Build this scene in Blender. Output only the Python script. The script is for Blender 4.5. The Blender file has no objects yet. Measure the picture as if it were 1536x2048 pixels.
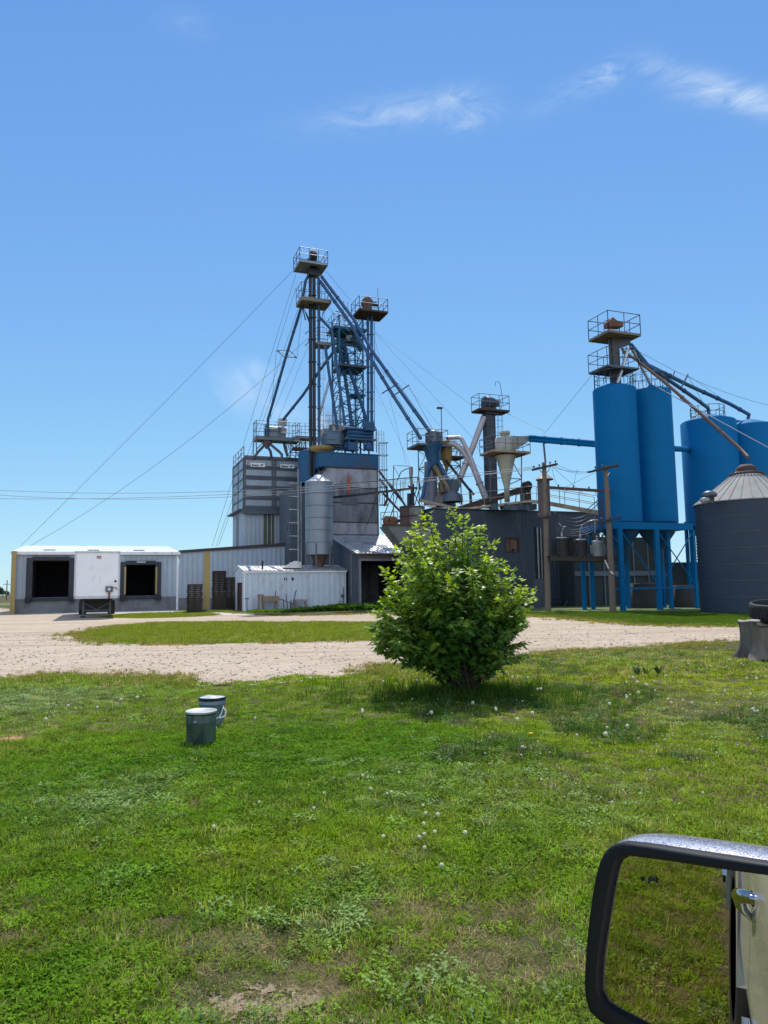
import bpy, math, random
from mathutils import Vector, Matrix, noise, Euler
R = math.radians
rnd = random.Random(7)
SC = bpy.context.scene
COL = SC.collection

# ---------------------------------------------------------------- camera
F = 1479.0
PITCH, ROLL = R(5.94), R(0.9)
CAM = Vector((0, 0, 1.5))
fw = Vector((0, math.cos(PITCH), math.sin(PITCH)))
u0 = Vector((0, -math.sin(PITCH), math.cos(PITCH)))
r0 = Vector((1, 0, 0))
RT = r0 * math.cos(ROLL) - u0 * math.sin(ROLL)
UP = u0 * math.cos(ROLL) + r0 * math.sin(ROLL)
cam = bpy.data.cameras.new('camera')
cam.sensor_fit = 'VERTICAL'; cam.sensor_height = 24
cam.lens = F / 2048 * 24
cam.clip_start = 0.05; cam.clip_end = 6000
camo = bpy.data.objects.new('camera', cam); COL.objects.link(camo)
camo.matrix_world = Matrix(((RT.x, UP.x, -fw.x, CAM.x), (RT.y, UP.y, -fw.y, CAM.y), (RT.z, UP.z, -fw.z, CAM.z), (0, 0, 0, 1)))
SC.camera = camo

def RAY(px, py):
    return (fw + RT * ((px - 768) / F) - UP * ((py - 1024) / F)).normalized()
def P(px, py, D):                      # surveyed point: where the sight line crosses the plane at distance D
    d = RAY(px, py); return CAM + d * (D / d.y)
def G(px, py, z=0.0):
    d = RAY(px, py); return CAM + d * ((z - CAM.z) / d.z)
def PX(p):
    d = p - CAM; k = d.dot(fw)
    return 768 + F * d.dot(RT) / k, 1024 - F * d.dot(UP) / k

YAW = R(21)
U = Vector((math.cos(YAW), math.sin(YAW), 0)); V = Vector((-math.sin(YAW), math.cos(YAW), 0)); Z = Vector((0, 0, 1))
def ulen(p, px, d=None):               # how far along d from p to reach picture column px
    d = d or U
    lo, hi = 0.0, 60.0
    up = PX(p + d * 0.5)[0] > PX(p)[0]
    for _ in range(50):
        m = (lo + hi) / 2
        if (PX(p + d * m)[0] < px) == up: lo = m
        else: hi = m
    return lo
def zat(p, py):                        # height of the point above p seen at row py
    lo, hi = -5.0, 60.0
    for _ in range(50):
        m = (lo + hi) / 2
        if PX(Vector((p.x, p.y, m)))[1] > py: lo = m
        else: hi = m
    return lo

# ---------------------------------------------------------------- materials
MATS = {}
def nd(nt, t, **kw):
    n = nt.nodes.new(t)
    for k, v in kw.items(): setattr(n, k, v)
    return n
def M(name, col, rough=.6, metal=0., var=.15, scale=1.5, bump=0., bscale=20, dirt=None, dirt_amt=.3, spec=.5, stretch=(1, 1, 1), dscale=1.2, wave=None):
    if name in MATS: return MATS[name]
    m = bpy.data.materials.new(name); m.use_nodes = True
    nt = m.node_tree; L = nt.links.new
    b = nt.nodes['Principled BSDF']
    b.inputs['Roughness'].default_value = rough; b.inputs['Metallic'].default_value = metal
    b.inputs['Specular IOR Level'].default_value = spec
    tc = nd(nt, 'ShaderNodeTexCoord'); mp = nd(nt, 'ShaderNodeMapping'); mp.inputs['Scale'].default_value = stretch
    L(tc.outputs['Object'], mp.inputs['Vector'])
    n1 = nd(nt, 'ShaderNodeTexNoise'); n1.inputs['Scale'].default_value = scale; n1.inputs['Detail'].default_value = 7; n1.inputs['Roughness'].default_value = .65
    L(mp.outputs[0], n1.inputs['Vector'])
    mr = nd(nt, 'ShaderNodeMapRange'); mr.inputs['From Min'].default_value = .3; mr.inputs['From Max'].default_value = .7
    mr.inputs['To Min'].default_value = 1 - var; mr.inputs['To Max'].default_value = 1 + var
    L(n1.outputs['Fac'], mr.inputs['Value'])
    vm = nd(nt, 'ShaderNodeVectorMath', operation='SCALE'); vm.inputs[0].default_value = col[:3]
    L(mr.outputs[0], vm.inputs['Scale'])
    src = vm.outputs[0]
    if dirt:
        n2 = nd(nt, 'ShaderNodeTexNoise'); n2.inputs['Scale'].default_value = dscale; n2.inputs['Detail'].default_value = 9; n2.inputs['Roughness'].default_value = .7
        mp2 = nd(nt, 'ShaderNodeMapping'); mp2.inputs['Scale'].default_value = (1, 1, .35); mp2.inputs['Location'].default_value = (3.1, 7.7, 1.3)
        L(tc.outputs['Object'], mp2.inputs['Vector']); L(mp2.outputs[0], n2.inputs['Vector'])
        r2 = nd(nt, 'ShaderNodeMapRange'); r2.inputs['From Min'].default_value = .62 - dirt_amt * .4; r2.inputs['From Max'].default_value = .78 - dirt_amt * .3
        L(n2.outputs['Fac'], r2.inputs['Value'])
        mx = nd(nt, 'ShaderNodeMix', data_type='RGBA'); L(r2.outputs[0], mx.inputs['Factor']); L(src, mx.inputs['A']); mx.inputs['B'].default_value = (*dirt[:3], 1)
        src = mx.outputs['Result']
    L(src, b.inputs['Base Color'])
    if bump:
        n3 = nd(nt, 'ShaderNodeTexNoise'); n3.inputs['Scale'].default_value = bscale; n3.inputs['Detail'].default_value = 5
        L(tc.outputs['Object'], n3.inputs['Vector'])
        bp = nd(nt, 'ShaderNodeBump'); bp.inputs['Strength'].default_value = bump; bp.inputs['Distance'].default_value = .03
        L(n3.outputs['Fac'], bp.inputs['Height']); L(bp.outputs[0], b.inputs['Normal'])
    MATS[name] = m
    return m
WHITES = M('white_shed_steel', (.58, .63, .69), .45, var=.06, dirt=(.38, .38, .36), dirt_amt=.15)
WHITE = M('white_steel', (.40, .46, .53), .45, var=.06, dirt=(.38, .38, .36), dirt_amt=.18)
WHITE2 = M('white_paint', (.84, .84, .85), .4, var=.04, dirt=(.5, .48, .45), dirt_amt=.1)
TIN = M('tin_roof', (.62, .62, .63), .38, .65, var=.15, dirt=(.3, .2, .14), dirt_amt=.3)
WROOF = M('white_roof', (.75, .74, .72), .35, .1, var=.08, dirt=(.35, .2, .13), dirt_amt=.12)
GALV = M('galvanised', (.36, .38, .4), .42, .55, var=.2, scale=2.5, dirt=(.2, .2, .2), dirt_amt=.25)
GALVD = M('galvanised_dull', (.27, .3, .33), .55, .4, var=.2, scale=1.2, dirt=(.12, .12, .12), dirt_amt=.3)
BINM = M('bin_steel', (.035, .05, .075), .5, .3, var=.12, scale=.8, stretch=(1, 1, 3))
CONEM = M('cone_steel', (.34, .33, .30), .8, .0, spec=.15, var=.1, dirt=(.3, .27, .22), dirt_amt=.3)
DARKM = M('dark_panel', (.045, .062, .085), .6, .1, var=.1, dirt=(.1, .1, .1), dirt_amt=.2)
SLATE = M('slate_steel', (.1, .12, .145), .55, .3, var=.15)
BLUE = M('blue_paint', (.0, .135, .325), .55, 0, var=.05, scale=.4, dirt=(.0, .12, .3), dirt_amt=.3, dscale=.4, spec=.12)
BLUED = M('blue_dark_paint', (.015, .075, .17), .5, .1, var=.2)
BLUEB = M('blue_tank_paint', (.003, .085, .19), .5, 0, var=.12, dirt=(.05, .07, .1), dirt_amt=.3)
BLACKS = M('black_steel', (.012, .013, .018), .4, .15, var=.2)
GREYS = M('grey_steel', (.11, .125, .15), .5, .5, var=.2, dirt=(.1, .07, .05), dirt_amt=.2)
CONC = M('concrete', (.2, .205, .21), .9, 0, var=.15, bump=.3, dirt=(.1, .1, .1), dirt_amt=.25)
RUST = M('rust', (.2, .085, .045), .85, 0, var=.3, dirt=(.09, .05, .04), dirt_amt=.4)
RUSTD = M('dark_rust', (.075, .045, .035), .8, .1, var=.3)
TAN = M('tan_steel', (.4, .3, .19), .6, .1, var=.15, dirt=(.22, .11, .06), dirt_amt=.35)
CREAM = M('cream_steel', (.42, .39, .31), .5, .1, var=.1, dirt=(.3, .16, .08), dirt_amt=.35)
PALE = M('pale_duct', (.42, .38, .38), .45, .3, var=.12, dirt=(.3, .2, .17), dirt_amt=.2)
YEL = M('yellow_paint', (.36, .26, .085), .55, 0, var=.12, dirt=(.35, .25, .12), dirt_amt=.25)
WOOD = M('pole_wood', (.17, .13, .1), .9, 0, var=.25, scale=4, stretch=(6, 6, .6), bump=.4)
WOODD = M('dark_wood', (.045, .034, .028), .9, 0, var=.3, scale=3, stretch=(4, 4, 1))
WOODL = M('light_wood', (.3, .21, .13), .9, 0, var=.25, scale=3, stretch=(2, 2, 6))
BROWN = M('brown_door', (.1, .04, .03), .6, 0, var=.15)
DARK = M('dark_interior', (.02, .022, .032), .9, 0, var=.3)
RUB = M('black_rubber', (.018, .018, .02), .75, 0, var=.25, dirt=(.05, .045, .04), dirt_amt=.2)
OXID = M('red_brown_trim', (.05, .035, .04), .6, 0, var=.2)
ORNG = M('orange_paint', (.5, .09, .03), .6, 0, var=.2, dirt=(.2, .05, .03), dirt_amt=.3)
WIRE = M('wire', (.05, .055, .065), .5, .3, var=0)
LWIRE = M('light_wire', (.3, .32, .35), .5, .3, var=0)
CERAM = M('ceramic', (.6, .62, .64), .25, 0, var=.05)

# ---------------------------------------------------------------- mesh builder
WL = {}
def norm(v): return v.normalized() if v.length > 1e-9 else Vector((0, 0, 1))
def basis(d):
    d = norm(d); a = Vector((0, 0, 1)) if abs(d.z) < .9 else Vector((1, 0, 0))
    x = norm(d.cross(a)); return x, norm(x.cross(d)) * -1
class MB:
    def __init__(s): s.v = []; s.f = []; s.sm = []
    def add(s, vs, fs, sm=False):
        o = len(s.v); s.v += [Vector(p) for p in vs]; s.f += [tuple(i + o for i in f) for f in fs]; s.sm += [sm] * len(fs); return s
    def obox(s, o, a, b, c):
        p = [o, o + a, o + a + b, o + b, o + c, o + a + c, o + a + b + c, o + b + c]
        fs = [(0, 3, 2, 1), (4, 5, 6, 7), (0, 1, 5, 4), (1, 2, 6, 5), (2, 3, 7, 6), (3, 0, 4, 7)]
        if a.cross(b).dot(c) < 0: fs = [f[::-1] for f in fs]
        return s.add(p, fs)
    def cbox(s, c, w, d, h, yaw=None, z0=True):   # footprint centred at c
        yaw = YAW if yaw is None else yaw
        a = Vector((math.cos(yaw), math.sin(yaw), 0)); b = Vector((-math.sin(yaw), math.cos(yaw), 0))
        o = Vector(c) - a * w / 2 - b * d / 2
        if not z0: o = o - Z * h / 2
        return s.obox(o, a * w, b * d, Z * h)
    def tube(s, p, q, r, r2=None, n=8, cap=True):
        p = Vector(p); q = Vector(q); r2 = r if r2 is None else r2
        x, y = basis(q - p); vs = []
        for c, rr in ((p, r), (q, r2)):
            for i in range(n):
                a = 2 * math.pi * i / n; vs.append(c + x * math.cos(a) * rr + y * math.sin(a) * rr)
        fs = [(i, (i + 1) % n, n + (i + 1) % n, n + i) for i in range(n)]
        s.add(vs, fs, True)
        if cap: s.add(vs[:n], [tuple(range(n))[::-1]]); s.add(vs[n:], [tuple(range(n))])
        return s
    def path(s, pts, r, n=8, cap=True):
        pts = [Vector(p) for p in pts]; k = len(pts)
        rs = r if isinstance(r, (list, tuple)) else [r] * k
        x = None; rings = []
        for i, p in enumerate(pts):
            t = norm((pts[min(i + 1, k - 1)] - pts[max(i - 1, 0)]))
            if x is None: x, _ = basis(t)
            x = norm(x - t * x.dot(t)); y = t.cross(x)
            rings.append([p + x * math.cos(2 * math.pi * j / n) * rs[i] + y * math.sin(2 * math.pi * j / n) * rs[i] for j in range(n)])
        vs = [v for r_ in rings for v in r_]
        fs = [(i * n + j, i * n + (j + 1) % n, (i + 1) * n + (j + 1) % n, (i + 1) * n + j) for i in range(k - 1) for j in range(n)]
        s.add(vs, fs, True)
        if cap: s.add(rings[0], [tuple(range(n))[::-1]]); s.add(rings[-1], [tuple(range(n))])
        return s
    def bar(s, p, q, w, h=None, up=Z):
        p = Vector(p); q = Vector(q); h = h or w; d = q - p
        x = d.cross(up); x = norm(x) if x.length > 1e-5 else U.copy(); y = norm(x.cross(d))
        return s.obox(p - x * w / 2 - y * h / 2, x * w, y * h, d)
    def lathe(s, c, prof, n=32, sm=True, ax=None, a0=0, a1=2 * math.pi):
        c = Vector(c); ax = norm(Vector(ax)) if ax else Z
        x, y = (Vector((1, 0, 0)), Vector((0, 1, 0))) if ax == Z else basis(ax)
        full = abs(a1 - a0 - 2 * math.pi) < 1e-6; m = n if full else n + 1
        vs = []
        for r, z in prof:
            for i in range(m):
                a = a0 + (a1 - a0) * i / n; vs.append(c + (x * math.cos(a) + y * math.sin(a)) * r + ax * z)
        fs = []
        for k in range(len(prof) - 1):
            for i in range(n):
                j = (i + 1) % m
                fs.append((k * m + i, k * m + j, (k + 1) * m + j, (k + 1) * m + i))
        return s.add(vs, fs, sm)
    def ball(s, c, r, n=10, k=6, sz=1.):
        pr = [(max(1e-4, r * math.sin(math.pi * i / k)), -r * sz * math.cos(math.pi * i / k)) for i in range(k + 1)]
        return s.lathe(c, pr, n)
    def quad(s, a, b, c, d): return s.add([a, b, c, d], [(0, 1, 2, 3)])
    def prism(s, pts, ext):               # polygon extruded by vector
        n = len(pts); pts = [Vector(p) for p in pts]; ext = Vector(ext)
        vs = pts + [p + ext for p in pts]
        nn = Vector((0, 0, 0))
        for i in range(n): nn += (pts[i] - pts[0]).cross(pts[(i + 1) % n] - pts[0])
        fs = [tuple(range(n)), tuple(range(n, 2 * n))[::-1]] + [((i + 1) % n, i, n + i, n + (i + 1) % n) for i in range(n)]
        if nn.dot(ext) > 0: fs = [f[::-1] for f in fs]
        return s.add(vs, fs)
    def build(s, name, mat, parent=None, loc=None, **tags):
        me = bpy.data.meshes.new(name)
        base = Vector(WL[parent.name]) if parent else (Vector(loc) if loc is not None else Vector((0, 0, 0)))
        me.from_pydata([tuple(v - base) for v in s.v], [], s.f)
        me.polygons.foreach_set('use_smooth', s.sm)
        me.materials.append(mat); me.validate(); me.update()
        o = bpy.data.objects.new(name, me); COL.objects.link(o)
        if parent: o.parent = parent
        else: o.location = base
        WL[o.name] = base
        for k, v in tags.items(): o[k] = v
        return o

def thing(name, label, cat, loc, group=None, rz=0):
    o = bpy.data.objects.new(name, None); COL.objects.link(o)
    o.location = loc; o.rotation_euler = (0, 0, rz); o.empty_display_size = .3
    o['label'] = label; o['category'] = cat
    if group: o['group'] = group
    WL[o.name] = Vector(loc)
    return o
def tag(o, label, cat, group=None):
    o['label'] = label; o['category'] = cat
    if group: o['group'] = group
    return o
def dup(root, loc, rz=None, label=None, scale=None):
    def cp(o, par):
        c = o.copy(); COL.objects.link(c); c.parent = par
        for ch in list(o.children): cp(ch, c)
        return c
    c = cp(root, None); c.location = loc
    if rz is not None: c.rotation_euler = (0, 0, rz)
    if label: c['label'] = label
    if scale: c.scale = (scale,) * 3
    WL[c.name] = Vector(loc)
    return c

def ribbed(mb, o, u, length, h, openings=(), pitch=.3, rib=.035, rw=.05, top=None, out=None):
    """profiled steel wall: u direction, z up, openings (u0,u1,z0,z1); top(u)->height"""
    out = out if out is not None else Vector((u.y, -u.x, 0))
    xs = {0.0, length}
    k = pitch / 2
    ribs = []
    while k < length - rw * 2:
        ribs.append(k); k += pitch
    prof = [(0., 0.)]
    for c in ribs: prof += [(c - rw, 0.), (c - rw * .62, rib), (c + rw * .62, rib), (c + rw, 0.)]
    prof.append((length, 0.))
    # insert opening edges
    def dep(x):
        for i in range(len(prof) - 1):
            if prof[i][0] <= x <= prof[i + 1][0]:
                t = (x - prof[i][0]) / max(1e-6, prof[i + 1][0] - prof[i][0]); return prof[i][1] * (1 - t) + prof[i + 1][1] * t
        return 0.
    xs = sorted(set([round(p[0], 4) for p in prof] + [round(x, 4) for op in openings for x in op[:2]]))
    for i in range(len(xs) - 1):
        a, b = xs[i], xs[i + 1]; m = (a + b) / 2
        ta = top(a) if top else h; tb = top(b) if top else h
        spans = [(0., None)]
        for (x0, x1, z0, z1) in openings:
            if x0 <= m <= x1:
                spans = [(0., z0), (z1, None)] if z0 > .001 else [(z1, None)]
        for z0, z1 in spans:
            A = o + u * a + out * dep(a); B = o + u * b + out * dep(b)
            mb.add([A + Z * z0, B + Z * z0, B + Z * (z1 if z1 is not None else tb), A + Z * (z1 if z1 is not None else ta)], [(0, 1, 2, 3)])
    return mb

def rail(mb, pts, h=1.05, r=.022, mid=2, step=1.2, closed=True):
    n = len(pts)
    for i in range(n if closed else n - 1):
        a, b = pts[i], pts[(i + 1) % n]
        for k in range(1, mid + 1): mb.tube(a + Z * h * k / mid, b + Z * h * k / mid, r, n=5, cap=False)
        c = max(1, round((b - a).length / step))
        for k in range(c + 1): p = a.lerp(b, k / c); mb.tube(p, p + Z * h, r, n=5, cap=False)
def deckpts(c, w, d, yaw=None):
    yaw = YAW if yaw is None else yaw
    a = Vector((math.cos(yaw), math.sin(yaw), 0)) * w / 2; b = Vector((-math.sin(yaw), math.cos(yaw), 0)) * d / 2
    return [c - a - b, c + a - b, c + a + b, c - a + b]
def platform(par, c, w, d, matd=None, matr=None, h=1.05, th=.16, grating=True, closed=True, braces=False, yaw=None, rr=.025, beams=4, beammat=None):
    """steel deck seen from below: frame channels, cross beams, plate; and its railing"""
    c = Vector(c); matd = matd or GALVD; matr = matr or GREYS
    p = deckpts(c, w, d, yaw); m = MB()
    for i in range(4): m.bar(p[i] - Z * th / 2, p[(i + 1) % 4] - Z * th / 2, .06, th)
    m.obox(p[0] + Z * .002, (p[1] - p[0]), (p[3] - p[0]), Z * .02)
    for k in range(1, beams + 1):
        t = k / (beams + 1); m.bar(p[0].lerp(p[3], t) - Z * th * .5, p[1].lerp(p[2], t) - Z * th * .5, .05, th * .8)
    m.build('deck', matd, par)
    r = MB(); q = [x + Z * .02 for x in p]; rail(r, q if closed else q, h, rr, closed=closed, step=1.0)
    r.build('railing', matr, par)
    return p
def ladder(mb, p, q, w=.4, d=U, r=.02, step=.3):
    for s in (-1, 1): mb.tube(p + d * s * w / 2, q + d * s * w / 2, r, n=5, cap=False)
    n = int((q - p).length / step)
    for k in range(1, n): c = p.lerp(q, k / n); mb.tube(c - d * w / 2, c + d * w / 2, r * .7, n=4, cap=False)
def cage(mb, p, q, r=.36, out=None, step=1.1):
    out = out or -V; n = max(2, int((q - p).length / step)); sd = Z.cross(out)
    for k in range(n + 1):
        c = p.lerp(q, k / n)
        pts = [c + sd * math.cos(a) * r + out * (math.sin(a) * r * 1.6) for a in [math.pi * j / 8 for j in range(9)]]
        mb.path(pts, .015, 4, cap=False)
    for a in (0.25, .5, .75):
        o = sd * math.cos(math.pi * a) * r + out * math.sin(math.pi * a) * r * 1.6; mb.tube(p + o, q + o, .012, n=4, cap=False)
def sag(p, q, s, n=14): return [p.lerp(q, i / n) - Z * s * 4 * (i / n) * (1 - i / n) for i in range(n + 1)]
def lattice(mb, c, w, z0, z1, bay=2.0, r=.06, rb=.025):
    p = deckpts(Vector((c.x, c.y, 0)), w, w)
    for q in p: mb.tube(q + Z * z0, q + Z * z1, r, n=6, cap=False)
    n = max(1, round((z1 - z0) / bay))
    for k in range(n):
        a = z0 + (z1 - z0) * k / n; b = z0 + (z1 - z0) * (k + 1) / n
        for i in range(4):
            A, B = p[i], p[(i + 1) % 4]
            mb.tube(A + Z * a, B + Z * b, rb, n=4, cap=False); mb.tube(B + Z * a, A + Z * b, rb, n=4, cap=False); mb.tube(A + Z * b, B + Z * b, rb * 1.2, n=4, cap=False)
# ================================================================ LIGHT AND SKY
SUN_EL, SUN_AZ = R(58), R(3)       # azimuth measured from +Y towards +X
w = bpy.data.worlds.new('World'); SC.world = w; w.use_nodes = True
nt = w.node_tree; L = nt.links.new
bg = nt.nodes['Background']
sky = nd(nt, 'ShaderNodeTexSky', sky_type='NISHITA'); sky.sun_disc = False
sky.sun_elevation = SUN_EL; sky.sun_rotation = SUN_AZ
sky.altitude = 300; sky.air_density = 1.0; sky.dust_density = .0; sky.ozone_density = 2.0
STR = .12
def vmath(op, a, b):
    n = nd(nt, 'ShaderNodeVectorMath', operation=op)
    for i, v in enumerate((a, b)):
        if isinstance(v, tuple): n.inputs[i].default_value = v
        else: L(v, n.inputs[i])
    return n.outputs[0]
# film-like shoulder on the sky's brightness, so that it does not burn out towards the horizon
sx = vmath('MULTIPLY', sky.outputs[0], (.135, .135, .135))
num = vmath('MULTIPLY', sx, (.88 / STR, 1.335 / STR, 3.0 / STR)); den = vmath('ADD', vmath('MULTIPLY', sx, (.678, .776, 2.19)), (1., 1., 1.))
skyc = vmath('DIVIDE', num, den)
geo = nd(nt, 'ShaderNodeTexCoord')
def dirv(px, py): return RAY(px, py)
def blob(c, ax, la, lb, amp):
    x = norm(ax - c * ax.dot(c)); y = c.cross(x)
    out = []
    for v, l in ((x, la), (y, lb)):
        s = nd(nt, 'ShaderNodeVectorMath', operation='SUBTRACT'); L(geo.outputs['Generated'], s.inputs[0]); s.inputs[1].default_value = c
        d = nd(nt, 'ShaderNodeVectorMath', operation='DOT_PRODUCT'); L(s.outputs[0], d.inputs[0]); d.inputs[1].default_value = v / l
        p = nd(nt, 'ShaderNodeMath', operation='MULTIPLY'); L(d.outputs['Value'], p.inputs[0]); L(d.outputs['Value'], p.inputs[1]); out.append(p)
    a = nd(nt, 'ShaderNodeMath', operation='ADD'); L(out[0].outputs[0], a.inputs[0]); L(out[1].outputs[0], a.inputs[1])
    n = nd(nt, 'ShaderNodeMath', operation='MULTIPLY'); L(a.outputs[0], n.inputs[0]); n.inputs[1].default_value = -1
    e = nd(nt, 'ShaderNodeMath', operation='EXPONENT'); L(n.outputs[0], e.inputs[0])
    g = nd(nt, 'ShaderNodeMath', operation='MULTIPLY'); L(e.outputs[0], g.inputs[0]); g.inputs[1].default_value = amp
    return g.outputs[0]
wisps = [((640, 248), (920, 205), .6), ((820, 228), (935, 185), .7), ((900, 248), (990, 228), .75), ((1080, 215), (1245, 130), .62), ((1195, 165), (1240, 128), .8),
         ((1270, 125), (1420, 165), .6), ((1370, 185), (1536, 190), .8), ((1430, 180), (1600, 230), .75), ((330, 40), (420, 55), .25)]
tot = None
for (x0, y0), (x1, y1), amp in wisps:
    a, b = dirv(x0, y0), dirv(x1, y1); c = norm(a + b); l = (b - a).length
    o = blob(c, b - a, l * .52, max(.012, l * .1), amp)
    if tot is None: tot = o
    else:
        s = nd(nt, 'ShaderNodeMath', operation='ADD'); L(tot, s.inputs[0]); L(o, s.inputs[1]); tot = s.outputs[0]
tm = nd(nt, 'ShaderNodeMath', operation='MULTIPLY'); L(tot, tm.inputs[0]); tm.inputs[1].default_value = .8; tot = tm.outputs[0]
mp = nd(nt, 'ShaderNodeMapping'); mp.inputs['Scale'].default_value = (10, 10, 34); mp.inputs['Rotation'].default_value = (0, R(-18), 0)
L(geo.outputs['Generated'], mp.inputs['Vector'])
nz = nd(nt, 'ShaderNodeTexNoise'); nz.inputs['Scale'].default_value = 1.3; nz.inputs['Detail'].default_value = 10; nz.inputs['Roughness'].default_value = .68; nz.inputs['Distortion'].default_value = 1.2
L(mp.outputs[0], nz.inputs['Vector'])
r = nd(nt, 'ShaderNodeMapRange'); r.inputs['From Min'].default_value = .34; r.inputs['From Max'].default_value = .72
L(nz.outputs['Fac'], r.inputs['Value'])
ml = nd(nt, 'ShaderNodeMath', operation='MULTIPLY'); ml.use_clamp = True; L(tot, ml.inputs[0]); L(r.outputs[0], ml.inputs[1])
mx = nd(nt, 'ShaderNodeMix', data_type='RGBA'); L(ml.outputs[0], mx.inputs['Factor']); L(skyc, mx.inputs['A']); mx.inputs['B'].default_value = (.68 / STR, .82 / STR, .98 / STR, 1)
# unseen bright cloud added to the sky behind the camera to fill shaded fronts
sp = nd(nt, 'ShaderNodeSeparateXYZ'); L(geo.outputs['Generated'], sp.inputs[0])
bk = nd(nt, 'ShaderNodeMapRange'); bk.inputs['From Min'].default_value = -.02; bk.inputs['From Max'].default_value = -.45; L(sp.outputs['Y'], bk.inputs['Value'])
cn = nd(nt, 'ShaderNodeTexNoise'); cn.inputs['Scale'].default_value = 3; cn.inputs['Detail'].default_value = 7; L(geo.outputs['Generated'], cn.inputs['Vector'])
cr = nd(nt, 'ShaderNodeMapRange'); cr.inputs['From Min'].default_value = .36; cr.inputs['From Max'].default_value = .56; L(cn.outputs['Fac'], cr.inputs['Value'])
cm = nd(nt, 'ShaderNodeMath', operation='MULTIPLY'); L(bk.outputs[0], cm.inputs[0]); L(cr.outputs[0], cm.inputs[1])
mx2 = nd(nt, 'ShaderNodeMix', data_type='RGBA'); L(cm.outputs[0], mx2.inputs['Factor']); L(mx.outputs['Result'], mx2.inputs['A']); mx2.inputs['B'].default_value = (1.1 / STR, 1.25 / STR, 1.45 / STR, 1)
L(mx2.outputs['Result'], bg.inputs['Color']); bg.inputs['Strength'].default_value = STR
SUNV = Vector((math.sin(SUN_AZ) * math.cos(SUN_EL), math.cos(SUN_AZ) * math.cos(SUN_EL), math.sin(SUN_EL)))
sl = bpy.data.lights.new('sun', 'SUN'); sl.energy = 4.6; sl.angle = R(.53); sl.color = (1, .95, .88)
so = bpy.data.objects.new('sun', sl); COL.objects.link(so); so.rotation_euler = SUNV.to_track_quat('Z', 'Y').to_euler()
SC.view_settings.view_transform = 'Standard'; SC.view_settings.look = 'None'; SC.view_settings.exposure = 0; SC.view_settings.gamma = 1
SC.cycles.use_denoising = True
SC.cycles.max_bounces = 8; SC.cycles.transparent_max_bounces = 16; SC.cycles.volume_bounces = 1
SC.cycles.sample_clamp_indirect = 6

# ================================================================ GROUND SHEETS
def ramp_noise(nt, vec, scale, detail, lo, hi, rough=.6, dist=0):
    n = nd(nt, 'ShaderNodeTexNoise'); n.inputs['Scale'].default_value = scale; n.inputs['Detail'].default_value = detail; n.inputs['Roughness'].default_value = rough; n.inputs['Distortion'].default_value = dist
    nt.links.new(vec, n.inputs['Vector'])
    m = nd(nt, 'ShaderNodeMapRange'); m.inputs['From Min'].default_value = lo; m.inputs['From Max'].default_value = hi; nt.links.new(n.outputs['Fac'], m.inputs['Value'])
    return m.outputs[0]
def mixc(nt, f, a, b):
    m = nd(nt, 'ShaderNodeMix', data_type='RGBA'); nt.links.new(f, m.inputs['Factor'])
    for s, v in (('A', a), ('B', b)):
        if isinstance(v, tuple): m.inputs[s].default_value = (*v[:3], 1)
        else: nt.links.new(v, m.inputs[s])
    return m.outputs['Result']
def ground_mat(name, cols, edge=False, bumpd=.02, streak=None, es=1.6):
    m = bpy.data.materials.new(name); m.use_nodes = True; nt = m.node_tree; L = nt.links.new
    b = nt.nodes['Principled BSDF']; b.inputs['Roughness'].default_value = .95; b.inputs['Specular IOR Level'].default_value = .15
    tc = nd(nt, 'ShaderNodeTexCoord'); v = tc.outputs['Object']
    c = mixc(nt, ramp_noise(nt, v, .35, 8, .35, .65), cols[0], cols[1])
    c = mixc(nt, ramp_noise(nt, v, 2.3, 8, .45, .7), c, cols[2])
    c = mixc(nt, ramp_noise(nt, v, 9, 9, .5, .66, .8), c, cols[3]); c = mixc(nt, ramp_noise(nt, v, 22, 6, .56, .7, .8), c, cols[2])
    if streak:
        mp = nd(nt, 'ShaderNodeMapping'); mp.inputs['Scale'].default_value = (.05, .9, 1); mp.inputs['Rotation'].default_value = (0, 0, R(-6)); L(v, mp.inputs['Vector'])
        c = mixc(nt, ramp_noise(nt, mp.outputs[0], 1.2, 7, .48, .68, .6, .3), c, streak)
    L(c, b.inputs['Base Color'])
    n = nd(nt, 'ShaderNodeTexNoise'); n.inputs['Scale'].default_value = 45; n.inputs['Detail'].default_value = 6; L(v, n.inputs['Vector'])
    bp = nd(nt, 'ShaderNodeBump'); bp.inputs['Strength'].default_value = .6; bp.inputs['Distance'].default_value = bumpd; L(n.outputs['Fac'], bp.inputs['Height']); L(bp.outputs[0], b.inputs['Normal'])
    if edge:
        at = nd(nt, 'ShaderNodeAttribute', attribute_name='edge')
        e = ramp_noise(nt, v, es, 10, .3, .7, .8)
        cmp = nd(nt, 'ShaderNodeMath', operation='GREATER_THAN'); L(at.outputs['Fac'], cmp.inputs[0]); L(e, cmp.inputs[1])
        tr = nd(nt, 'ShaderNodeBsdfTransparent'); ms = nd(nt, 'ShaderNodeMixShader'); L(cmp.outputs[0], ms.inputs[0]); L(tr.outputs[0], ms.inputs[1]); L(b.outputs[0], ms.inputs[2])
        L(ms.outputs[0], nt.nodes['Material Output'].inputs['Surface'])
    return m
SOIL = ground_mat('turf_soil', ((.06, .07, .02), (.09, .08, .035), (.15, .115, .06), (.03, .035, .012)))
GRAV = ground_mat('gravel', ((.45, .35, .25), (.54, .44, .325), (.38, .295, .205), (.67, .57, .43)), True, .04, (.36, .27, .19))
PALEG = ground_mat('pale_gravel', ((.62, .58, .52), (.55, .5, .44), (.5, .43, .37), (.72, .68, .62)), True)
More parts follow.
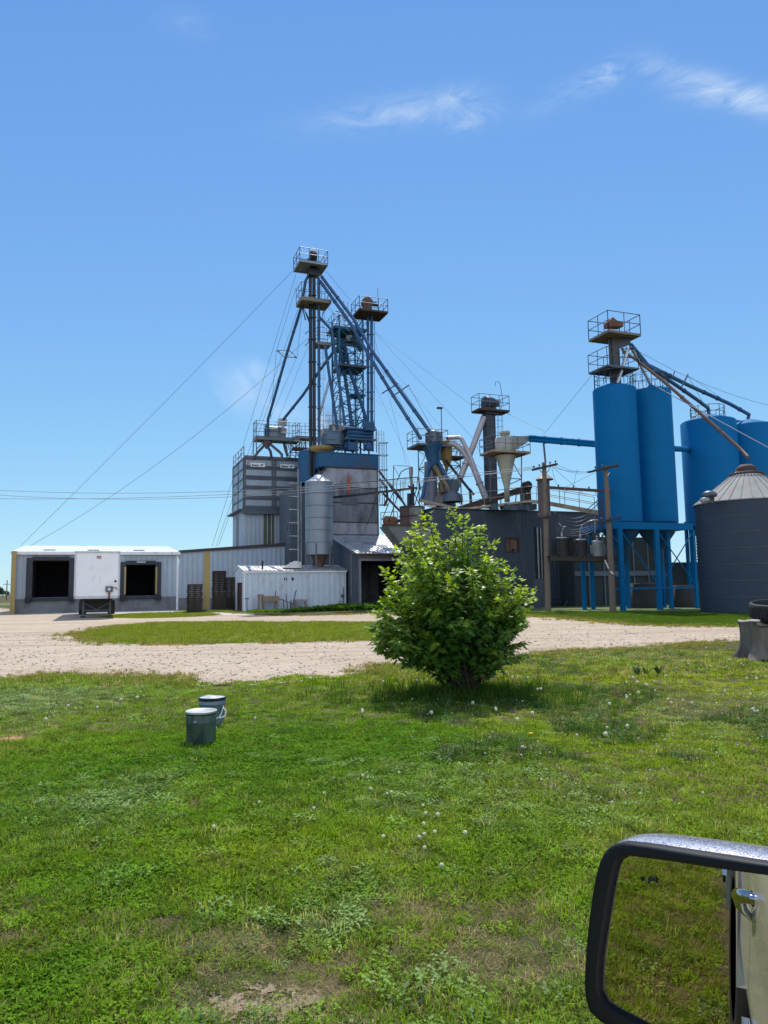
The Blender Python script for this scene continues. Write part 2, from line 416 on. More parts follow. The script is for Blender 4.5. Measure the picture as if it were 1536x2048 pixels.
GRASSG = ground_mat('turf', ((.14, .2, .03), (.17, .22, .04), (.25, .22, .09), (.1, .16, .02)), True)
CONG = ground_mat('yard_concrete', ((.55, .52, .47), (.6, .57, .52), (.5, .46, .41), (.62, .6, .56)), True, .005)

def smoothpoly(pts, step=.5):
    out = []; n = len(pts)
    for i in range(n):
        p0, p1, p2, p3 = pts[i - 1], pts[i], pts[(i + 1) % n], pts[(i + 2) % n]
        k = max(1, int((p2 - p1).length / step))
        for j in range(k):
            t = j / k
            c = .5 * ((2 * p1) + (p2 - p0) * t + (2 * p0 - 5 * p1 + 4 * p2 - p3) * t * t + (3 * p1 - p0 - 3 * p2 + p3) * t ** 3)
            a = p1.lerp(p2, t); out.append(a.lerp(c, .5))
    return out
from mathutils.geometry import tessellate_polygon
def sheet(name, pts, z, mat, wd=.5, step=.6, wfun=None, smooth=True):
    pts = [Vector((p.x, p.y, 0)) for p in pts]
    if smooth: pts = smoothpoly(pts, step)
    n = len(pts); area = sum(pts[i].x * pts[(i + 1) % n].y - pts[(i + 1) % n].x * pts[i].y for i in range(n))
    if area < 0: pts.reverse()
    nrm = []
    for i in range(n):
        d = norm(pts[(i + 1) % n] - pts[i - 1]); nrm.append(Vector((d.y, -d.x, 0)))
    W = [wd if not wfun else wfun(p) for p in pts]
    outer = [p + q * w_ * .5 for p, q, w_ in zip(pts, nrm, W)]; inner = [p - q * w_ * .5 for p, q, w_ in zip(pts, nrm, W)]
    vs = [v + Z * z for v in outer + inner]
    fs = [(i, (i + 1) % n, n + (i + 1) % n, n + i) for i in range(n)]
    tri = tessellate_polygon([[Vector((p.x, p.y, 0)) for p in inner]])
    fs += [tuple(n + k for k in tt) for tt in tri]
    me = bpy.data.meshes.new(name); me.from_pydata([tuple(v) for v in vs], [], fs)
    at = me.attributes.new('edge', 'FLOAT', 'POINT'); at.data.foreach_set('value', [0.] * n + [1.] * n)
    me.materials.append(mat); me.update()
    o = bpy.data.objects.new(name, me); COL.objects.link(o); o['kind'] = 'structure'
    return o, pts
m = MB(); N = 48; R_ = 3000
m.add([Vector((0, 0, 0))] + [Vector((math.cos(2 * math.pi * i / N) * R_, math.sin(2 * math.pi * i / N) * R_, 0)) for i in range(N)], [(0, 1 + i, 1 + (i + 1) % N) for i in range(N)])
o = m.build('ground', SOIL); o['kind'] = 'structure'

near = [(-260, 1368), (0, 1361), (120, 1352), (220, 1357), (330, 1362), (430, 1368), (520, 1364), (600, 1352), (690, 1356), (760, 1340), (820, 1326), (1000, 1316), (1150, 1306), (1300, 1299), (1420, 1287), (1560, 1276), (1900, 1262), (2500, 1250)]
far = [(2500, 1238), (1900, 1243), (1600, 1249), (1440, 1252), (1330, 1251), (1240, 1246), (1140, 1238), (1085, 1233), (1000, 1230), (860, 1229), (740, 1228), (600, 1231), (480, 1226), (420, 1222), (300, 1221), (150, 1222), (60, 1223), (-20, 1214), (-120, 1212), (-400, 1214), (-700, 1225), (-600, 1300)]
yard, yard_pts = sheet('gravel_yard', [G(*p) for p in near + far], .004, GRAV, wfun=lambda p: .9 + 1.1 * max(0, (p.y - 12) / 30))
isl = [(150, 1271), (190, 1262), (240, 1252), (320, 1246), (430, 1245), (600, 1245), (760, 1247), (860, 1252), (900, 1262), (860, 1274), (760, 1280), (600, 1284), (450, 1287), (300, 1289), (230, 1286), (190, 1279)]
island, isl_pts = sheet('grass_island', [G(*p) for p in isl], .009, GRASSG, wfun=lambda p: 1.6)
strip = [(205, 1234), (260, 1228), (330, 1226), (400, 1226), (440, 1230), (380, 1234), (280, 1237)]
st_, st_pts = sheet('grass_strip', [G(*p) for p in strip], .010, GRASSG, wfun=lambda p: 1.5)
pad = [G(425, 1228), G(470, 1231), G(505, 1228), G(480, 1219), G(430, 1220)]
sheet('concrete_path', pad, .013, CONG, .3)
pad = [G(60, 1228), G(250, 1228), G(360, 1226), G(375, 1220.5), G(200, 1221), G(50, 1222)]
sheet('dock_apron', pad, .0125, CONG, .8)
wid = [G(*p) for p in [(370, 1366), (430, 1371), (520, 1367), (600, 1356), (650, 1352), (700, 1356), (640, 1361), (560, 1367), (500, 1372), (400, 1374)]]
sheet('pale_gravel_edge', wid, .011, PALEG, .35)
def inpoly(x, y, pts):
    c = False; n = len(pts); j = n - 1
    for i in range(n):
        a, b = pts[i], pts[j]
        if (a.y > y) != (b.y > y) and x < (b.x - a.x) * (y - a.y) / (b.y - a.y) + a.x: c = not c
        j = i
    return c
# ================================================================ BUILDINGS
def recess(mb, o, u, x0, x1, z0, z1, depth=3.0, inn=None):
    inn = inn if inn is not None else Vector((-u.y, u.x, 0))
    a = o + u * x0 + Z * z0; b = o + u * x1 + Z * z0; h = Z * (z1 - z0); d = inn * depth
    mb.quad(a + d, b + d, b + d + h, a + d + h)
    mb.quad(a, a + d, a + d + h, a + h); mb.quad(b, b + d, b + d + h, b + h)
    mb.quad(a + h, b + h, b + d + h, a + d + h); mb.quad(a, b, b + d, a + d)

def ridged_roof(mb, o, u, length, run, rise, th=.07, pitch=.3, rib=.03, over=.0):
    """sheet roof: from eave line o + u*length, climbing along run vector by rise"""
    d = run + Z * rise; n = norm(u.cross(d)); k = int(length / pitch)
    mb.obox(o - n * th, u * length, d, n * th)
    for i in range(k + 1):
        c = o + u * (i * length / k)
        mb.add([c - u * .04, c + n * rib, c + u * .04, c - u * .04 + d, c + n * rib + d, c + u * .04 + d], [(0, 1, 4, 3), (1, 2, 5, 4), (0, 2, 1)])

# ---- warehouse with the loading docks
W0 = P(24, 1225, 58.0); W0.z = 0
HW = zat(W0, 1106)
LW = ulen(W0, 354)
t = thing('warehouse', 'long low white steel warehouse with two open dark dock doors and a white roof', 'warehouse', W0)
def ux(px): return ulen(W0, px)
def wz(px, py): return zat(W0 + U * ux(px), py)
FZ = wz(100, 1195)
ops = [(ux(62), ux(136), 1.25, wz(98, 1121)), (ux(250), ux(310), 1.25, wz(280, 1129))]
m = MB(); m2 = [(a, b, c - 1.15, d - 1.15) for a, b, c, d in ops]
ribbed(m, W0 + Z * 1.15, U, LW, HW - 1.15, m2, pitch=.42, rib=.085, rw=.05)
DW = 26.0
m.obox(W0 + Z * 1.15 + V * .3, V * DW, U * .05, Z * (HW - 1.15)); m.obox(W0 + U * (LW + 10) + V * DW, -U * (LW + 10), V * .1, Z * HW)
m.obox(W0 + U * LW + V * .5, V * DW * .9, -U * .05, Z * HW)
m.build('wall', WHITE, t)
m = MB(); m.obox(W0 - V * .04 - Z * .3, U * (LW + .1), V * 1.2, Z * 1.44); m.obox(W0 - U * .02 + V * .05 - Z * .3, U * .3, V * DW, Z * 1.44)
m.build('foundation', CONC, t)
m = MB(); ridged_roof(m, W0 + Z * (HW + .1) - V * .25 - U * .2, U, LW + .4, V * 13, 1.25)
m.add([W0 + Z * HW, W0 + Z * HW + V * 26, W0 + Z * (HW + 1.3) + V * 13], [(0, 1, 2)])
m.add([W0 + U * LW + Z * HW, W0 + U * LW + Z * HW + V * 26, W0 + U * LW + Z * (HW + 1.3) + V * 13], [(0, 1, 2)])
m.obox(W0 + Z * (HW + 1.3) - U * .2 + V * 13, U * (LW + .4), V * 13 - Z * 1.2, Z * .06)
rf = m.build('roof', WROOF, t)
for k in (.16, .43, .72): m = MB(); m.obox(W0 + Z * (HW + .32) + V * 1.6 + U * LW * k, U * .9, V * .25, Z * .05); m.build('roof_vent', RUSTD, rf)
m = MB(); m.obox(W0 + Z * (HW - .13) - V * .3 - U * .2, U * (LW + .4), V * .22, Z * .16); m.build('gutter', WROOF, t)
for s in (0, 1):
    m = MB(); m.obox(W0 + U * (s * LW - .08 + .0) - V * .05, U * .16, V * .04, Z * (HW - .15)); m.build('corner_trim', WHITE2, t)
for i, (a, b, c, d) in enumerate(ops):
    m = MB(); recess(m, W0, U, a, b, 1.25, d, 6)
    dd = m.build('dock_door', DARK, t)
    m = MB(); s = .42
    o = W0 - V * .1
    m.obox(o + U * (a - s) + Z * 1.1, U * s, -V * .22, Z * (d - .9)); m.obox(o + U * b + Z * 1.1, U * s, -V * .22, Z * (d - .9))
    m.obox(o + U * a + Z * d, U * (b - a), -V * .22, Z * .3)
    m.obox(o + U * (a - .1) + Z * .98, U * (b - a + .2), -V * .1, Z * .26)
    m.build('dock_seal', M('dock_pad', (.035, .04, .05), .8), dd)
    for xx in (a - .45, b + .05):
        m = MB(); m.obox(o + U * xx + Z * .85, U * .4, -V * .3, Z * .4); m.build('bumper', RUB, dd)
    if i == 1:
        for xx in (a - .12, b - .02):
            m = MB(); m.obox(W0 - V * .35 + U * xx + Z * 1.4, U * .13, V * .03, Z * (d - 1.6)); m.build('guide_strip', YEL, dd)
    m = MB(); m.obox(W0 - V * .36 + U * ((a + b) / 2 - .35) + Z * (d + .12), U * .7, -V * .03, Z * .14); m.build('number_plate', M('plate_grey', (.35, .36, .38), .5) if i else OXID, dd)

# ---- yellow posts
Y0 = P(19, 1227, 57.4); Y0.z = 0
m = MB(); m.obox(Y0 - Z * .2, U * .34, V * .3, Z * (zat(Y0, 1102) + .2)); tag(m.build('guard_post', YEL, loc=Y0), 'worn yellow post at the far left corner of the white warehouse', 'post')
Y1 = P(413, 1222, 54.5); Y1.z = 0
m = MB(); m.cbox(Y1 - Z * .2, .42, .3, zat(Y1, 1104) + .2); tag(m.build('guard_post', YEL, loc=Y1), 'tall square yellow post standing alone on a small grassy mound', 'post')

# ---- storage wing
S0 = W0 + U * (LW + .12) - V * .0
LS = ulen(S0, 600)
h0 = zat(S0, 1106); h1 = zat(S0 + U * LS, 1090)
t = thing('storage_wing', 'white ribbed steel wing with dark sloping roof edge right of the docks', 'building', S0)
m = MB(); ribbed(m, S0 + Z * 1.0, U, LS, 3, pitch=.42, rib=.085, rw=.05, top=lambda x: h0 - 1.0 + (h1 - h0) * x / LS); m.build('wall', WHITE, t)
m = MB(); m.obox(S0 - Z * .3 - V * .03, U * LS, V * .5, Z * 1.3); m.build('foundation', CONC, t)
m = MB(); m.prism([S0 + Z * h0 - V * .15, S0 + U * LS + Z * h1 - V * .15, S0 + U * LS + Z * (h1 + .3) - V * .15, S0 + Z * (h0 + .22) - V * .15], V * 14); m.build('roof', OXID, t)

# ---- semi trailer, nose to the yard
T0 = P(147, 1198, 44.0); T0.z = 0
tw = ulen(T0, 238); zb = zat(T0, 1198); zt = zat(T0, 1103)
t = thing('semi_trailer', 'white box trailer backed up between the two dock doors on its landing legs', 'trailer', T0)
TL = 13.2
m = MB(); o = T0 + Z * zb
m.obox(o + V * .02, U * tw, V * TL, Z * (zt - zb))
m.build('body', WHITE2, t)
m = MB()
m.obox(o - V * .02, U * tw, V * .06, Z * .16); m.obox(o - V * .02, U * .09, V * .1, Z * (zt - zb)); m.obox(o + U * (tw - .09) - V * .02, U * .09, V * .1, Z * (zt - zb)); m.obox(o + Z * (zt - zb - .08) - V * .02, U * tw, V * .1, Z * .1)
m.build('edge_trim', M('trailer_trim', (.5, .51, .53), .35, .4), t)
m = MB(); cx = ulen(T0, 217)
m.obox(o + U * (cx - .2) - V * .12 + Z * .38, U * .4, V * .1, Z * .34); bx_ = m.build('air_line_box', GREYS, t)
m = MB(); m.tube(o + U * cx - V * .14 + Z * .55, o + U * cx - V * .12 + Z * .55, .09, n=12); m.build('socket', CERAM, bx_)
m = MB(); m.path([o + U * (cx + .2) - V * .1 + Z * .62, o + U * (cx + .35) - V * .2 + Z * .66, o + U * (cx + .45) - V * .12 + Z * .52], .03, 6); m.path([o + U * (cx) - V * .1 + Z * .38, o + U * cx - V * .1], .05, 6); m.build('hose', RUST, bx_)
m = MB(); dxx = ulen(T0, 229); m.tube(o + U * dxx - V * .02 + Z * 1.02, o + U * dxx - V * .01 + Z * 1.02, .07, n=14); m.build('round_port', BLACKS, t)
# small rectangular maker's badge: red and dark strokes
m = MB(); lx = ulen(T0, 190)
for k in range(3): m.obox(o + U * (lx + .02 + k * .09) - V * .012 + Z * (zt - zb - .36), U * .06, V * .02, Z * .1)
m.obox(o + U * (lx + .02) - V * .012 + Z * (zt - zb - .42), U * .25, V * .02, Z * .025)
m.build('badge', M('badge_red', (.3, .05, .06), .5), t)
m = MB(); m.obox(o + V * .3 - Z * .14 + U * .35, U * .12, V * TL * .9, Z * .14); m.obox(o + V * .3 - Z * .14 + U * (tw - .5), U * .12, V * TL * .9, Z * .14)
for k in range(12): m.obox(o + V * (.6 + k) - Z * .1 + U * .35, U * (tw - .8), V * .06, Z * .08)
m.build('frame', BLACKS, t)
lo = T0 + V * 2.6
for xx in (.42, tw - .56):
    m = MB(); m.obox(lo + U * xx + Z * .1, U * .14, V * .14, Z * (zb - .1)); g = m.build('landing_leg', GREYS, t)
    m = MB(); m.obox(lo + U * (xx - .08) - V * .06, U * .3, V * .26, Z * .1); m.build('foot', BLACKS, g)
m = MB(); a = lo + U * .5; b = lo + U * (tw - .5); c = lo + U * tw / 2
m.bar(a + Z * .95, c + Z * .48, .06); m.bar(b + Z * .95, c + Z * .48, .06); m.bar(a + Z * .45, b + Z * .45, .08); m.build('brace', GREYS, t)
m = MB(); m.obox(lo + V * .3 + U * .5 + Z * .35, U * (tw - 1.), V * .3, Z * .8); m.build('tool_rack', BLACKS, t)
for vy in (10.2, 11.5):
    for xx in (.05, tw - .55):
        m = MB(); c = T0 + V * vy + Z * .5
        m.lathe(c + U * xx, [(.27, 0), (.47, .02), (.5, .08), (.5, .42), (.47, .48), (.27, .5)], 24, ax=U); w = m.build('wheel', RUB, t)
        m = MB(); m.lathe(c + U * xx, [(.001, .12), (.2, .12), (.27, .04), (.27, .46), (.2, .4), (.001, .4)], 20, ax=U); m.build('rim', GALV, w)
m = MB(); m.obox(T0 + V * (TL - .3) + Z * .55, U * tw, V * .1, Z * .1); m.obox(T0 + V * (TL - .3) + Z * .55 + U * .5, U * .1, V * .1, Z * .6); m.build('rear_guard', GREYS, t)

# ---- pallets
def pallet():
    r = thing('wooden_pallet', 'x', 'pallet', (0, 0, 0)); m = MB(); rr = random.Random(3)
    for k in range(7): m.obox(Vector((-.6, -.5 + k * .148, .115)), Vector((1.2, 0, 0)), Vector((0, .1, 0)), Z * .02)
    m.build('top_deck', WOODD, r)
    m = MB()
    for k in (-.5, -.02, .46): m.obox(Vector((-.6, k, .02)), Vector((1.2, 0, 0)), Vector((0, .04, 0)), Z * .093)
    m.build('stringer', WOODD, r)
    m = MB()
    for k in (-.6, -.06, .48): m.obox(Vector((k, -.5, 0)), Vector((.12, 0, 0)), Vector((0, 1., 0)), Z * .018)
    m.build('bottom_deck', WOODD, r)
    return r
pal = pallet(); pal.scale = (.82, .82, 1); first = True
stacks = [(389, 1166, 'wooden pallet in the low stack left of the yellow post'), (438, 1141, 'wooden pallet in the tallest stack right of the yellow post'),
          (439, 1176, 'wooden pallet in the front stack just right of the yellow post'), (463, 1152, 'wooden pallet in the stack against the end of the white shed')]
for si, (px, py, lab) in enumerate(stacks):
    D = [53.2, 59.5, 57.6, 58.6][si]
    b = P(px, 1222, D); b.z = 0; top = zat(b, py); n = max(3, int(top / .137))
    for k in range(n):
        loc = b + Z * (k * .137) + U * rnd.uniform(-.03, .03) + V * rnd.uniform(-.03, .03); rz = YAW + rnd.uniform(-.05, .05)
        if first: pal.location = loc; pal.rotation_euler = (0, 0, rz); pal['label'] = lab; pal['group'] = 'pallet stack %s' % ['left of the post', 'at the back', 'at the front', 'by the shed'][si]; first = False
        else: c = dup(pal, loc, rz, lab); c['group'] = 'pallet stack %s' % ['left of the post', 'at the back', 'at the front', 'by the shed'][si]

# ---- white pump shed
A0 = P(487, 1221, 55.0); A0.z = 0
LA = ulen(A0, 692); HA = zat(A0, 1143); DA = ulen(A0, 469, V)
t = thing('pump_shed', 'low white ribbed shed with brown end door in front of the grey hopper bin', 'shed', A0)
m = MB(); wx = lambda px: ulen(A0, px)
ribbed(m, A0, U, LA, HA, [], pitch=.42, rib=.07, rw=.045)
E0 = A0 + V * DA
d0, d1 = DA * .32, DA * .86
ridge = HA + .42
tp = lambda x: HA + (ridge - HA) * (1 - abs(x / DA - .5) * 2)
ribbed(m, E0, -V, DA, HA, [(d0, d1, 0, 2.15)], pitch=.3, rib=.02, top=tp, out=-U)
m.obox(E0 + U * .02, U * LA, V * .05, Z * HA); m.obox(A0 + U * LA, V * DA, -U * .04, Z * HA)
m.build('wall', WHITES, t)
m = MB(); ridged_roof(m, A0 + Z * (HA + .06) - V * .12 - U * .1, U, LA + .2, V * (DA / 2 + .12), .4, th=.05)
m.obox(A0 + V * DA / 2 + Z * (HA + .46) - U * .1, U * (LA + .2), V * DA / 2 - Z * .42, Z * .05); m.build('roof', TIN, t)
m = MB(); m.obox(A0 + Z * (HA - .1) - V * .1 - U * .1, U * (LA + .2), V * .05, Z * .16)
for x in (0, LA - .1): m.obox(A0 + U * x - V * .05, U * .1, V * .04, Z * HA)
m.bar(A0 + Z * (HA + .05) - U * .07 - V * .1, A0 + V * DA / 2 + Z * (ridge + .06) - U * .07, .05, .14); m.bar(E0 + Z * (HA + .05) - U * .07 + V * .1, A0 + V * DA / 2 + Z * (ridge + .06) - U * .07, .05, .14)
m.build('trim', WHITE2, t)
m = MB(); m.obox(E0 - V * d0 + U * .08, -V * (d1 - d0), U * .04, Z * 2.15); dr = m.build('door', BROWN, t)
m = MB(); m.tube(E0 - V * (d1 - .15) - U * .03 + Z * 1.05, E0 - V * (d1 - .15) + U * .08 + Z * 1.05, .035); m.build('handle', GALV, dr)
for px, w in ((571, .22), (585.5, .16)):
    m = MB(); m.obox(A0 + U * (wx(px) - w / 2) + Z * (zat(A0, 1158) - .13) - V * .045, U * w, V * .03, Z * .2); m.build('wall_vent', BLACKS, t)
m = MB(); c = A0 + U * wx(682); m.obox(c + Z * .9 - V * .15, U * .22, V * .11, Z * .24); m.tube(c + U * .18 - V * .1, c + U * .18 - V * .1 + Z * 1.7, .03, n=6); m.bar(c - V * .1 + Z * .6 - U * .35, c - V * .1 + Z * .6 + U * .2, .03); m.build('meter_box', SLATE, t)
c = P(525, 1137, 56.2); m = MB(); m.tube(Vector((c.x, c.y, HA)), Vector((c.x, c.y, zat(c, 1122))), .07); m.build('flue_pipe', BLACKS, t)
c = P(590, 1136, 56.8); m = MB(); m.prism([c - U * .9, c + U * .5, c + U * .5 + Z * .45, c + U * .1 + Z * .55], V * .8); m.build('roof_hatch', TIN, t)

# ---- things leaning at the pump shed
o = A0 - V * .95
def atA(px, off=.95): return A0 - V * off + U * ulen(A0 - V * off, px)
t = thing('planter_box', 'wooden trough on legs standing against the white shed wall', 'planter', atA(538))
m = MB(); c = atA(542); m.obox(c - U * .6 + Z * .75, U * 1.2, V * .55, Z * .36); m.build('box', WOODL, t)
for dx in (-.55, .48):
    for dv in (0, .48): m = MB(); m.obox(c + U * dx + V * dv, U * .07, V * .07, Z * .75); m.build('leg', WOODL, t)
t = thing('wash_stand', 'tall narrow pale wooden stand left of the planter trough', 'stand', atA(522))
m = MB(); c = atA(522); m.obox(c - U * .18 + V * .1 + Z * 1.05, U * .42, V * .4, Z * .2); m.build('top', WOODL, t)
for dx in (-.16, .16):
    m = MB(); m.obox(c + U * dx + V * .15, U * .1, V * .3, Z * 1.05); m.build('leg', WOODL, t)
t = thing('work_table', 'small pale work table with splayed legs by the shed', 'table', atA(603))
c = atA(603); m = MB(); m.obox(c - U * .45 + Z * .68, U * .95, V * .6, Z * .14); m.build('tabletop', M('table_top', (.33, .31, .28), .8), t)
for dx, sp in ((-.35, -.1), (.35, .18)):
    for dv in (.05, .5): m = MB(); m.bar(c + U * (dx + sp) + V * dv, c + U * dx + V * dv + Z * .7, .07); m.build('leg', WOODL, t)
for px, h, lean, lab in ((494, .95, 0, 'short rusty stake nearest the brown shed door'), (549, 1.5, .1, 'tall thin stake standing behind the wooden trough'), (567, .85, 0, 'short stake midway between trough and table'), (576, 1.25, -.15, 'leaning stick left of the small table')):
    m = MB(); c = atA(px, .5); m.tube(c - Z * .05, c + Z * h + U * lean, .028, n=6)
    if px == 494: m.bar(c + Z * h - U * .15, c + Z * h + U * .15, .06)
    tag(m.build('stake', RUSTD, loc=c), lab, 'stake')
m = MB(); c = atA(585, .9); m.path([c, c + U * .05 + Z * .5, c + U * .25 + Z * 1.4, c + U * .32 + Z * 1.5], .045, 6); m.path([atA(556, .9) + Z * .95, c + Z * .5, atA(612, .9) + Z * .1], .035, 6)
m.tube(c - U * .15, c - U * .12 + Z * .75, .05)
tag(m.build('water_pump', GREYS, loc=c), 'old grey hand pump with long lever beside the small table', 'pump')

# ---- corrugated tower base and panel bins above
B0 = P(487, 1095, 68.0); zb1 = B0.z - .3; B0.z = 0
LB = ulen(B0, 602); DB = ulen(B0, 465, V); zB = zat(B0, 1021)
t = thing('bin_house', 'pale ribbed tower house with two dark translucent strips under the steel bins', 'building', B0)
m = MB(); ribbed(m, B0, U, LB, zB, pitch=.4, rib=.07, rw=.045); ribbed(m, B0 + V * DB, -V, DB, zB, pitch=.3, rib=.03, out=-U)
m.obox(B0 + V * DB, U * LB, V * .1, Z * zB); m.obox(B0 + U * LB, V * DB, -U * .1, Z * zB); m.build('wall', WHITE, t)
LITE = M('fibreglass_strip', (.09, .1, .07), .5, 0, var=.15)
m = MB(); a = ulen(B0, 527); b = ulen(B0, 548); m.obox(B0 + U * a - V * .045 + Z * (zb1), U * (b - a), V * .03, Z * (zB - zb1 - .12)); m.build('skylight_strip', LITE, t); m = MB()
m.obox(B0 + V * DB * .42 - U * .045 + Z * zb1, V * DB * .2, U * .03, Z * (zB - zb1 - .2)); m.build('skylight_strip', LITE, t)
m = MB(); m.obox(B0 + Z * zB - U * .55 - V * .35, U * (LB + .6), V * (DB + .6), Z * .12)
m.prism([B0 + Z * (zB - .32) - V * .4 - U * .1, B0 + Z * (zB - .02) - V * .4 - U * .3, B0 + Z * (zB - .02) - V * .4 + U * LB, B0 + Z * (zB - .32) - V * .4 + U * LB], V * .3)
m.build('ledge', SLATE, t)
zC = zat(B0, 917)
t = thing('panel_bins', 'pair of square grey panelled steel bins with nameplates and a railed roof', 'grain bin', B0 + Z * zB)
m = MB(); o = B0 + Z * (zB + .12)
HC = zC - zB - .12
m.obox(o, U * LB, V * DB, Z * HC); m.build('wall', GALVD, t)
# raised frame members and sloping ledges
PAN = M('bin_panel', (.3, .34, .38), .45, .45, var=.12, scale=1)
m = MB()
for x in (0, LB * .49, LB * .535, LB - .18): m.obox(o + U * x - V * .09, U * .14, V * .09, Z * HC)
for k in range(6):
    z = HC * k / 5.03
    m.obox(o + Z * z - V * .11, U * LB, V * .11, Z * .1); m.prism([o + Z * (z + .1), o + Z * (z + .1) - V * .15, o + Z * (z + .34)], U * LB)
for y in (0, DB * .46, DB - .12): m.obox(o + V * y - U * .09, V * .13, U * .09, Z * HC)
for k in range(6): m.obox(o + Z * (HC * k / 5.03) - U * .08, V * DB, U * .08, Z * .12)
m.build('frame', GREYS, t)
for k in range(5):
    for (x0, x1) in ((.2, LB * .49 - .1), (LB * .535 + .2, LB - .25)):
        m = MB(); m.obox(o + U * x0 + Z * (HC * k / 5.03 + .36) - V * .03, U * (x1 - x0), V * .028, Z * (HC / 5.03 - .42)); m.build('panel', PAN, t)
    for (y0, y1) in ((.18, DB * .46 - .05), (DB * .46 + .18, DB - .17)):
        m = MB(); m.obox(o + V * y0 + Z * (HC * k / 5.03 + .16) - U * .03, V * (y1 - y0), U * .028, Z * (HC / 5.03 - .24)); m.build('panel', PAN, t)
INK = M('ink', (.03, .03, .05), .6, var=0)
for x0 in (.62, LB * .535 + .55):
    z = HC * .895
    m = MB(); m.obox(o + U * x0 + Z * (z - .26) - V * .06, U * 1.35, V * .025, Z * .4); pl = m.build('nameplate', WHITE2, t)
    m = MB(); x = x0 + .1
    for i, w in enumerate((.1, .07, .12, .07, .08, .07)):   # slanted letter strokes
        hh = .2 if i == 0 else .13
        m.prism([o + U * x + Z * (z - .17) - V * .067, o + U * (x + w) + Z * (z - .17) - V * .067, o + U * (x + w + .05) + Z * (z - .17 + hh) - V * .067, o + U * (x + .05) + Z * (z - .17 + hh) - V * .067], V * .006); x += w + .022
    m.lathe(o + U * (x0 + 1.02) + Z * (z - .07) - V * .068, [(.001, 0), (.085, 0), (.085, .006)], 12, ax=V)
    m.prism([o + U * (x0 + 1.05) + Z * (z - .13) - V * .069, o + U * (x0 + 1.28) + Z * (z + .07) - V * .069, o + U * (x0 + 1.1) + Z * (z + .02) - V * .069], V * .006)
    m.build('lettering', INK, pl)
m = MB(); q = [o + Z * HC, o + U * LB + Z * HC, o + U * LB + V * DB + Z * HC, o + V * DB + Z * HC]; rail(m, [q[0], q[3], q[2]], 1.15, .03, closed=False, step=1.5)
m.tube(q[0], q[0] + Z * 1.15, .04); m.build('railing', GREYS, t)
m = MB()
for x, y in ((LB * .12, DB * .3), (LB * .45, DB * .35), (LB * .85, DB * .3), (LB * .3, DB * .75), (LB * .7, DB * .75)):
    m.lathe(q[0] + U * x + V * y, [(.75, 0), (.3, .42), (.3, .6), (.001, .6)], 14, sm=False)
m.build('roof_cone', RUSTD, t)
m = MB(); m.obox(q[0] + V * DB * .5 + Z * .35 + U * LB * .2, U * LB * .8, V * .3, Z * .3); m.build('drag_conveyor', BLACKS, t)

# ---- mill building with blue tank deck above
C0 = P(626, 1100, 62.0); C0.z = 0
LC = ulen(C0, 758); zM = zat(C0 + U * LC * .5, 936)
t = thing('mill_building', 'tall grey banded steel mill building with a slanted roof corner behind the hopper bin', 'mill', C0)
MILLM = M('mill_panel', (.36, .365, .385), .6, .15, var=.14, scale=.6, dirt=(.16, .16, .17), dirt_amt=.35)
MILLD = M('mill_panel_dark', (.2, .21, .23), .65, .15, var=.18, scale=.8, dirt=(.07, .07, .08), dirt_amt=.4)
ch = ulen(C0, 655)
def bandz(py): return zat(C0 + U * LC * .7, py)
bz = [0, bandz(1069), bandz(1044), bandz(1005), bandz(975), zM]
mm = [MILLD, MILLM, MILLD, MILLD, MILLM]
m = MB(); m.prism([C0, C0 + U * LC, C0 + U * LC + Z * zM, C0 + U * ch + Z * zM, C0 + Z * (zM - 1.5)], V * 9); m.build('wall', MILLD, t)
m = MB(); m.obox(C0 - U * 1.35 + V * 2.6, U * 1.35, V * 4, Z * (zM - 1.6)); m.build('wall_annex', SLATE, t)
for i in (1, 2, 3, 4):
    m = MB(); z0, z1 = bz[i], bz[i + 1] - .08
    if i == 4:
        m.prism([C0 + Z * z0 - V * .04 + U * .05, C0 + U * (LC - .02) + Z * z0 - V * .04, C0 + U * (LC - .02) + Z * (z1) - V * .04, C0 + U * (ch + .1) + Z * z1 - V * .04, C0 + Z * (zM - 1.55) - V * .04 + U * .05], V * .035)
    else: m.obox(C0 + Z * z0 - V * .04 + U * .05, U * (LC - .07), V * .035, Z * (z1 - z0))
    m.build('wall_band', mm[i], t)
m = MB()
for z in bz[1:5]: m.obox(C0 + Z * (z - .07) - V * .09, U * (LC + .02), V * .05, Z * .07)
m.obox(C0 + U * (LC - .03) - V * .08, U * .1, V * .1, Z * zM); m.bar(C0 + U * ch + Z * (zM + .05) - V * .05, C0 + Z * (zM - 1.45) - V * .05, .1, .12); m.bar(C0 + U * ch + Z * (zM + .03) - V * .05, C0 + U * (LC + .1) + Z * (zM + .03) - V * .05, .1, .12)
m.build('trim', OXID, t)
# red paint mark and dark patch on the wall
c = C0 + U * ulen(C0, 699) - V * .1; m = MB(); zz = zat(c, 969)
m.lathe(c + Z * zz, [(.1, -.8), (.16, -.3), (.16, .3), (.1, .5), (.02, .9), (.001, 1.3)], 12); m.build('warning_light', ORNG, t)
m = MB(); m.obox(c - U * .62 + Z * (zz - 1.75), U * 1.4, V * .06, Z * 1.05); m.build('control_cabinet', GREYS, t)
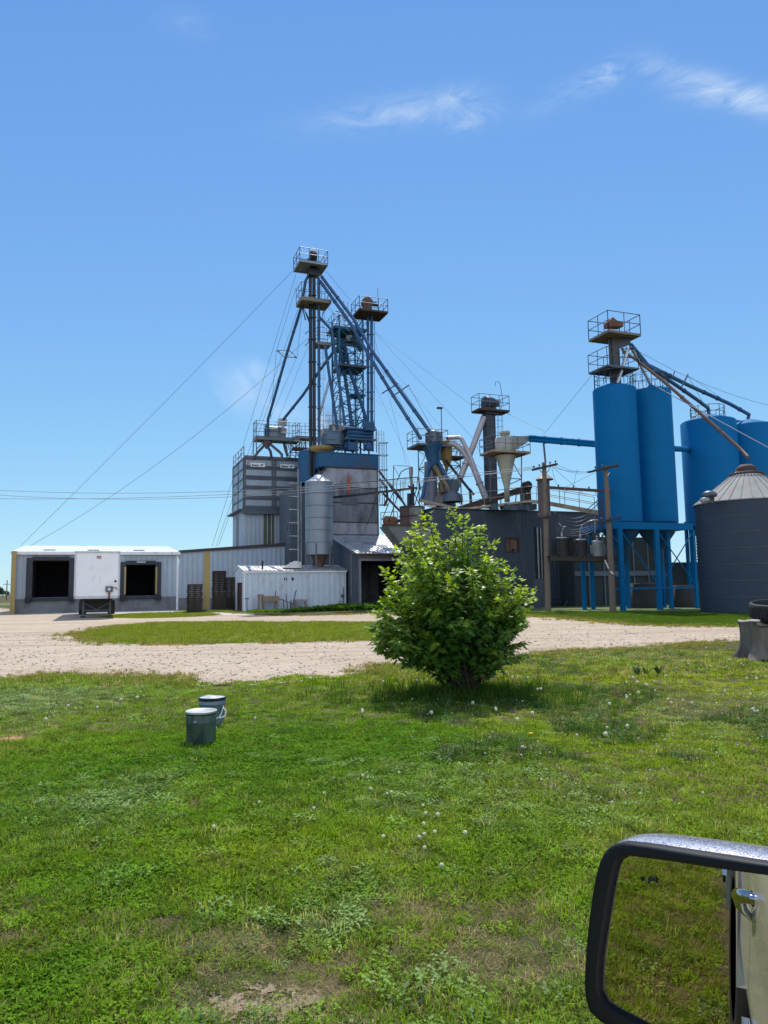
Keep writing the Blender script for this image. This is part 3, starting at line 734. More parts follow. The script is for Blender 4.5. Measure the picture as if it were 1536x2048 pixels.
# catwalk across the mill face
t2 = thing('wall_catwalk', 'narrow dark catwalk with single rail crossing the grey mill wall to the right', 'catwalk', P(668, 1000, 61.2))
a = P(668, 995, 60.6); b = P(834, 976, 58.6)
m = MB(); m.bar(a, b, .5, .12); m.build('deck', BLACKS, t2)
m = MB(); a2 = P(668, 970, 60.6); b2 = P(835, 954, 58.6); m.tube(a2, b2, .05, n=6)
for k in range(8): m.tube(a.lerp(b, k / 7), a2.lerp(b2, k / 7), .03, n=5)
m.tube(b2, P(840, 974, 58.6), .045, n=6)
m.build('railing', SLATE, t2)
m = MB()
for k in (.55, .8, 1): q = a.lerp(b, k); m.bar(q, q + U * (-.9) - Z * 2.6 + V * .4, .07)
m.build('bracket', BLACKS, t2)
# blue tank deck
t = thing('blue_tank_deck', 'wide dark blue steel band forming the deck on top of the mill', 'tank', C0 + Z * zM)
q0 = C0 + U * ulen(C0, 643) + Z * (zM + .1) + V * .2; lq = ulen(q0, 757); hq = zat(q0, 905) - zM - .1
m = MB(); m.obox(q0, U * lq, V * 6, Z * hq); m.build('tank_wall', BLUEB, t)
m = MB(); m.obox(q0 - V * .05 - U * .04 + Z * hq, U * (lq + .1), V * 6.1, Z * .1); m.build('rim', BLUED, t)
c = P(629, 960, 66.5); c.z = P(629, 964, 65.).z
t = thing('round_blue_tank', 'round dark blue tank between the panel bins and the tall twin tubes', 'tank', c)
m = MB(); r_ = 1.47; zt_ = zat(c, 907) - c.z; m.lathe(c, [(r_, 0), (r_, zt_), (r_ * .97, zt_ + .1), (.4, zt_ + .5), (.001, zt_ + .5)], 32); m.build('shell', BLUEB, t)
m = MB(); pan = P(643, 903, 64.2); m.lathe(pan, [(.2, -.35), (.95, 0), (1.1, .35), (1.0, .4), (.001, .25)], 20); m.build('tan_hood', M('ochre', (.3, .2, .06), .6), t)

# ---- tin roofed lean-to with wide dark doorway
D0 = P(716, 1218, 56.0); D0.z = 0
LD = 10.5; HD = zat(D0, 1108)
t = thing('lean_to_shed', 'dark shed with bright tin roof and wide black doorway behind the bush', 'shed', D0)
m = MB(); da = ulen(D0, 714.5)
ribbed(m, D0, U, LD, HD, [(.25, 8.2, 0, HD - .52)], pitch=.3)
DD = 7.5; hb = 1.95
ribbed(m, D0 + V * DD, -V, DD, HD, pitch=.3, rib=.02, top=lambda x: HD + hb * (1 - x / DD), out=-U)
m.build('wall', SLATE, t)
m = MB(); recess(m, D0, U, .25, 8.2, 0.01, HD - .52, 7.4); m.build('doorway', DARK, t)
m = MB(); m.obox(D0 + U * .1 - V * .06, U * .16, V * .05, Z * (HD - .5)); m.obox(D0 + U * .1 - V * .06 + Z * (HD - .52), U * 8.2, V * .05, Z * .16); m.build('door_frame', M('door_trim', (.22, .23, .25), .5, .2), t)
m = MB(); m.obox(D0 - V * .08 + Z * (HD - .36), U * LD, V * .07, Z * .36); m.build('fascia', M('fascia', (.12, .1, .11), .6), t)
m = MB(); ridged_roof(m, D0 + Z * (HD + .05) - V * .35 - U * .25, U, LD + .3, V * (DD + .35), hb + .1, pitch=.28, rib=.045); rf = m.build('roof', TIN, t)
m = MB(); m.tube(D0 - U * .45 + Z * 1.0 + V * .1, D0 - U * .45 + Z * (HD - .1) + V * .1, .09); m.path([D0 - U * .45 + Z * (HD - .1) + V * .1, D0 - U * .4 + Z * (HD + .05), D0 - U * .1 + Z * (HD + .06)], .09); m.build('downpipe', SLATE, t)

# ---- small hopper bin on legs
c = P(638.5, 1110, 58.5); zb_ = P(638, 1110, 58.5).z; c.z = 0
r_ = 27.6 / F * 58.5; ze = zat(c, 965); zt_ = zat(c, 953)
t = thing('hopper_bin', 'slim galvanised hopper bin with domed white top on grey legs', 'grain bin', c)
pr = []
nz = 70
for i in range(nz + 1): z = zb_ + (ze - zb_) * i / nz; pr.append((r_ + .012 * (i % 2), z))
m = MB(); m.lathe(c, pr, 40); sh = m.build('shell', M('hopper_steel', (.25, .28, .31), .45, .5, var=.1, dirt=(.2, .2, .2), dirt_amt=.2), t)
m = MB()
for k in range(1, 6): z = zb_ + (ze - zb_) * k / 6; m.lathe(c, [(r_ + .015, z - .02), (r_ + .03, z), (r_ + .015, z + .02)], 40)
m.build('seam', GREYS, sh)
m = MB(); m.lathe(c, [(r_ + .05, ze - .03), (r_ + .05, ze), (r_ * .35, zt_), (.3, zt_ + .12), (.001, zt_ + .12)], 18, sm=False); m.build('roof', M('bin_cap', (.7, .7, .66), .35, .3), t)
m = MB(); m.lathe(c, [(r_ * .98, zb_ + .02), (r_ * .6, zb_ - .05), (.15, zb_ - 1.3), (.15, zb_ - 1.6)], 24); m.build('cone', M('cone_rust', (.12, .08, .06), .6, .3, dirt=(.2, .11, .06), dirt_amt=.5), t)
for k in range(6):
    a = k * math.pi / 3 + .4; p = c + Vector((math.cos(a), math.sin(a), 0)) * (r_ + .03); m = MB(); m.cbox(p, .09, .09, zb_ + .9, 0); m.build('leg', GREYS, t)
# service ladder mast left of it
c = P(597, 1138, 57.6); c.z = 0
t = thing('ladder_mast', 'thin galvanised mast with climbing rungs left of the hopper bin', 'ladder', c)
h_ = zat(c, 938); m = MB(); m.tube(c, c + Z * h_, .07); m.tube(c + U * .22, c + U * .22 + Z * (h_ - 1), .045); m.build('mast', GALVD, t)
for k in range(9): m = MB(); z = h_ * (k + 1.5) / 10.6; m.bar(c + Z * z - U * .75, c + Z * z + U * .1, .05, .06); m.build('rung', GALV, t)
m = MB()
for k in range(4): z = 6.2; m.obox(c - U * (.2 + k * .22) + Z * z + V * .1, U * .07, V * .07, Z * .35)
m.build('hook', BLACKS, t)

# ---- dark metal building, window, annex
K0 = P(869, 1220, 52.0); K0.z = 0
LK = ulen(K0, 1206); HK = zat(K0, 1018.5)
t = thing('processing_building', 'large dark blue-grey ribbed building with a small boarded window behind the bush', 'building', K0)
wx0, wx1 = ulen(K0, 1016), ulen(K0, 1040); cK = K0 + U * wx0; z0, z1 = zat(cK, 1103), zat(cK, 1077)
m = MB(); ribbed(m, K0, U, LK, HK, [(wx0, wx1, z0, z1)], pitch=.3, rib=.03); ribbed(m, K0 + V * 6, -V, 6, HK, pitch=.3, out=-U)
m.obox(K0 + V * 6, U * LK, V * .1, Z * (HK - .1)); m.obox(K0 + U * LK, V * 6, -U * .1, Z * (HK - .1)); m.build('wall', DARKM, t)
m = MB(); m.obox(K0 + Z * HK - V * .06 - U * .06, U * (LK + .1), V * 6.2, Z * .1); m.build('roof', BLACKS, t)
m = MB(); m.obox(cK + Z * z0 + V * .08, U * (wx1 - wx0), V * .03, Z * (z1 - z0)); w = m.build('window', M('window_board', (.17, .1, .07), .8, 0, var=.2, stretch=(6, 6, .6)), t)
m = MB(); hh = z1 - z0; ww = wx1 - wx0
for a, b, c_, d in ((-.08, 0, -.08, hh + .08), (ww, ww + .08, -.08, hh + .08), (0, ww, -.08, 0), (0, ww, hh, hh + .08), (ww * .32, ww * .32 + .04, 0, hh)): m.obox(cK + U * a + Z * (z0 + c_) - V * .05, U * (b - a), V * .06, Z * (d - c_))
m.build('frame', RUSTD, w)
m = MB(); m.lathe(cK + U * ww * .58 + Z * (z0 + .1) - V * .0, [(.001, 0), (.09, 0), (.09, .05)], 10, ax=-V); m.build('vent_hole', BLACKS, w)
m = MB(); a = K0 + U * ulen(K0, 1049) - V * 1.3; m.obox(a, U * ulen(a, 1089), V * 1.25, Z * zat(a, 1158)); m.build('utility_cabinet', M('cabinet', (.065, .08, .1), .55), t)
for px in (1078, 1084.5):
    m = MB(); q = K0 + U * ulen(K0, px) - V * .15; m.tube(q + Z * zat(q, 1158), q + Z * zat(q, 1055), .06 if px < 1080 else .045, n=6); m.build('conduit', GALV, t)
m = MB(); q = K0 + U * ulen(K0, 1074) - V * .09; m.obox(q, U * .9, V * .05, Z * zat(q, 1054)); m.build('wall_recess', BLACKS, t)
for i, px in enumerate((1145, 1149.5, 1155, 1160)):
    m = MB(); q = K0 + U * ulen(K0, px) - V * .15; m.path([q + Z * zat(q, 1122), q + Z * (.7 + .12 * i), q + Z * (.35 + .1 * i) + U * .3 - V * .1], .03, 6); m.build('conduit', SLATE, t)
m = MB(); q = K0 + U * ulen(K0, 1130) - V * .8; m.path([q, q + Z * 1.6, q + Z * 1.75 + V * .4], .05, 6); m.path([q - U * .6, q - U * .05 + Z * .8], .04, 6)
for k in range(5): m.tube(K0 + U * ulen(K0, 1098) - V * .25 + Z * (.25 + .13 * k), K0 + U * ulen(K0, 1170) - V * .25 + Z * (.2 + .1 * k), .025, n=5)
m.build('floor_pipes', SLATE, t)
# hopper house and drum at its left
HOPM = M('hopper_panel', (.17, .165, .16), .6, .2, var=.2, dirt=(.1, .05, .03), dirt_amt=.35)
a = P(774, 1051, 53.6); b = P(867, 1052, 51.8); c1 = P(805, 1085, 53.0); c2 = P(865, 1085, 51.8)
t = thing('receiving_hopper', 'grey sloping receiving hopper above the bright tin roof', 'hopper', c1)
m = MB(); m.prism([a, b, c2 - Z * 1, c1 - Z * .2], V * 1.6); m.build('bin_body', HOPM, t)
m = MB(); m.bar(a + Z * .06 - V * .05, b + Z * .06 - V * .05, .2, .12); m.build('rim', RUSTD, t)
a = P(802, 1053, 53.2)
t = thing('twin_drum', 'pair of upright grey and rusty tanks standing on the receiving hopper', 'tank', a)
for px, mt, rr in ((813, RUSTD, .47), (832, HOPM, .65)):
    q = P(px, 1052, 53.2); m = MB(); h = P(px, 1014, 53.2).z - q.z; m.lathe(q, [(rr, 0), (rr, h), (rr * .9, h + .05), (.001, h + .1)], 20); x = m.build('drum', mt, t)
    m = MB()
    for k in (.5, .98): m.lathe(q, [(rr + .01, h * k - .04), (rr + .04, h * k), (rr + .01, h * k + .04)], 20)
    m.build('band', BLACKS, x)
for px, y0, y1, rr in ((818, 1014, 987, .14), (824, 1014, 975, .1), (827, 1014, 968, .06)):
    q = P(px, y0, 53.2); m = MB(); m.tube(q, P(px, y1, 53.2), rr); m.build('stack_pipe', BLACKS, t)
q = P(781, 1046, 59.6)
t = thing('blower_motor', 'rust-brown round motor beside a railing above the tin roof', 'motor', q)
m = MB(); m.lathe(q - U * .55 + Z * .15, [(.001, 0), (.3, 0), (.42, .1), (.42, .9), (.3, 1.1), (.001, 1.1)], 18, ax=U); m.build('casing', RUST, t)
m = MB(); m.cbox(q - Z * .3, 1.3, .5, .2); m.build('base', RUSTD, t)
m = MB(); m.tube(q + U * .6 + Z * .15, q + U * 1.0 + Z * .3, .15); m.tube(q + U * .9, q + U * .9 + Z * .5, .06); m.build('coupling', BLACKS, t)
m = MB(); rail(m, [P(762, 1052, 60.5), P(795, 1050, 60.0)], 1.1, .03, closed=False); m.build('railing', SLATE, t)
# ================================================================ ELEVATORS, SPOUTS, MACHINERY
STEELB = M('spout_steel', (.025, .08, .18), .45, .12, var=.25)
SILV = M('silver_spout', (.5, .52, .55), .3, .7, var=.1)
def spout(par, pts, r, mat=None, n=8, name='spout', flange=True):
    q = [P(*p) for p in pts]; m = MB(); m.path(q, r, n)
    if flange:
        for i in range(len(q) - 1):
            L_ = (q[i + 1] - q[i]).length; k = int(L_ / 3)
            for j in range(1, k + 1): c = q[i].lerp(q[i + 1], j / (k + 1)); d = norm(q[i + 1] - q[i]); m.tube(c - d * .05, c + d * .05, r * 1.3, n=n)
    return m.build(name, mat or STEELB, par)
def guy(par, a, b, r=.014, mat=None, name='guy_wire', s=0.):
    m = MB(); p, q = P(*a), P(*b); m.path(sag(p, q, s, 10) if s else [p, q], r, 4, cap=False); return m.build(name, mat or WIRE, par)

# ---- tall main elevator
DT = 64.0
b = P(628, 960, DT); b.z = 0
t = thing('bucket_elevator', 'tallest dark twin-tube bucket elevator with railed head platform and smaller platforms below', 'grain elevator', b)
for px0, px1, y0, y1, r, mt in ((620.7, 621.5, 548, 952, .15, BLACKS), (628.0, 628.6, 548, 952, .15, BLACKS), (637.3, 638.5, 556, 952, .13, STEELB)):
    m = MB(); p, q = P(px0, y0, DT), P(px1, y1, DT); m.tube(q, p, r, n=12)
    for k in range(1, 9): c = q.lerp(p, k / 9); m.cbox(c, r * 2.5, r * 2.5, .07)
    m.build('leg_casing', mt, t)
c = P(622, 532, DT - .3); p = platform(t, P(621, 533.5, DT), 2.55, 2.3, CREAM if 0 else GALVD, GREYS, 1.15, .2, rr=.03)
m = MB(); h = P(626, 512, DT); m.lathe(h - U * .28 - Z * .1, [(.001, 0), (.46, 0), (.5, .05), (.5, .5), (.46, .56), (.001, .56)], 20, ax=U); m.cbox(P(626, 545, DT), .6, .55, 1.3); hd = m.build('head', BLACKS, t)
m = MB(); m.obox(P(622, 501, DT - .3), U * .5, V * .4, Z * .12); m.build('inspection_cover', WHITE2, hd)
m = MB(); m.tube(P(614, 519, DT - .2), P(619, 519, DT - .2), .13); m.build('motor', GREYS, t)
p = platform(t, P(627, 604, DT + .1), 2.7, 1.9, M('tan_grating', (.2, .18, .13), .7), GREYS, 1.3, .32, rr=.025)
p = platform(t, P(645, 688, DT + .6), 1.25, 1.2, M('tan_grating', (.2, .18, .13)), GREYS, 1.3, .28, rr=.025)
m = MB()
for a, b_ in (((605, 610), (618, 645)), ((656, 606), (644, 632)), ((610, 668), (617, 662)), ((610, 692), (618, 683))): m.tube(P(*a, DT), P(*b_, DT), .035, n=6)
m.cbox(P(627, 553, DT), 1.0, .7, .6); m.build('bracket', BLACKS, t)
m = MB(); ladder(m, P(643.5, 950, DT + .3), P(642, 600, DT + .3), .35, r=.014, step=.4); cage(m, P(643.5, 760, DT + .3), P(642.5, 700, DT + .3), .3, -V, 1.4); cage(m, P(643, 680, DT + .3), P(642.5, 615, DT + .3), .3, -V, 1.4); m.build('ladder', SLATE, t)
spout(t, [(616, 553, DT), (611, 562, DT), (603, 612, DT + .5), (571, 716, DT + 1.5), (545, 808, DT + 2.6), (536, 838, DT + 3), (535, 872, DT + 3.2)], .13)
m = MB(); a, b_, c_, d_ = P(553, 701, DT + 1.5), P(578, 700, DT + 1.3), P(594, 715.5, DT + 1.1), P(568, 714, DT + 1.6)
for x, y in ((a, b_), (b_, c_), (c_, d_), (d_, a), (a, c_)): m.tube(x, y, .035, n=5)
m.build('spout_spreader', GREYS, t)
spout(t, [(611, 640, DT), (604, 612, DT), (613, 628, DT), (618, 640, DT)], .06, flange=False)
spout(t, [(638, 633, DT), (664, 661, DT), (669, 700, DT), (690, 850, DT + .5)], .12)
spout(t, [(672, 697, DT + 1.2), (640, 740, DT + 1.1), (606, 790, DT + 1.8), (566, 840, DT + 3)], .13)
spout(t, [(650, 690, DT), (660, 760, DT), (675, 858, DT + .5)], .13)
spout(t, [(659, 760, DT + 1), (644, 812, DT + 1), (636, 840, DT + 1)], .12, mat=SILV)
spout(t, [(643, 553, DT), (707, 638, DT - 1), (747, 706, DT - 3.4), (800, 781, DT - 5), (858, 862, DT - 6)], .145)
spout(t, [(640, 562, DT), (700, 646, DT - 1.4), (740, 715, DT - 3.6), (790, 797, DT - 5), (842, 878, DT - 6)], .145)
m = MB()
for a, b_ in (((764, 787), (796, 767)), ((783, 794), (818, 770))):
    m.tube(P(*a, DT - 5), P(*b_, DT - 4.6), .05, n=5)
m.build('spout_spreader', BLACKS, t)
for a, b_, s in (((585, 542, DT), (42, 1091, DT), .2), ((616, 676, DT), (60, 1092, 63), 1.2), ((592, 548, DT), (424, 1093, 62), 0), ((600, 606, DT), (432, 1093, 62), 0), ((608, 612, DT), (437, 1092, 63), 0), ((553, 701, DT + 1.5), (541, 838, DT + 2.5), 0), ((593, 716, DT), (540, 838, DT + 2.5), 0),
                 ((594, 716, DT), (606, 606, DT), 0), ((553, 701, DT + 1.5), (592, 575, DT), 0), ((616, 692, DT), (552, 850, DT + 3), 0), ((651, 541, DT), (700, 600, DT + 1), 0), ((652, 606, DT), (862, 860, DT - 6), 0), ((796, 768, DT - 5), (650, 610, DT), 0), ((817, 771, DT - 5), (866, 860, DT - 6), 0), ((797, 767, DT - 5), (862, 862, DT - 6), 0)):
    guy(t, a, b_, s=s)

# ---- second elevator with round rusty head
b = P(740, 880, 66); b.z = 0; D2 = 66.0
t = thing('bucket_elevator', 'second elevator whose platform carries a round rust-brown head, right of the lattice tower', 'grain elevator', b)
for px, r in ((736.3, .12), (743.5, .14)):
    m = MB(); p, q = P(px - .3, 632, D2), P(px, 902, D2); m.tube(q, p, r, n=12)
    for k in range(1, 7): c = q.lerp(p, k / 7); m.cbox(c, r * 2.4, r * 2.4, .06)
    m.build('leg_casing', STEELB, t)
platform(t, P(739, 628.5, D2), 2.75, 2.3, RUSTD, GREYS, 1.15, .16, rr=.03, beams=5)
m = MB(); h = P(734, 606, D2); m.lathe(h - V * .3, [(.001, 0), (.45, 0), (.52, .06), (.52, .55), (.45, .6), (.001, .6)], 24, ax=V); m.cbox(h - Z * 1.05, .75, .6, .7); m.build('head', M('rust_head', (.13, .075, .055), .75), t)
m = MB(); m.tube(h + U * .45 - Z * .1, h + U * 1.05 - Z * .12, .13); m.tube(h + U * .45 + Z * .16, h + U * .95 + Z * .2, .06); m.build('motor', RUSTD, t)
m = MB(); m.tube(P(756.5, 625, D2), P(755.5, 576, D2), .025, n=5); m.build('lightning_rod', GREYS, t)
for a, b_ in (((750, 664, D2), (945, 812, 58)), ((750, 666, D2), (1000, 935, 56)), ((750, 696, D2), (880, 852, 58)), ((748, 700, D2), (828, 858, 60)), ((750, 740, D2), (846, 866, 60)), ((750, 770, D2), (820, 930, 60)), ((752, 800, D2), (1060, 1000, 54)), ((750, 680, D2), (812, 928, 60))):
    guy(t, a, b_, .011)
m = MB(); m.tube(P(749, 640, D2), P(749, 860, D2), .03, n=5)
for y in (733, 797): m.bar(P(733, y, D2 - .2), P(747, y, D2 - .2), .09)
m.path([P(748, 840, D2), P(749, 852, D2), P(753, 860, D2), P(753, 905, D2)], .05, 6); m.build('cable_pipe', GREYS, t)

# ---- blue lattice tower
b = P(697, 905, 70); zt = P(697, 640, 70).z; z0 = P(697, 905, 70).z; b.z = 0; D3 = 70.0
t = thing('lattice_tower', 'blue steel lattice tower with several railed landings between the two elevators', 'tower', Vector((b.x, b.y, z0)))
m = MB(); lattice(m, b, 2.35, z0, zt, 1.5, .095, .042); m.build('frame', M('lattice_blue', (.02, .13, .24), .5, .1), t)
LB_ = M('landing_blue', (.02, .11, .19), .55, .2, var=.25)
platform(t, P(693, 663, D3), 3.3, 2.5, LB_, LB_, 1.2, .22, rr=.025, beams=5)
platform(t, P(698, 737, D3 - .2), 2.7, 2.6, M('landing_slate', (.05, .07, .1)), LB_, 1.1, .2, rr=.025, beams=5)
platform(t, P(712, 792, D3), 1.5, 1.4, LB_, LB_, 1.1, .12, rr=.02)
platform(t, P(700, 862, D3), 2.6, 2.4, LB_, LB_, 1.1, .12, rr=.02)
m = MB(); m.path([P(672, 705, D3 - .5), P(681, 686, D3 - .5), P(697, 678, D3 - .5), P(712, 684, D3 - .5), P(722, 702, D3 - .5)], [.2, .28, .22, .28, .2], 8)
m.path([P(678, 700, D3 - .6), P(684, 688, D3 - .6), P(690, 704, D3 - .6), P(687, 726, D3 - .6)], .19, 8); m.cbox(P(697, 690, D3), 2.6, .9, .42); m.build('distributor', M('distributor_blue', (.02, .06, .09), .5, .2), t)
m = MB(); m.cbox(P(698, 682, D3 - .6), .5, .3, .55); m.build('control_box', M('box_pale', (.4, .4, .36), .5), t)
for i, pts in enumerate(([(680, 694, D3 - .8), (688, 740, D3 - .9), (697, 800, D3 - 1.5), (706, 868, D3 - 2)], [(690, 694, D3 - .8), (700, 745, D3 - .9), (722, 805, D3 - 1.5), (738, 858, D3 - 2)], [(716, 694, D3 - .8), (750, 745, D3 - 5), (780, 790, D3 - 9)], [(676, 706, D3 - .8), (664, 745, D3 - .9), (655, 800, D3 - 1.4)])[:2]):
    spout(t, pts, .17, BLUED)
m = MB(); ladder(m, P(692, 648, D3), P(691.5, 603, D3), .42, r=.022); ladder(m, P(712, 862, D3 - .5), P(711, 742, D3 - .5), .38, r=.018); cage(m, P(704, 752, D3), P(704, 700, D3), .5, -V, .9)
m.path([P(686, 640, D3), P(685, 604, D3), P(689, 604, D3)], .025, 5); m.bar(P(671, 622, D3 - .5), P(706, 632, D3 - .5), .06); m.build('ladder', LB_, t)

# ---- equipment platform above the panel bins
a = P(551, 876, 68.6)
t = thing('conveyor_platform', 'grey railed platform carrying a drum conveyor above the panelled bins', 'platform', a)
p = platform(t, P(553, 877, 68.6), 4.1, 1.5, M('platform_grey', (.16, .18, .19), .6), GREYS, 1.45, .32, rr=.03)
m = MB(); zr = zC
for q in p: m.tube(q, Vector((q.x, q.y, zr)), .05, n=6)
m.tube(Vector((p[1].x, p[1].y, zr)), p[1] - U * 1. - Z * .3, .04); m.tube(Vector((p[0].x, p[0].y, zr + .7)), p[0] + U * .9 - Z * .3, .04); m.build('post', GREYS, t)
m = MB(); q = P(535, 860, 68.4); m.tube(q, q + U * 1.75, .38, n=16); m.cbox(q + U * .9 - Z * .62, 1.6, .6, .4); m.build('drum_conveyor', GALVD, t)
m = MB(); q = P(533, 858, 68.2); m.lathe(q - U * .1, [(.001, 0), (.42, 0), (.42, .3), (.001, .3)], 16, ax=U); m.tube(q, P(533, 876, 68), .18); m.build('inlet', BLACKS, t)
m = MB(); m.obox(P(559, 849, 68.2), U * .72, V * .5, Z * .6); m.tube(P(565.5, 848, 68.4), P(566, 864, 68.4), .13); m.prism([P(562, 866, 68.3), P(573, 868, 68.3), P(573, 859, 68.3), P(567, 853, 68.3)], V * .6); m.build('weigh_box', M('pale_box', (.42, .41, .42), .5), t)
m = MB(); q = P(534, 884, 68.0); m.lathe(q - Z * .4, [(.12, -.25), (.28, 0), (.5, .3), (.28, .75), (.2, .95)], 10, sm=False); m.build('flow_divider', M('divider', (.14, .11, .12), .7, .2), t)
for pts in ([(530, 889, 68), (515, 905, 68), (507, 918, 68.2)], [(535, 893, 68), (541, 903, 68), (543, 915, 68.5)], [(540, 888, 68), (558, 903, 68), (563.5, 909, 68), (564, 920, 68)], [(567, 883, 69), (571, 900, 69), (575, 912, 69)]): spout(t, pts, .13, GREYS)
a = P(612, 880, 70.)
t = thing('rear_walkway', 'grey walkway with thin railing just left of the steam, behind the twin tubes', 'walkway', a)
platform(t, P(616, 876, 71), 2.8, 1.4, GALVD, GREYS, 1.3, .2)
platform(t, P(610, 897, 69.), 2.4, .8, RUSTD, GREYS, 1.1, .2)
m = MB(); lattice(m, P(592, 900, 71), 1.5, zC - .5, P(592, 880, 71).z, 1.2, .05, .03); m.build('post', SLATE, t)

# ---- fans and stacks on the blue deck
zd = q0.z + hq + .1
a = q0 + V * 2 + Z * (hq)
t = thing('exhaust_fan_unit', 'weathered pale sheet-metal fan housings venting steam on the blue deck', 'fan', a)
FANM = M('fan_housing', (.33, .33, .34), .6, .2, dirt=(.2, .11, .07), dirt_amt=.4)
m = MB(); m.cbox(P(682, 898, 65.5) , 2.0, 1.6, P(682, 856, 65.5).z - P(682, 898, 65.5).z); m.build('housing', FANM, t)
m = MB(); m.lathe(P(668, 893, 65), [(1.15, 0), (1.15, .9), (.7, 1.3), (.45, 1.35), (.45, 1.9)], 20); m.build('collector', M('collector_blue', (.1, .15, .19), .5, .2, dirt=(.12, .08, .06), dirt_amt=.3), t)
m = MB(); m.cbox(P(658, 880, 66.5), 1.5, 1.4, .9); m.tube(P(655, 880, 66), P(655, 858, 66), .3); m.path([P(650, 898, 65), P(652, 885, 65), P(661, 880, 65)], .2, 8); m.build('duct', FANM, t)
m = MB(); rail(m, [P(648, 905, 63.5), P(648, 905, 63.5) + U * 1.6 ], 1.2, .025, closed=False); rail(m, deckpts(P(666, 862, 67), 4.0, 2), 1.2, .025); m.build('railing', SLATE, t)
m = MB(); m.path([P(660, 900, 64), P(668, 898, 64), P(692, 899, 64), P(694, 880, 64)], .05, 6); m.build('pipe', BLUED, t)
a = P(718, 900, 64.5)
t = thing('drive_station', 'dark blue machine station with twin drive drums under the second elevator', 'machine', a)
zz = P(718, 904, 64.5).z; zt_ = P(718, 862, 64.5).z
m = MB(); q = P(718, 904, 64.5)
for dx in (-1.1, -.35, .35, 1.15):
    for dy in (-.5, .6): m.cbox(q + U * dx + V * dy, .13, .13, zt_ - zz)
m.cbox(q + Z * .95, 2.7, 1.4, .14); m.cbox(q + Z * (zt_ - zz - .02), 2.7, 1.4, .12); m.build('frame', BLUED, t)
m = MB()
for z in (1.28, 1.62): m.tube(q + Z * z - U * 1.1 - V * .5, q + Z * z + U * .95 - V * .5, .2, n=12)
m.build('drum', BLUED, t)
m = MB(); m.cbox(q + U * -.8 - V * .3, .8, .8, .7); m.cbox(P(737, 862, 64), .85, .6, .75); m.lathe(q + U * .7 + Z * .1 - V * .6, [(.3, 0), (.3, .5), (.15, .7)], 10); m.build('gearbox', BLUED, t)
m = MB(); m.cbox(q + U * .1 + Z * 1.09 - V * .3, 2.9, .4, .07); m.build('walk_plate', TAN, t)
m = MB(); m.path([P(693, 897, 64.4), P(699, 870, 64.4), P(697, 858, 64.4)], .3, 10); m.build('intake', BLUED, t)
# caged ladder tower right of the mill
a = P(768, 1000, 62); a.z = P(768, 1000, 62).z
t = thing('caged_ladder', 'pale caged ladder cluster rising beside the mill wall', 'ladder', a)
CL = M('cage_grey', (.22, .25, .3), .5, .3)
m = MB(); ladder(m, P(764, 1005, 62), P(762, 862, 62), .5, r=.022); m.build('ladder', CL, t)
m = MB()
for px in (760, 765, 769, 774): m.tube(P(px, 1012, 61.6), P(px - 1, 886, 61.6), .03, n=5)
for y in (886, 911, 940, 975, 1010): q = P(767, y, 61.6); m.path([q - U * .32 - V * .25, q + U * .32 - V * .25, q + U * .32 + V * .25, q - U * .32 + V * .25, q - U * .32 - V * .25], .035, 5)
m.build('cage', CL, t)
m = MB(); ladder(m, P(757.5, 884, 62.2), P(757, 859, 62.2), .5, r=.02, step=.18); rail(m, [P(747, 903, 62.5), P(757, 906, 62.5)], 1.3, .03, closed=False); m.build('railing', CL, t)

# ---- leaning pipes and gantry at the corner of the mill
a = P(790, 1000, 60)
t = thing('spout_gantry', 'tangle of dark spouts and pipes sloping down from the mill corner to the drums', 'gantry', a)
for pts, r in (([(758, 942, 60.8), (790, 985, 60), (806, 1004, 59.4), (811, 1012, 59)], .1), ([(759, 958, 60.8), (773, 975, 60.4), (775, 998, 60.2), (768, 1012, 60.2)], .1), ([(765, 985, 60.4), (790, 1012, 59.8), (802, 1024, 59.4)], .1), ([(778, 966, 60), (803, 998, 59.4)], .09)):
    spout(t, pts, r, RUSTD)
m = MB(); m.path([P(787, 1040, 59.5), P(787, 931, 59.5), P(819, 932, 59.5)], .04, 6); m.path([P(795, 960, 59), P(802, 944, 59), P(812, 938, 59), P(818, 937, 59)], .045, 6)
for px in (801, 806, 793): m.tube(P(px, 1000, 59), P(px, 962, 59), .03, n=5)
m.path([P(826, 990, 58.6), P(826, 1012, 58.6)], .06); m.tube(P(764, 1040, 60), P(786, 985, 60), .035); m.tube(P(787, 933, 59.5), P(800, 955, 59.5), .02, n=4); m.build('pipe', SLATE, t)
m = MB(); q = P(822, 934, 59); qe = P(823, 976, 59); m.path([q, P(822, 945, 59), P(822, 966, 59), qe], [.17, .17, .1, .06], 10); m.build('small_cyclone', M('pink_steel', (.34, .27, .3), .5, .2), t)
m = MB(); m.path([qe - Z * .1, P(816, 972, 59), P(826, 975, 59)], .12, 6); m.build('airlock', RUST, t)
m = MB()
for a_, b_ in (((825, 960), (828, 1010)), ((838, 980), (829, 1012)), ((828, 985), (838, 1008)), ((838, 955), (840, 980))): m.tube(P(*a_, 58.7), P(*b_, 58.7), .04, n=5)
m.build('frame', SLATE, t)

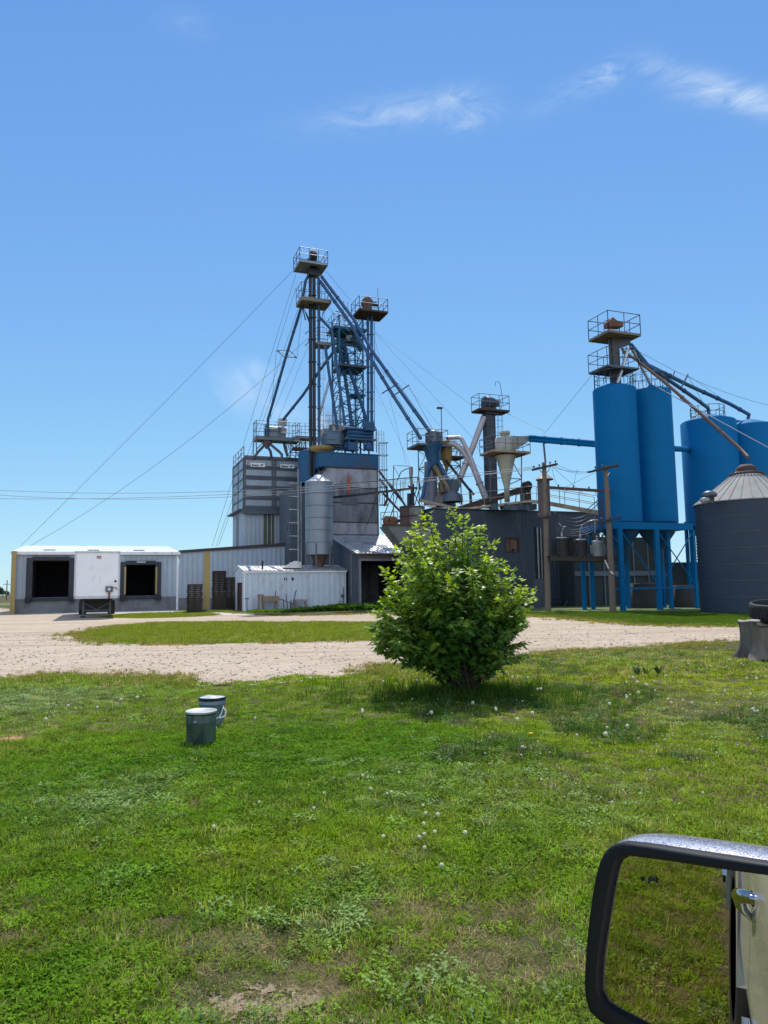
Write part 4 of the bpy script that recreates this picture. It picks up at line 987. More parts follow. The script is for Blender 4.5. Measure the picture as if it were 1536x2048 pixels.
# ---- distributor platform
a = P(860, 1010, 57.5)
t = thing('distributor_tower', 'blue funnel distributor on a railed platform with splayed spout legs', 'distributor', a)
BD = M('distributor_teal', (.008, .08, .17), .45, .15, var=.2)
platform(t, P(855, 893, 57.8), 2.55, 2.2, SLATE, GREYS, 1.15, .14, rr=.025)
m = MB(); m.cbox(P(868, 884, 57.4), 1.1, .9, .75); m.lathe(P(867, 885, 57.2), [(.42, 0), (.4, .75), (.25, .95), (.001, .95)], 14); m.build('drum', GREYS, t)
m = MB(); m.lathe(P(868, 928, 57.2), [(.3, -.3), (.5, .1), (.42, .9), (.7, 1.35), (.75, 1.6)], 12); m.prism([P(848, 888, 57.2), P(858, 886, 57.2), P(864, 920, 57.2), P(860, 925, 57.2)], V * .4); m.prism([P(872, 884, 57.0), P(882, 893, 57.0), P(880, 920, 57.0), P(874, 925, 57.0)], V * .4); m.build('funnel', BLUE if 0 else BD, t)
m = MB(); m.tube(P(861, 1012, 57.6), P(862, 925, 57.6), .52, n=16); m.build('column', M('column_steel', (.16, .18, .22), .5, .3, dirt=(.15, .1, .08), dirt_amt=.2), t)
for pts, r in (([(860, 925, 57), (852, 955, 56.8), (847, 985, 56.6), (842, 1003, 56.4)], .14), ([(866, 925, 57), (852, 950, 57)], .14), ([(876, 922, 57), (890, 950, 56.6), (903, 969, 56.4), (907, 984, 56.2)], .15)): spout(t, pts, r, BLUED)
for pts, r in (([(892, 921, 57.5), (915, 950, 56.5), (940, 981, 55.5), (942, 1006, 55.3)], .11), ([(939, 978, 55.5), (948, 990, 55.5)], .09)): spout(t, pts, r, BLACKS)
m = MB(); m.cbox(P(908, 972, 56.2) - Z * .4, .6, .5, .9); m.lathe(P(906, 1004, 56.2), [(.8, 0), (.75, .45), (.3, .85), (.15, 1.1)], 14); m.build('bin_inlet', SLATE, t)
for pts, r in (([(868, 932, 56.8), (882, 955, 56.8), (893, 968, 56.6), (904, 990, 56.4)], .2), ([(880, 930, 57), (884, 965, 57), (884, 985, 57)], .2)): spout(t, pts, r, M('ochre_dark', (.2, .15, .08), .6, .1, dirt=(.12, .09, .08), dirt_amt=.4))
m = MB(); m.lathe(P(893, 921, 58.4), [(.1, -.8), (.2, -.4), (.45, .1), (.5, 1.4), (.3, 1.6)], 14); m.build('ochre_cyclone', M('ochre', (.3, .2, .06)), t)
m = MB(); lattice(m, P(880, 1000, 59.5), 2.55, P(880, 1012, 59.5).z, P(880, 897, 59.5).z, 1.5, .05, .028); m.build('frame', SLATE, t)
platform(t, P(905, 915, 59), 1.5, 1.4, RUSTD, SLATE, 1.2, .14)
m = MB(); m.lathe(P(884, 990, 58), [(1.1, -.9), (1.0, -.2), (.5, .35), (.28, .5), (.28, 1.0)], 16); m.build('hopper', HOPM, t)
m = MB(); m.tube(P(884, 897, 57.6), P(882.5, 818, 57.6), .04, n=6); fl = m.build('lamp_pole', SLATE, t)
m = MB(); q = P(880, 815.5, 57.6); m.obox(q - U * .18 - Z * .06, U * .42, V * .25, Z * .13); m.build('floodlight', BLACKS, fl)
spout(t, [(893, 876, 57.8), (919, 875, 57.5), (924, 879, 57.3), (937, 905, 57), (975, 1000, 56.5)], .17, PALE, 12)
spout(t, [(896, 889, 57.8), (908, 888, 57.6), (920, 896, 57.5), (933, 912, 57.3), (945, 930, 57), (974, 1004, 56.4)], .24, PALE, 12)

# ---- conveyor along the roof of the dark building
a = P(930, 1020, 55)
t = thing('roof_conveyor', 'rusty inclined conveyor climbing to the right along the dark roof', 'conveyor', a)
m = MB(); p, q = P(908, 1022, 55.5), P(1052, 977, 55.0); m.bar(p, q, .5, .42); m.build('trough', RUSTD, t)
m = MB(); q = P(1053, 972, 55); m.lathe(q - V * .25, [(.001, 0), (.36, 0), (.36, .5), (.001, .5)], 14, ax=V); m.tube(P(1047, 968, 55), P(1052, 965, 55), .14); m.cbox(q - Z * 1.1, .5, .4, 1.0); m.build('head', BLACKS, t)
m = MB(); m.obox(P(1046, 1004, 54.7), U * .5, V * .4, Z * .7); m.build('discharge_box', HOPM, t)
m = MB()
for x in (960, 1000, 1030): m.tube(P(x, 1018, 55.2), P(x + 3, 1005 - (x - 960) * .32, 55.2), .04)
m.build('support', RUSTD, t)
a = P(1060, 1006, 53)
t = thing('roof_catwalk', 'tan roof catwalk with pipe railings leading right towards the blue silos', 'catwalk', a)
p0, p1, p2, p3 = P(842, 1001, 55), P(925, 1019, 53.5), P(1058, 1003, 53), P(1200, 1026, 50)
p4 = P(1082, 1004, 52.8)
m = MB(); m.bar(p0, p1, .4, .2); m.bar(p1, p2, .5, .16); m.bar(p2, p4, .5, .2); m.bar(p4, p3, .55, .3); m.build('deck', TAN, t)
m = MB(); rail(m, [p1 + Z * .1, p2 + Z * .1, p4 + Z * .15, p3 + Z * .15], 1.0, .025, closed=False, step=1.5); off = V * .55; rail(m, [p4 + Z * .15 + off, p3 + Z * .15 + off], 1.0, .022, closed=False, step=1.9); m.build('railing', M('rail_tan', (.28, .24, .2), .6, .2), t)
m = MB(); s0, s1 = P(1171, 1022, 50), P(1200, 996, 50); m.tube(s0, s1, .03); m.tube(s0 + U * .35, s1 + U * .35, .03); m.build('stair_rail', SLATE, t)
m = MB()
for x in (985, 1010, 1040, 1062): m.obox(P(x, 1019, 52.8), U * .5, V * .5, Z * .42)
m.prism([P(1008, 1006, 53), P(1065, 1004, 53), P(1060, 1020, 53), P(1014, 1020, 53)], V * .8); m.build('support', SLATE, t)

# ---- dark third elevator
D4 = 58.0
b = P(983, 1010, D4)
t = thing('bucket_elevator', 'short dark square-cased elevator with domed head, left of the cream cyclone', 'grain elevator', b)
m = MB(); p, q = P(982, 1014, D4), P(980.5, 828, D4); m.cbox(p - Z * .1, .72, .6, q.z - p.z)
for k in range(1, 7): m.cbox(p + Z * (q.z - p.z) * k / 7, .78, .66, .06)
m.build('leg_casing', M('leg_dark', (.05, .055, .07), .5, .3, var=.25), t)
m = MB(); m.obox(p + U * .4 - V * .25, U * .1, V * .4, Z * (q.z - p.z)); m.build('side_channel', RUSTD, t)
platform(t, P(981, 822, D4), 2.7, 1.3, RUSTD, GREYS, 1.15, .14)
m = MB(); h = P(978, 813, D4); m.cbox(h - Z * .3, .95, .7, .55); m.lathe(h + Z * .25 - U * .45, [(.001, 0), (.55, 0), (.55, .5), (.45, .9), (.001, .9)], 18, ax=U); m.obox(P(990, 811, D4), U * .45, V * .4, Z * .45); m.cbox(P(981, 830, D4), 1.1, .8, .3); m.build('head', M('leg_dark', (.05, .055, .07)), t)
m = MB(); m.path([P(1006, 812, D4), P(1004, 790, D4), P(1000, 768, D4), P(996, 762, D4), P(991, 764, D4), P(990, 772, D4)], .025, 6); m.build('vent_pipe', GREYS, t)
m = MB(); ladder(m, P(993, 880, D4 + .2), P(992, 824, D4 + .2), .3, r=.015); cage(m, P(998, 880, D4), P(998, 830, D4), .25, -V, .5); m.build('ladder', GREYS, t)
spout(t, [(968, 834, D4 - .3), (945, 895, D4 - .5), (918, 962, D4 - 1), (912, 975, D4 - 1)], .24, PALE, 12)
guy(t, (1012, 826, D4), (1090, 862, 52), .02); guy(t, (945, 878, D4), (985, 950, D4 - 3), .015)

# ---- cream cyclone
D5 = 54.0
q = P(1011, 903, D5)
t = thing('dust_cyclone', 'large cream cyclone funnel with rust stains on a railed tan platform', 'cyclone', q)
def zrel(py): return P(1011, py, D5).z - q.z
m = MB(); m.lathe(q, [(.72, zrel(904)), (.74, zrel(877)), (.3, zrel(876)), (.3, zrel(869)), (.38, zrel(869)), (.38, zrel(863)), (.001, zrel(862))], 28); m.build('barrel', CREAM, t)
m = MB(); m.lathe(q, [(.76, zrel(912)), (.62, zrel(925)), (.28, zrel(965)), (.2, zrel(975)), (.2, zrel(1004)), (.001, zrel(1004))], 28); m.build('cone', CREAM, t)
m = MB(); a_ = P(1025, 878, D5 - .4)
pp = [P(1024, 873, D5 - .5), P(1024, 899, D5 - .5), P(1034, 898, D5 - .4), P(1061, 880, D5 - .2), P(1061, 871, D5 - .2)]; m.prism(pp, V * .5); m.build('inlet_duct', M('inlet_pale', (.34, .32, .29), .5, .2), t)
platform(t, P(1010, 906, D5), 3.1, 2.0, TAN, GREYS, 1.05, .14)
m = MB()
for px in (981, 1043): m.tube(P(px, 906, D5), P(px, 1004, D5), .045, n=6)
for a_, b_ in (((981, 910), (993, 925)), ((1043, 955), (1026, 925)), ((981, 955), (993, 940)), ((981, 955), (1043, 958)), ((1043, 958), (1012, 972))): m.tube(P(*a_, D5), P(*b_, D5), .035, n=5)
m.build('frame', SLATE, t)
t = thing('air_duct', 'pair of bright blue pipes running level from the cream cyclone to the tall silos', 'duct', P(1062, 876, 53))
for y0, y1, r in ((873, 884.5, .12), (880, 890.5, .15)):
    m = MB(); m.tube(P(1060, y0, D5 - .2), P(1196, y1, 47.0), r, n=12)
    for k in (.25, .5, .75): c = P(1060, y0, D5 - .2).lerp(P(1196, y1, 47), k); d = norm(P(1196, y1, 47) - P(1060, y0, D5 - .2)); m.tube(c - d * .04, c + d * .04, r * 1.25, n=12)
    m.build('pipe', BLUE, t)
m = MB(); m.tube(P(1087, 885, 52), P(1091, 925, 52), .07, n=6); m.build('hanger', SLATE, t)
t = thing('air_duct', 'short blue pipe bridging the gap between the tall silos and the wide silos', 'duct', P(1355, 898, 50))
m = MB(); m.tube(P(1345, 897, 48.5), P(1376, 899, 54.6), .2, n=12); m.build('pipe', BLUE, t)
# vent stack
b = P(1089, 1026, 50)
t = thing('vent_stack', 'brown square vent stack with cone cap directly behind the left power pole', 'vent', b)
m = MB(); m.cbox(b - Z * .3, .62, .55, P(1089, 959, 50).z - b.z + .3)
m.build('stack', M('stack_brown', (.16, .11, .1), .7, .1, dirt=(.08, .05, .05), dirt_amt=.3), t)
m = MB(); c = P(1089, 960, 50); m.lathe(c, [(.6, 0), (.6, .05), (.12, .48), (.001, .5)], 20, sm=False); m.build('cap', CREAM, t)

# ================================================================ SILOS
DS = 46.0
s1 = P(1241, 1045, DS); s1.z = 0
RS = 42.6 / F * DS
s2 = s1 + U * (RS * 2 + .38) + V * .25
sil = []
for i, (c, ytop, lab) in enumerate(((s1, 767, 'left tall blue silo that stands under the rusty elevator head'), (s2, 772, 'right tall blue silo standing close behind the left one'))):
    t = thing('tall_silo', lab, 'silo', c)
    zt_ = zat(c - V * RS, ytop); zb_ = zat(c - V * RS, 1042)
    m = MB(); m.lathe(c, [(RS, zb_), (RS, zt_ - .12), (RS - .04, zt_ - .03), (RS - .15, zt_)], 64); m.lathe(c, [(RS - .15, zt_), (.3, zt_ + .35), (.001, zt_ + .35)], 64); m.build('shell', BLUE, t)
    m = MB()
    for k in range(1, 7): z = zb_ + (zt_ - zb_) * k / 7; m.lathe(c, [(RS + .002, z - .012), (RS + .009, z), (RS + .002, z + .012)], 64)
    m.build('seam', BLUE, t)
    m = MB(); zc = zat(c - V * .3, 1098); m.lathe(c, [(RS * .99, zb_), (RS * .8, zb_ - .7), (.35, zc), (.25, zc - .1), (.25, zc - .9), (.001, zc - .9)], 48); m.build('cone', M('cone_blue', (.006, .06, .16), .45), t)
    m = MB(); pp = [c + Vector((math.cos(a), math.sin(a), 0)) * (RS - .12) + Z * (zt_ - .02) for a in [2 * math.pi * k / 14 for k in range(14)]]; rail(m, pp, 1.05, .02, step=9)
    m.build('top_railing', GREYS, t)
    sil.append((c, zt_, zb_))
# support frame
t = thing('silo_frame', 'bright blue column and beam frame carrying the two tall silos', 'frame', s1)
zb_ = sil[0][2]
o = s1 - U * (RS + .55) - V * (RS + .1); Lf = RS * 4 + 1.6; Wf = RS * 2 + .2
zbm = zb_ - .05
cols = []
for px in (1179, 1248, 1322, 1396): cols.append(ulen(o, px))
m = MB()
m.obox(o + Z * (zbm - .45), U * cols[-1], V * .12, Z * .42); m.obox(o + V * Wf + Z * (zbm - .45), U * cols[-1], V * .12, Z * .42)
for c_ in cols: m.obox(o + U * (c_ - .06) + Z * (zbm - .4) + V * .12, U * .14, V * (Wf - .12), Z * .3)
for z in (1.25, 2.0, 2.6): m.obox(o + U * cols[0] + Z * z - V * .03, U * (cols[1] - cols[0]), V * .06, Z * .05)
m.obox(o + Z * 1.25 - V * .02 + U * .1, U * (cols[-1] - .2), V * .08, Z * .1)
m.build('beam', BLUE, t)
for k, c_ in enumerate(cols):
    for v_ in (0, Wf):
        m = MB(); w_ = .32 if k in (1, 2) and v_ == 0 else .2
        m.obox(o + U * (c_ - w_ / 2) + V * (v_ - .03) - Z * .2, U * w_, V * .18, Z * (zbm - .25)); m.build('column', BLUE, t)
m = MB(); cx_ = (cols[2] + cols[3]) / 2; m.obox(o + U * (cx_ - .12) + V * .6 - Z * .2, U * .24, V * .2, Z * (zbm - .2)); m.build('column', BLUE, t)
m = MB()
for i in (1, 2):
    a_, b_ = o + U * cols[i], o + U * cols[i + 1]
    for f, g in (((a_, zbm - .5), (b_, 1.4)), ((b_, zbm - .5), (a_, 1.4))) if i == 2 else (((a_, zbm - .5), (b_, 1.4)),): m.bar(f[0] + Z * f[1], g[0] + Z * g[1], .05)
m.bar(o + U * cols[1] + Z * (zbm - 1.5), o + U * (cols[1] - .9) + Z * (zbm - .5), .05)
m.build('brace', BLUE, t)
# low concrete bins in the shade beneath
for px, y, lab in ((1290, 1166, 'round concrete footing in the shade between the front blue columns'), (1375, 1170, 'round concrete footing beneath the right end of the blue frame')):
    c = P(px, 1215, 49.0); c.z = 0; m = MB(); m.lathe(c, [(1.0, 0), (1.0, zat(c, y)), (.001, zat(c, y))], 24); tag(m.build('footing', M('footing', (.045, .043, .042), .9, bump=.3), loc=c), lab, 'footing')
c = P(1200, 1215, 53); c.z = 0
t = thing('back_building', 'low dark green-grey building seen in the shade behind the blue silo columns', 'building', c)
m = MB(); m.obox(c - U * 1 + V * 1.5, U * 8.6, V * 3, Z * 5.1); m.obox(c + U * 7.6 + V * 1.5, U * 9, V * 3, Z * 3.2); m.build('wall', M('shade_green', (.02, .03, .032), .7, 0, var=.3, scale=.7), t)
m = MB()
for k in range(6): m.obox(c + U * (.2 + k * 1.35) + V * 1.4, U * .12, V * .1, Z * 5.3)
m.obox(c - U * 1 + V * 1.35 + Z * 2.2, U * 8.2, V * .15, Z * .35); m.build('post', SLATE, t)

# wide silos
DW_ = 55.0; RW = 3.86 / 2
labs = ('left wide blue silo beside the gap of sky', 'middle wide blue silo, second from the left of the wide ones', 'wide blue silo half hidden behind the other wide ones')
w1 = P(1428, 1040, DW_); w1.z = 0
RW = 53.0 / F * DW_
for c, ytop, lab in ((w1, 832, labs[0]), (w1 + U * (RW * 2 + .15), 843, labs[1]), (w1 + U * (RW * 2.9) + V * (RW * 2 + .3), 840, labs[2])):
    t = thing('wide_silo', lab, 'silo', c)
    zt_ = zat(c - V * RW, ytop); zl = zat(c - V * RW, 1040)
    m = MB(); m.lathe(c, [(RW, zl), (RW, zt_ - .1), (RW - .1, zt_)], 64); m.lathe(c, [(RW - .1, zt_), (.35, zt_ + .55), (.001, zt_ + .55)], 48); m.build('shell', BLUE, t)
    m = MB(); m.lathe(c, [(RW - .02, zl), (.4, zl - 2.4), (.4, zl - 2.8)], 40); m.build('cone', M('cone_blue', (.006, .06, .16)), t)
    m = MB(); m.lathe(c, [(RW + .01, zl + .1), (RW + .14, zl + .1), (RW + .14, zl - .3), (RW + .01, zl - .3)], 48, sm=False); m.build('ring_beam', BLUE, t)
    m = MB()
    for k in range(8):
        a_ = k * math.pi / 4 + .2; p = c + Vector((math.cos(a_), math.sin(a_), 0)) * (RW + .02); m.cbox(p, .2, .2, zl)
    m.build('leg', BLUE, t)
    if lab == labs[0]:
        m = MB(); pp = [c + Vector((math.cos(a), math.sin(a), 0)) * (RW * .62) + Z * (zt_ + .15) for a in [2 * math.pi * k / 10 for k in range(10)]]; rail(m, pp, .95, .025, step=9); m.build('top_railing', SLATE, t)

# ---- grain bin with cone roof
gb = P(1512, 1230, 38.9); gb.z = 0
DGB = 38.9
def gfit():
    lo, hi = 2., 5.
    for _ in range(40):
        r_ = (lo + hi) / 2
        # leftmost picture column of the cylinder
        mn = min(PX(gb + Vector((math.cos(a), math.sin(a), 0)) * r_ + Z * 3)[0] for a in [math.pi * .5 + math.pi * k / 60 for k in range(61)])
        if mn > 1394: lo = r_
        else: hi = r_
    return lo
RG = gfit()
t = thing('grain_bin', 'squat dark corrugated grain bin with pale ribbed cone roof at the right edge', 'grain bin', gb)
fr = gb - Vector((0, RG, 0)); ze = zat(fr, 994)
pr = []; n_ = int(ze / .08)
for i in range(n_ + 1): pr.append((RG + (.02 if i % 2 else -.02), ze * i / n_))
m = MB(); m.lathe(gb, pr, 96); m.build('shell', BINM, t)
m = MB()
for k in range(1, 7): z = ze * k / 7; m.lathe(gb, [(RG + .009, z - .015), (RG + .022, z), (RG + .009, z + .015)], 96)
m.build('seam', GREYS, t)
za = ze + RG * .66; rc = .42
m = MB(); m.lathe(gb, [(RG + .07, ze - .05), (RG + .07, ze), (rc, za)], 32, sm=False); rf = m.build('roof', CONEM, t)
m = MB()
for k in range(32):
    a_ = 2 * math.pi * k / 32; d = Vector((math.cos(a_), math.sin(a_), 0)); m.tube(gb + d * (RG + .07) + Z * (ze + .01), gb + d * rc + Z * (za + .01), .02, n=5)
m.build('roof_rib', GREYS, rf)
m = MB(); m.lathe(gb + Z * za, [(rc + .1, -.08), (rc + .1, .12), (rc * .7, .3), (.001, .32)], 20); m.lathe(gb + Z * (za - .22), [(rc + .42, -.06), (rc + .46, 0), (rc + .42, .05)], 32); m.build('roof_cap', RUSTD, t)
v_ = P(1419, 993, 37.2); m = MB(); m.lathe(v_ - Z * .35, [(.22, 0), (.22, .3), (.36, .34), (.36, .5), (.2, .62), (.001, .65)], 16); m.build('roof_vent', GREYS, t)
v_ = P(1410, 1000, 37.); m = MB(); m.lathe(v_ - Z * .2, [(.1, 0), (.25, .15), (.22, .3), (.001, .34)], 12); m.build('small_vent', GALV, t)

# ---- fourth elevator above the silos
b = sil[0][0] + Z * sil[0][1]
t = thing('bucket_elevator', 'grey elevator leg with rusty head and railed platforms above the tall blue silos', 'grain elevator', b)
DE = 46.4
LEG4 = M('leg_weathered', (.13, .12, .12), .6, .2, var=.2, dirt=(.07, .06, .06), dirt_amt=.3)
m = MB(); p = P(1232, 775, DE); q = P(1228.5, 668, DE); m.cbox(p - Z * .3, .5, .45, q.z - p.z)
m.obox(p - U * .4 - V * .1, U * .1, V * .1, Z * (q.z - p.z)); m.build('leg_casing', LEG4, t)
platform(t, P(1229, 674, DE), 2.5, 2.0, M('grate_tan', (.2, .17, .13), .7), GREYS, 1.25, .14, rr=.028)
platform(t, P(1227, 741, DE), 2.4, 1.9, SLATE, GREYS, 1.15, .1, rr=.024)
m = MB(); h = P(1229, 661, DE); m.cbox(h - Z * .35, 1.15, .9, .18)
m.build('head_base', LEG4, t)
m = MB(); m.prism([P(1219, 652, DE - .2), P(1247, 653, DE - .2), P(1246, 645, DE - .2), P(1233, 640, DE - .2), P(1226, 634, DE - .2), P(1221, 641, DE - .2)], V * .6); m.tube(P(1215, 649, DE), P(1222, 646, DE), .09); m.build('head', RUST, t)
m = MB(); m.prism([P(1228, 668, DE - .1), P(1258, 670, DE - .1), P(1262, 688, DE - .1), P(1243, 695, DE - .1), P(1236, 697, DE - .1)], V * .5); m.build('discharge', SLATE, t)
m = MB(); cage(m, P(1197, 766, DE), P(1197, 745, DE), .35, -V, .4); cage(m, P(1270, 766, DE), P(1270, 742, DE), .35, -V, .4); ladder(m, P(1224, 765, DE - .4), P(1221, 680, DE - .4), .3, r=.018); m.build('ladder', GREYS, t)
spout(t, [(1256, 695, 46), (1250, 720, 46), (1234, 768, 45.8)], .12, SILV, 10)
spout(t, [(1261, 692, 46), (1280, 728, 46.6), (1304, 775, 47.2)], .1, SILV, 10)
spout(t, [(1244, 697, 46), (1249, 706, 46), (1271, 718, 46.2), (1330, 765, 45), (1400, 826, 43), (1480, 897, 41), (1496, 914, 40.2)], .1, M('spout_rust', (.2, .12, .09), .6, .3, dirt=(.1, .07, .07), dirt_amt=.4), 8)
spout(t, [(1262, 694, 46), (1285, 725, 47), (1340, 762, 49), (1395, 800, 52), (1416, 816, 53.5), (1418, 828, 53.5)], .13, STEELB)
spout(t, [(1262, 690, 46), (1295, 730, 48), (1380, 772, 52), (1460, 808, 56), (1498, 829, 58), (1496, 838, 58)], .14, STEELB)
m = MB()
for a_, b_ in (((1345, 755), (1350, 742)), ((1362, 775), (1376, 748)), ((1375, 752), (1364, 773)), ((1385, 836), (1405, 822))): m.tube(P(*a_, 49), P(*b_, 49), .04, n=5)
m.build('spout_spreader', SLATE, t)
for a_, b_, s in (((1262, 695, 46.5), (1350, 742, 50), 0), ((1350, 742, 50), (1560, 815, 60), .3), ((1375, 750, 51), (1460, 808, 56), 0), ((1188, 745, 46), (1085, 872, 56), 0), ((1262, 700, 46), (1500, 925, 50), 0), ((1376, 752, 50), (1410, 812, 54), 0)): guy(t, a_, b_, .014, s=s)
m = MB(); m.tube(P(1310, 772, 46), P(1560, 908, 38), .03, n=5); m.build('steel_cable', LWIRE, t)

# ================================================================ POWER POLES
def pole(px0, py0, px1, py1, lab, seed):
    b = P(px0, py0, 45.3 if px0 < 1150 else 43.6); b.z = 0
    D = b.y; tp = P(px1, py1, D); tt = thing('power_pole', lab, 'utility pole', b)
    m = MB(); pts = [b - Z * .3, b, b.lerp(tp, .5) + U * .02, tp]; m.path(pts, [.2, .19, .165, .13], 14); m.build('shaft', WOOD, tt); return tt, b, tp
t, pb, pt = pole(1096, 1222, 1088, 925, 'left wooden power pole with one long cross-arm and insulators', 1)
D = pb.y
def arm(par, a, b_, w=.11, ins=5, mat=WOODD, insn='insulator'):
    m = MB(); m.bar(a, b_, w); m.build('crossarm', mat, par)
    for k in range(ins):
        q = a.lerp(b_, (k + .35) / (ins - .3)); m = MB(); m.lathe(q + Z * .05, [(.02, 0), (.02, .08), (.055, .1), (.06, .15), (.04, .2), (.001, .22)], 8); m.build(insn, SLATE, par)
arm(t, P(1064, 940, D - .2), P(1115, 928, D - .2), .13, 5)
arm(t, P(1071, 1037, D - .2), P(1116, 1031, D - .2), .11, 3)
m = MB(); m.bar(P(1079, 940, D - .1), P(1089, 950, D - .1), .04); m.bar(P(1101, 935, D - .1), P(1091, 949, D - .1), .04); m.tube(P(1097, 1042, D), P(1099, 1022, D), .05)
m.build('arm_brace', GREYS, t)
t2, pb2, pt2 = pole(1226, 1222, 1211, 932, 'right wooden power pole in front of the tall blue silos', 2)
D2_ = pb2.y
arm(t2, P(1186, 942, D2_ - .2), P(1238, 931, D2_ - .2), .13, 4)
arm(t2, P(1198, 1045, D2_ - .2), P(1242, 1036, D2_ - .2), .11, 3)
m = MB(); m.path([P(1174, 944, D2_ - .2), P(1180, 943.5, D2_ - .2), P(1188, 942, D2_ - .2)], [.05, .075, .05], 8); m.build('strain_insulator', BLACKS, t2)
m = MB(); m.bar(P(1221, 1143, D2_ - .2), P(1226, 1148, D2_ - .2), .1); m.bar(P(1219, 945, D2_ - .1), P(1213, 955, D2_ - .1), .04); m.tube(P(1210, 1120, D2_ - .3), P(1217, 1137, D2_ - .3), .045); m.build('arm_brace', CERAM, t2)
t = thing('transformer_platform', 'heavy timber beam platform bolted between the two power poles', 'platform', P(1150, 1116, 45))
m = MB(); a = P(1100, 1117, 44.9); b_ = P(1237, 1119, 44.4); m.bar(a, b_, .16, .26); off = V * .6; m.bar(a + off, b_ + off, .16, .26)
m.build('beam', WOODD, t)
m = MB()
for k in range(9): q = a.lerp(b_, .03 + k * .115); m.bar(q + Z * .15 - V * .1, q + Z * .15 + V * .75, .32, .05)
m.build('planking', WOODD, t)
m = MB(); a2 = P(1098, 975, 45.1); b2 = P(1223, 983, 44.6); m.bar(a2, b2, .13, .17); tb = m.build('tie_beam', M('tie_wood', (.08, .05, .05), .85), t)
for x, y in ((1117, 974), (1147, 976), (1178, 978)): m = MB(); q = P(x, y, 44.9); m.lathe(q, [(.03, 0), (.05, .06), (.05, .14), (.02, .16), (.001, .16)], 8); m.build('insulator', GREYS, tb)
for x, y in ((1131, 978), (1161, 980), (1193, 982)): m = MB(); q = P(x, y, 44.85); m.path([q - U * .06, q - U * .07 - Z * .18, q + U * .03 - Z * .22, q + U * .08 - Z * .12], .028, 6); m.build('fuse_clip', CERAM, tb)
m = MB(); r0_ = P(1100, 1073, 44.9); r1_ = P(1228, 1076, 44.4); m.bar(r0_, r1_, .04, .05)
for k in range(6): q = r0_.lerp(r1_, k / 5 * .97 + .01); q2 = a.lerp(b_, k / 5 * .9 + .01); m.bar(q, q2, .06)
m.build('guard_rail', WOODD, t)
def transformer(c, mat, lab, w=.36, h=1.05):
    tt = thing('transformer', lab, 'transformer', c)
    m = MB(); m.lathe(c, [(w * .92, 0), (w, .04), (w, h - .08), (w * 1.06, h - .05), (w * 1.06, h), (w * .8, h + .07), (.001, h + .09)], 24); m.build('tank', mat, tt)
    for s in (-1, 1):
        m = MB(); q = c + U * (w + .06) * s; 
        for k in range(4): m.obox(q - U * .05 + V * (-.2 + k * .11) + Z * .15, U * .1, V * .03, Z * (h - .35))
        m.build('cooling_fin', mat, tt)
    m = MB(); q = c + Z * (h + .07) - U * .02
    m.lathe(q, [(.04, 0), (.075, .04), (.05, .09), (.08, .13), (.05, .18), (.07, .22), (.03, .28), (.001, .3)], 10); m.build('bushing', CERAM, tt)
    m = MB(); m.lathe(c + Z * h, [(w * 1.08, -.01), (w * 1.08, .02), (w * .9, .05)], 24); m.build('lid', GALV, tt)
    return tt
TRM = M('transformer_dark', (.045, .045, .05), .55, .2, dirt=(.1, .08, .07), dirt_amt=.25)
TRG = M('transformer_grey', (.3, .33, .33), .5, .2, dirt=(.15, .12, .1), dirt_amt=.2)
transformer(P(1126, 1114, 45.1), TRM, 'dark tubular transformer nearest the left power pole on the timber platform', .38, 1.15)
transformer(P(1163, 1115, 44.9), TRM, 'dark middle transformer of the three on the timber platform')
transformer(P(1196, 1113, 44.7), TRG, 'smaller pale grey transformer nearest the right power pole', .33, .9)
# wires between poles and transformers
t = thing('service_wires', 'drooping service wires above the transformers between the two power poles', 'cable', P(1150, 1000, 45))
def wire(par, a, b_, s, r=.016, mat=None): m = MB(); m.path(sag(P(*a), P(*b_), s, 16), r, 5, cap=False); m.build('wire', mat or LWIRE, par)
for i in range(6): wire(t, (1118, 1028 + i * 4.2, 44.9), (1198 - i * 1.5, 1010 + i * 6, 44.5), .5 + .08 * i, .013, GREYS)
for i in range(4): wire(t, (1112, 1055 + i * 3, 44.9), (1200, 1040 + i * 5, 44.6), .35, .015, WIRE)
for a_, b_, s in (((1124, 1065, 45), (1132, 1053, 44.9), -.15), ((1132, 1053, 44.9), (1118, 1046, 44.9), .1), ((1160, 1065, 44.9), (1165, 1050, 44.8), -.1), ((1165, 1050, 44.8), (1196, 1040, 44.6), -.1), ((1190, 1065, 44.7), (1190, 1035, 44.6), 0)): wire(t, a_, b_, s, .022, CERAM)
rr = random.Random(5)
for i in range(12): wire(t, (1196 + rr.uniform(-4, 12), 1000 + rr.uniform(-8, 30), 44.5), (1200 + rr.uniform(-6, 10), 1040 + rr.uniform(-10, 30), 44.5), rr.uniform(-.1, .3), .02, WIRE)
for a_, b_, s in (((1111, 927, 45.1), (1186, 941, 44.7), .25), ((1105, 929, 45.1), (1192, 940, 44.7), .35), ((1100, 932, 45.1), (1176, 943, 44.7), .15), ((1156, 938, 45), (1148, 972, 45), -.2), ((1190, 945, 44.7), (1132, 974, 45), 0), ((1106, 935, 45.1), (1170, 990, 50), 0), ((1104, 937, 45.1), (1118, 972, 45), .3)): wire(t, a_, b_, s, .01, WIRE)
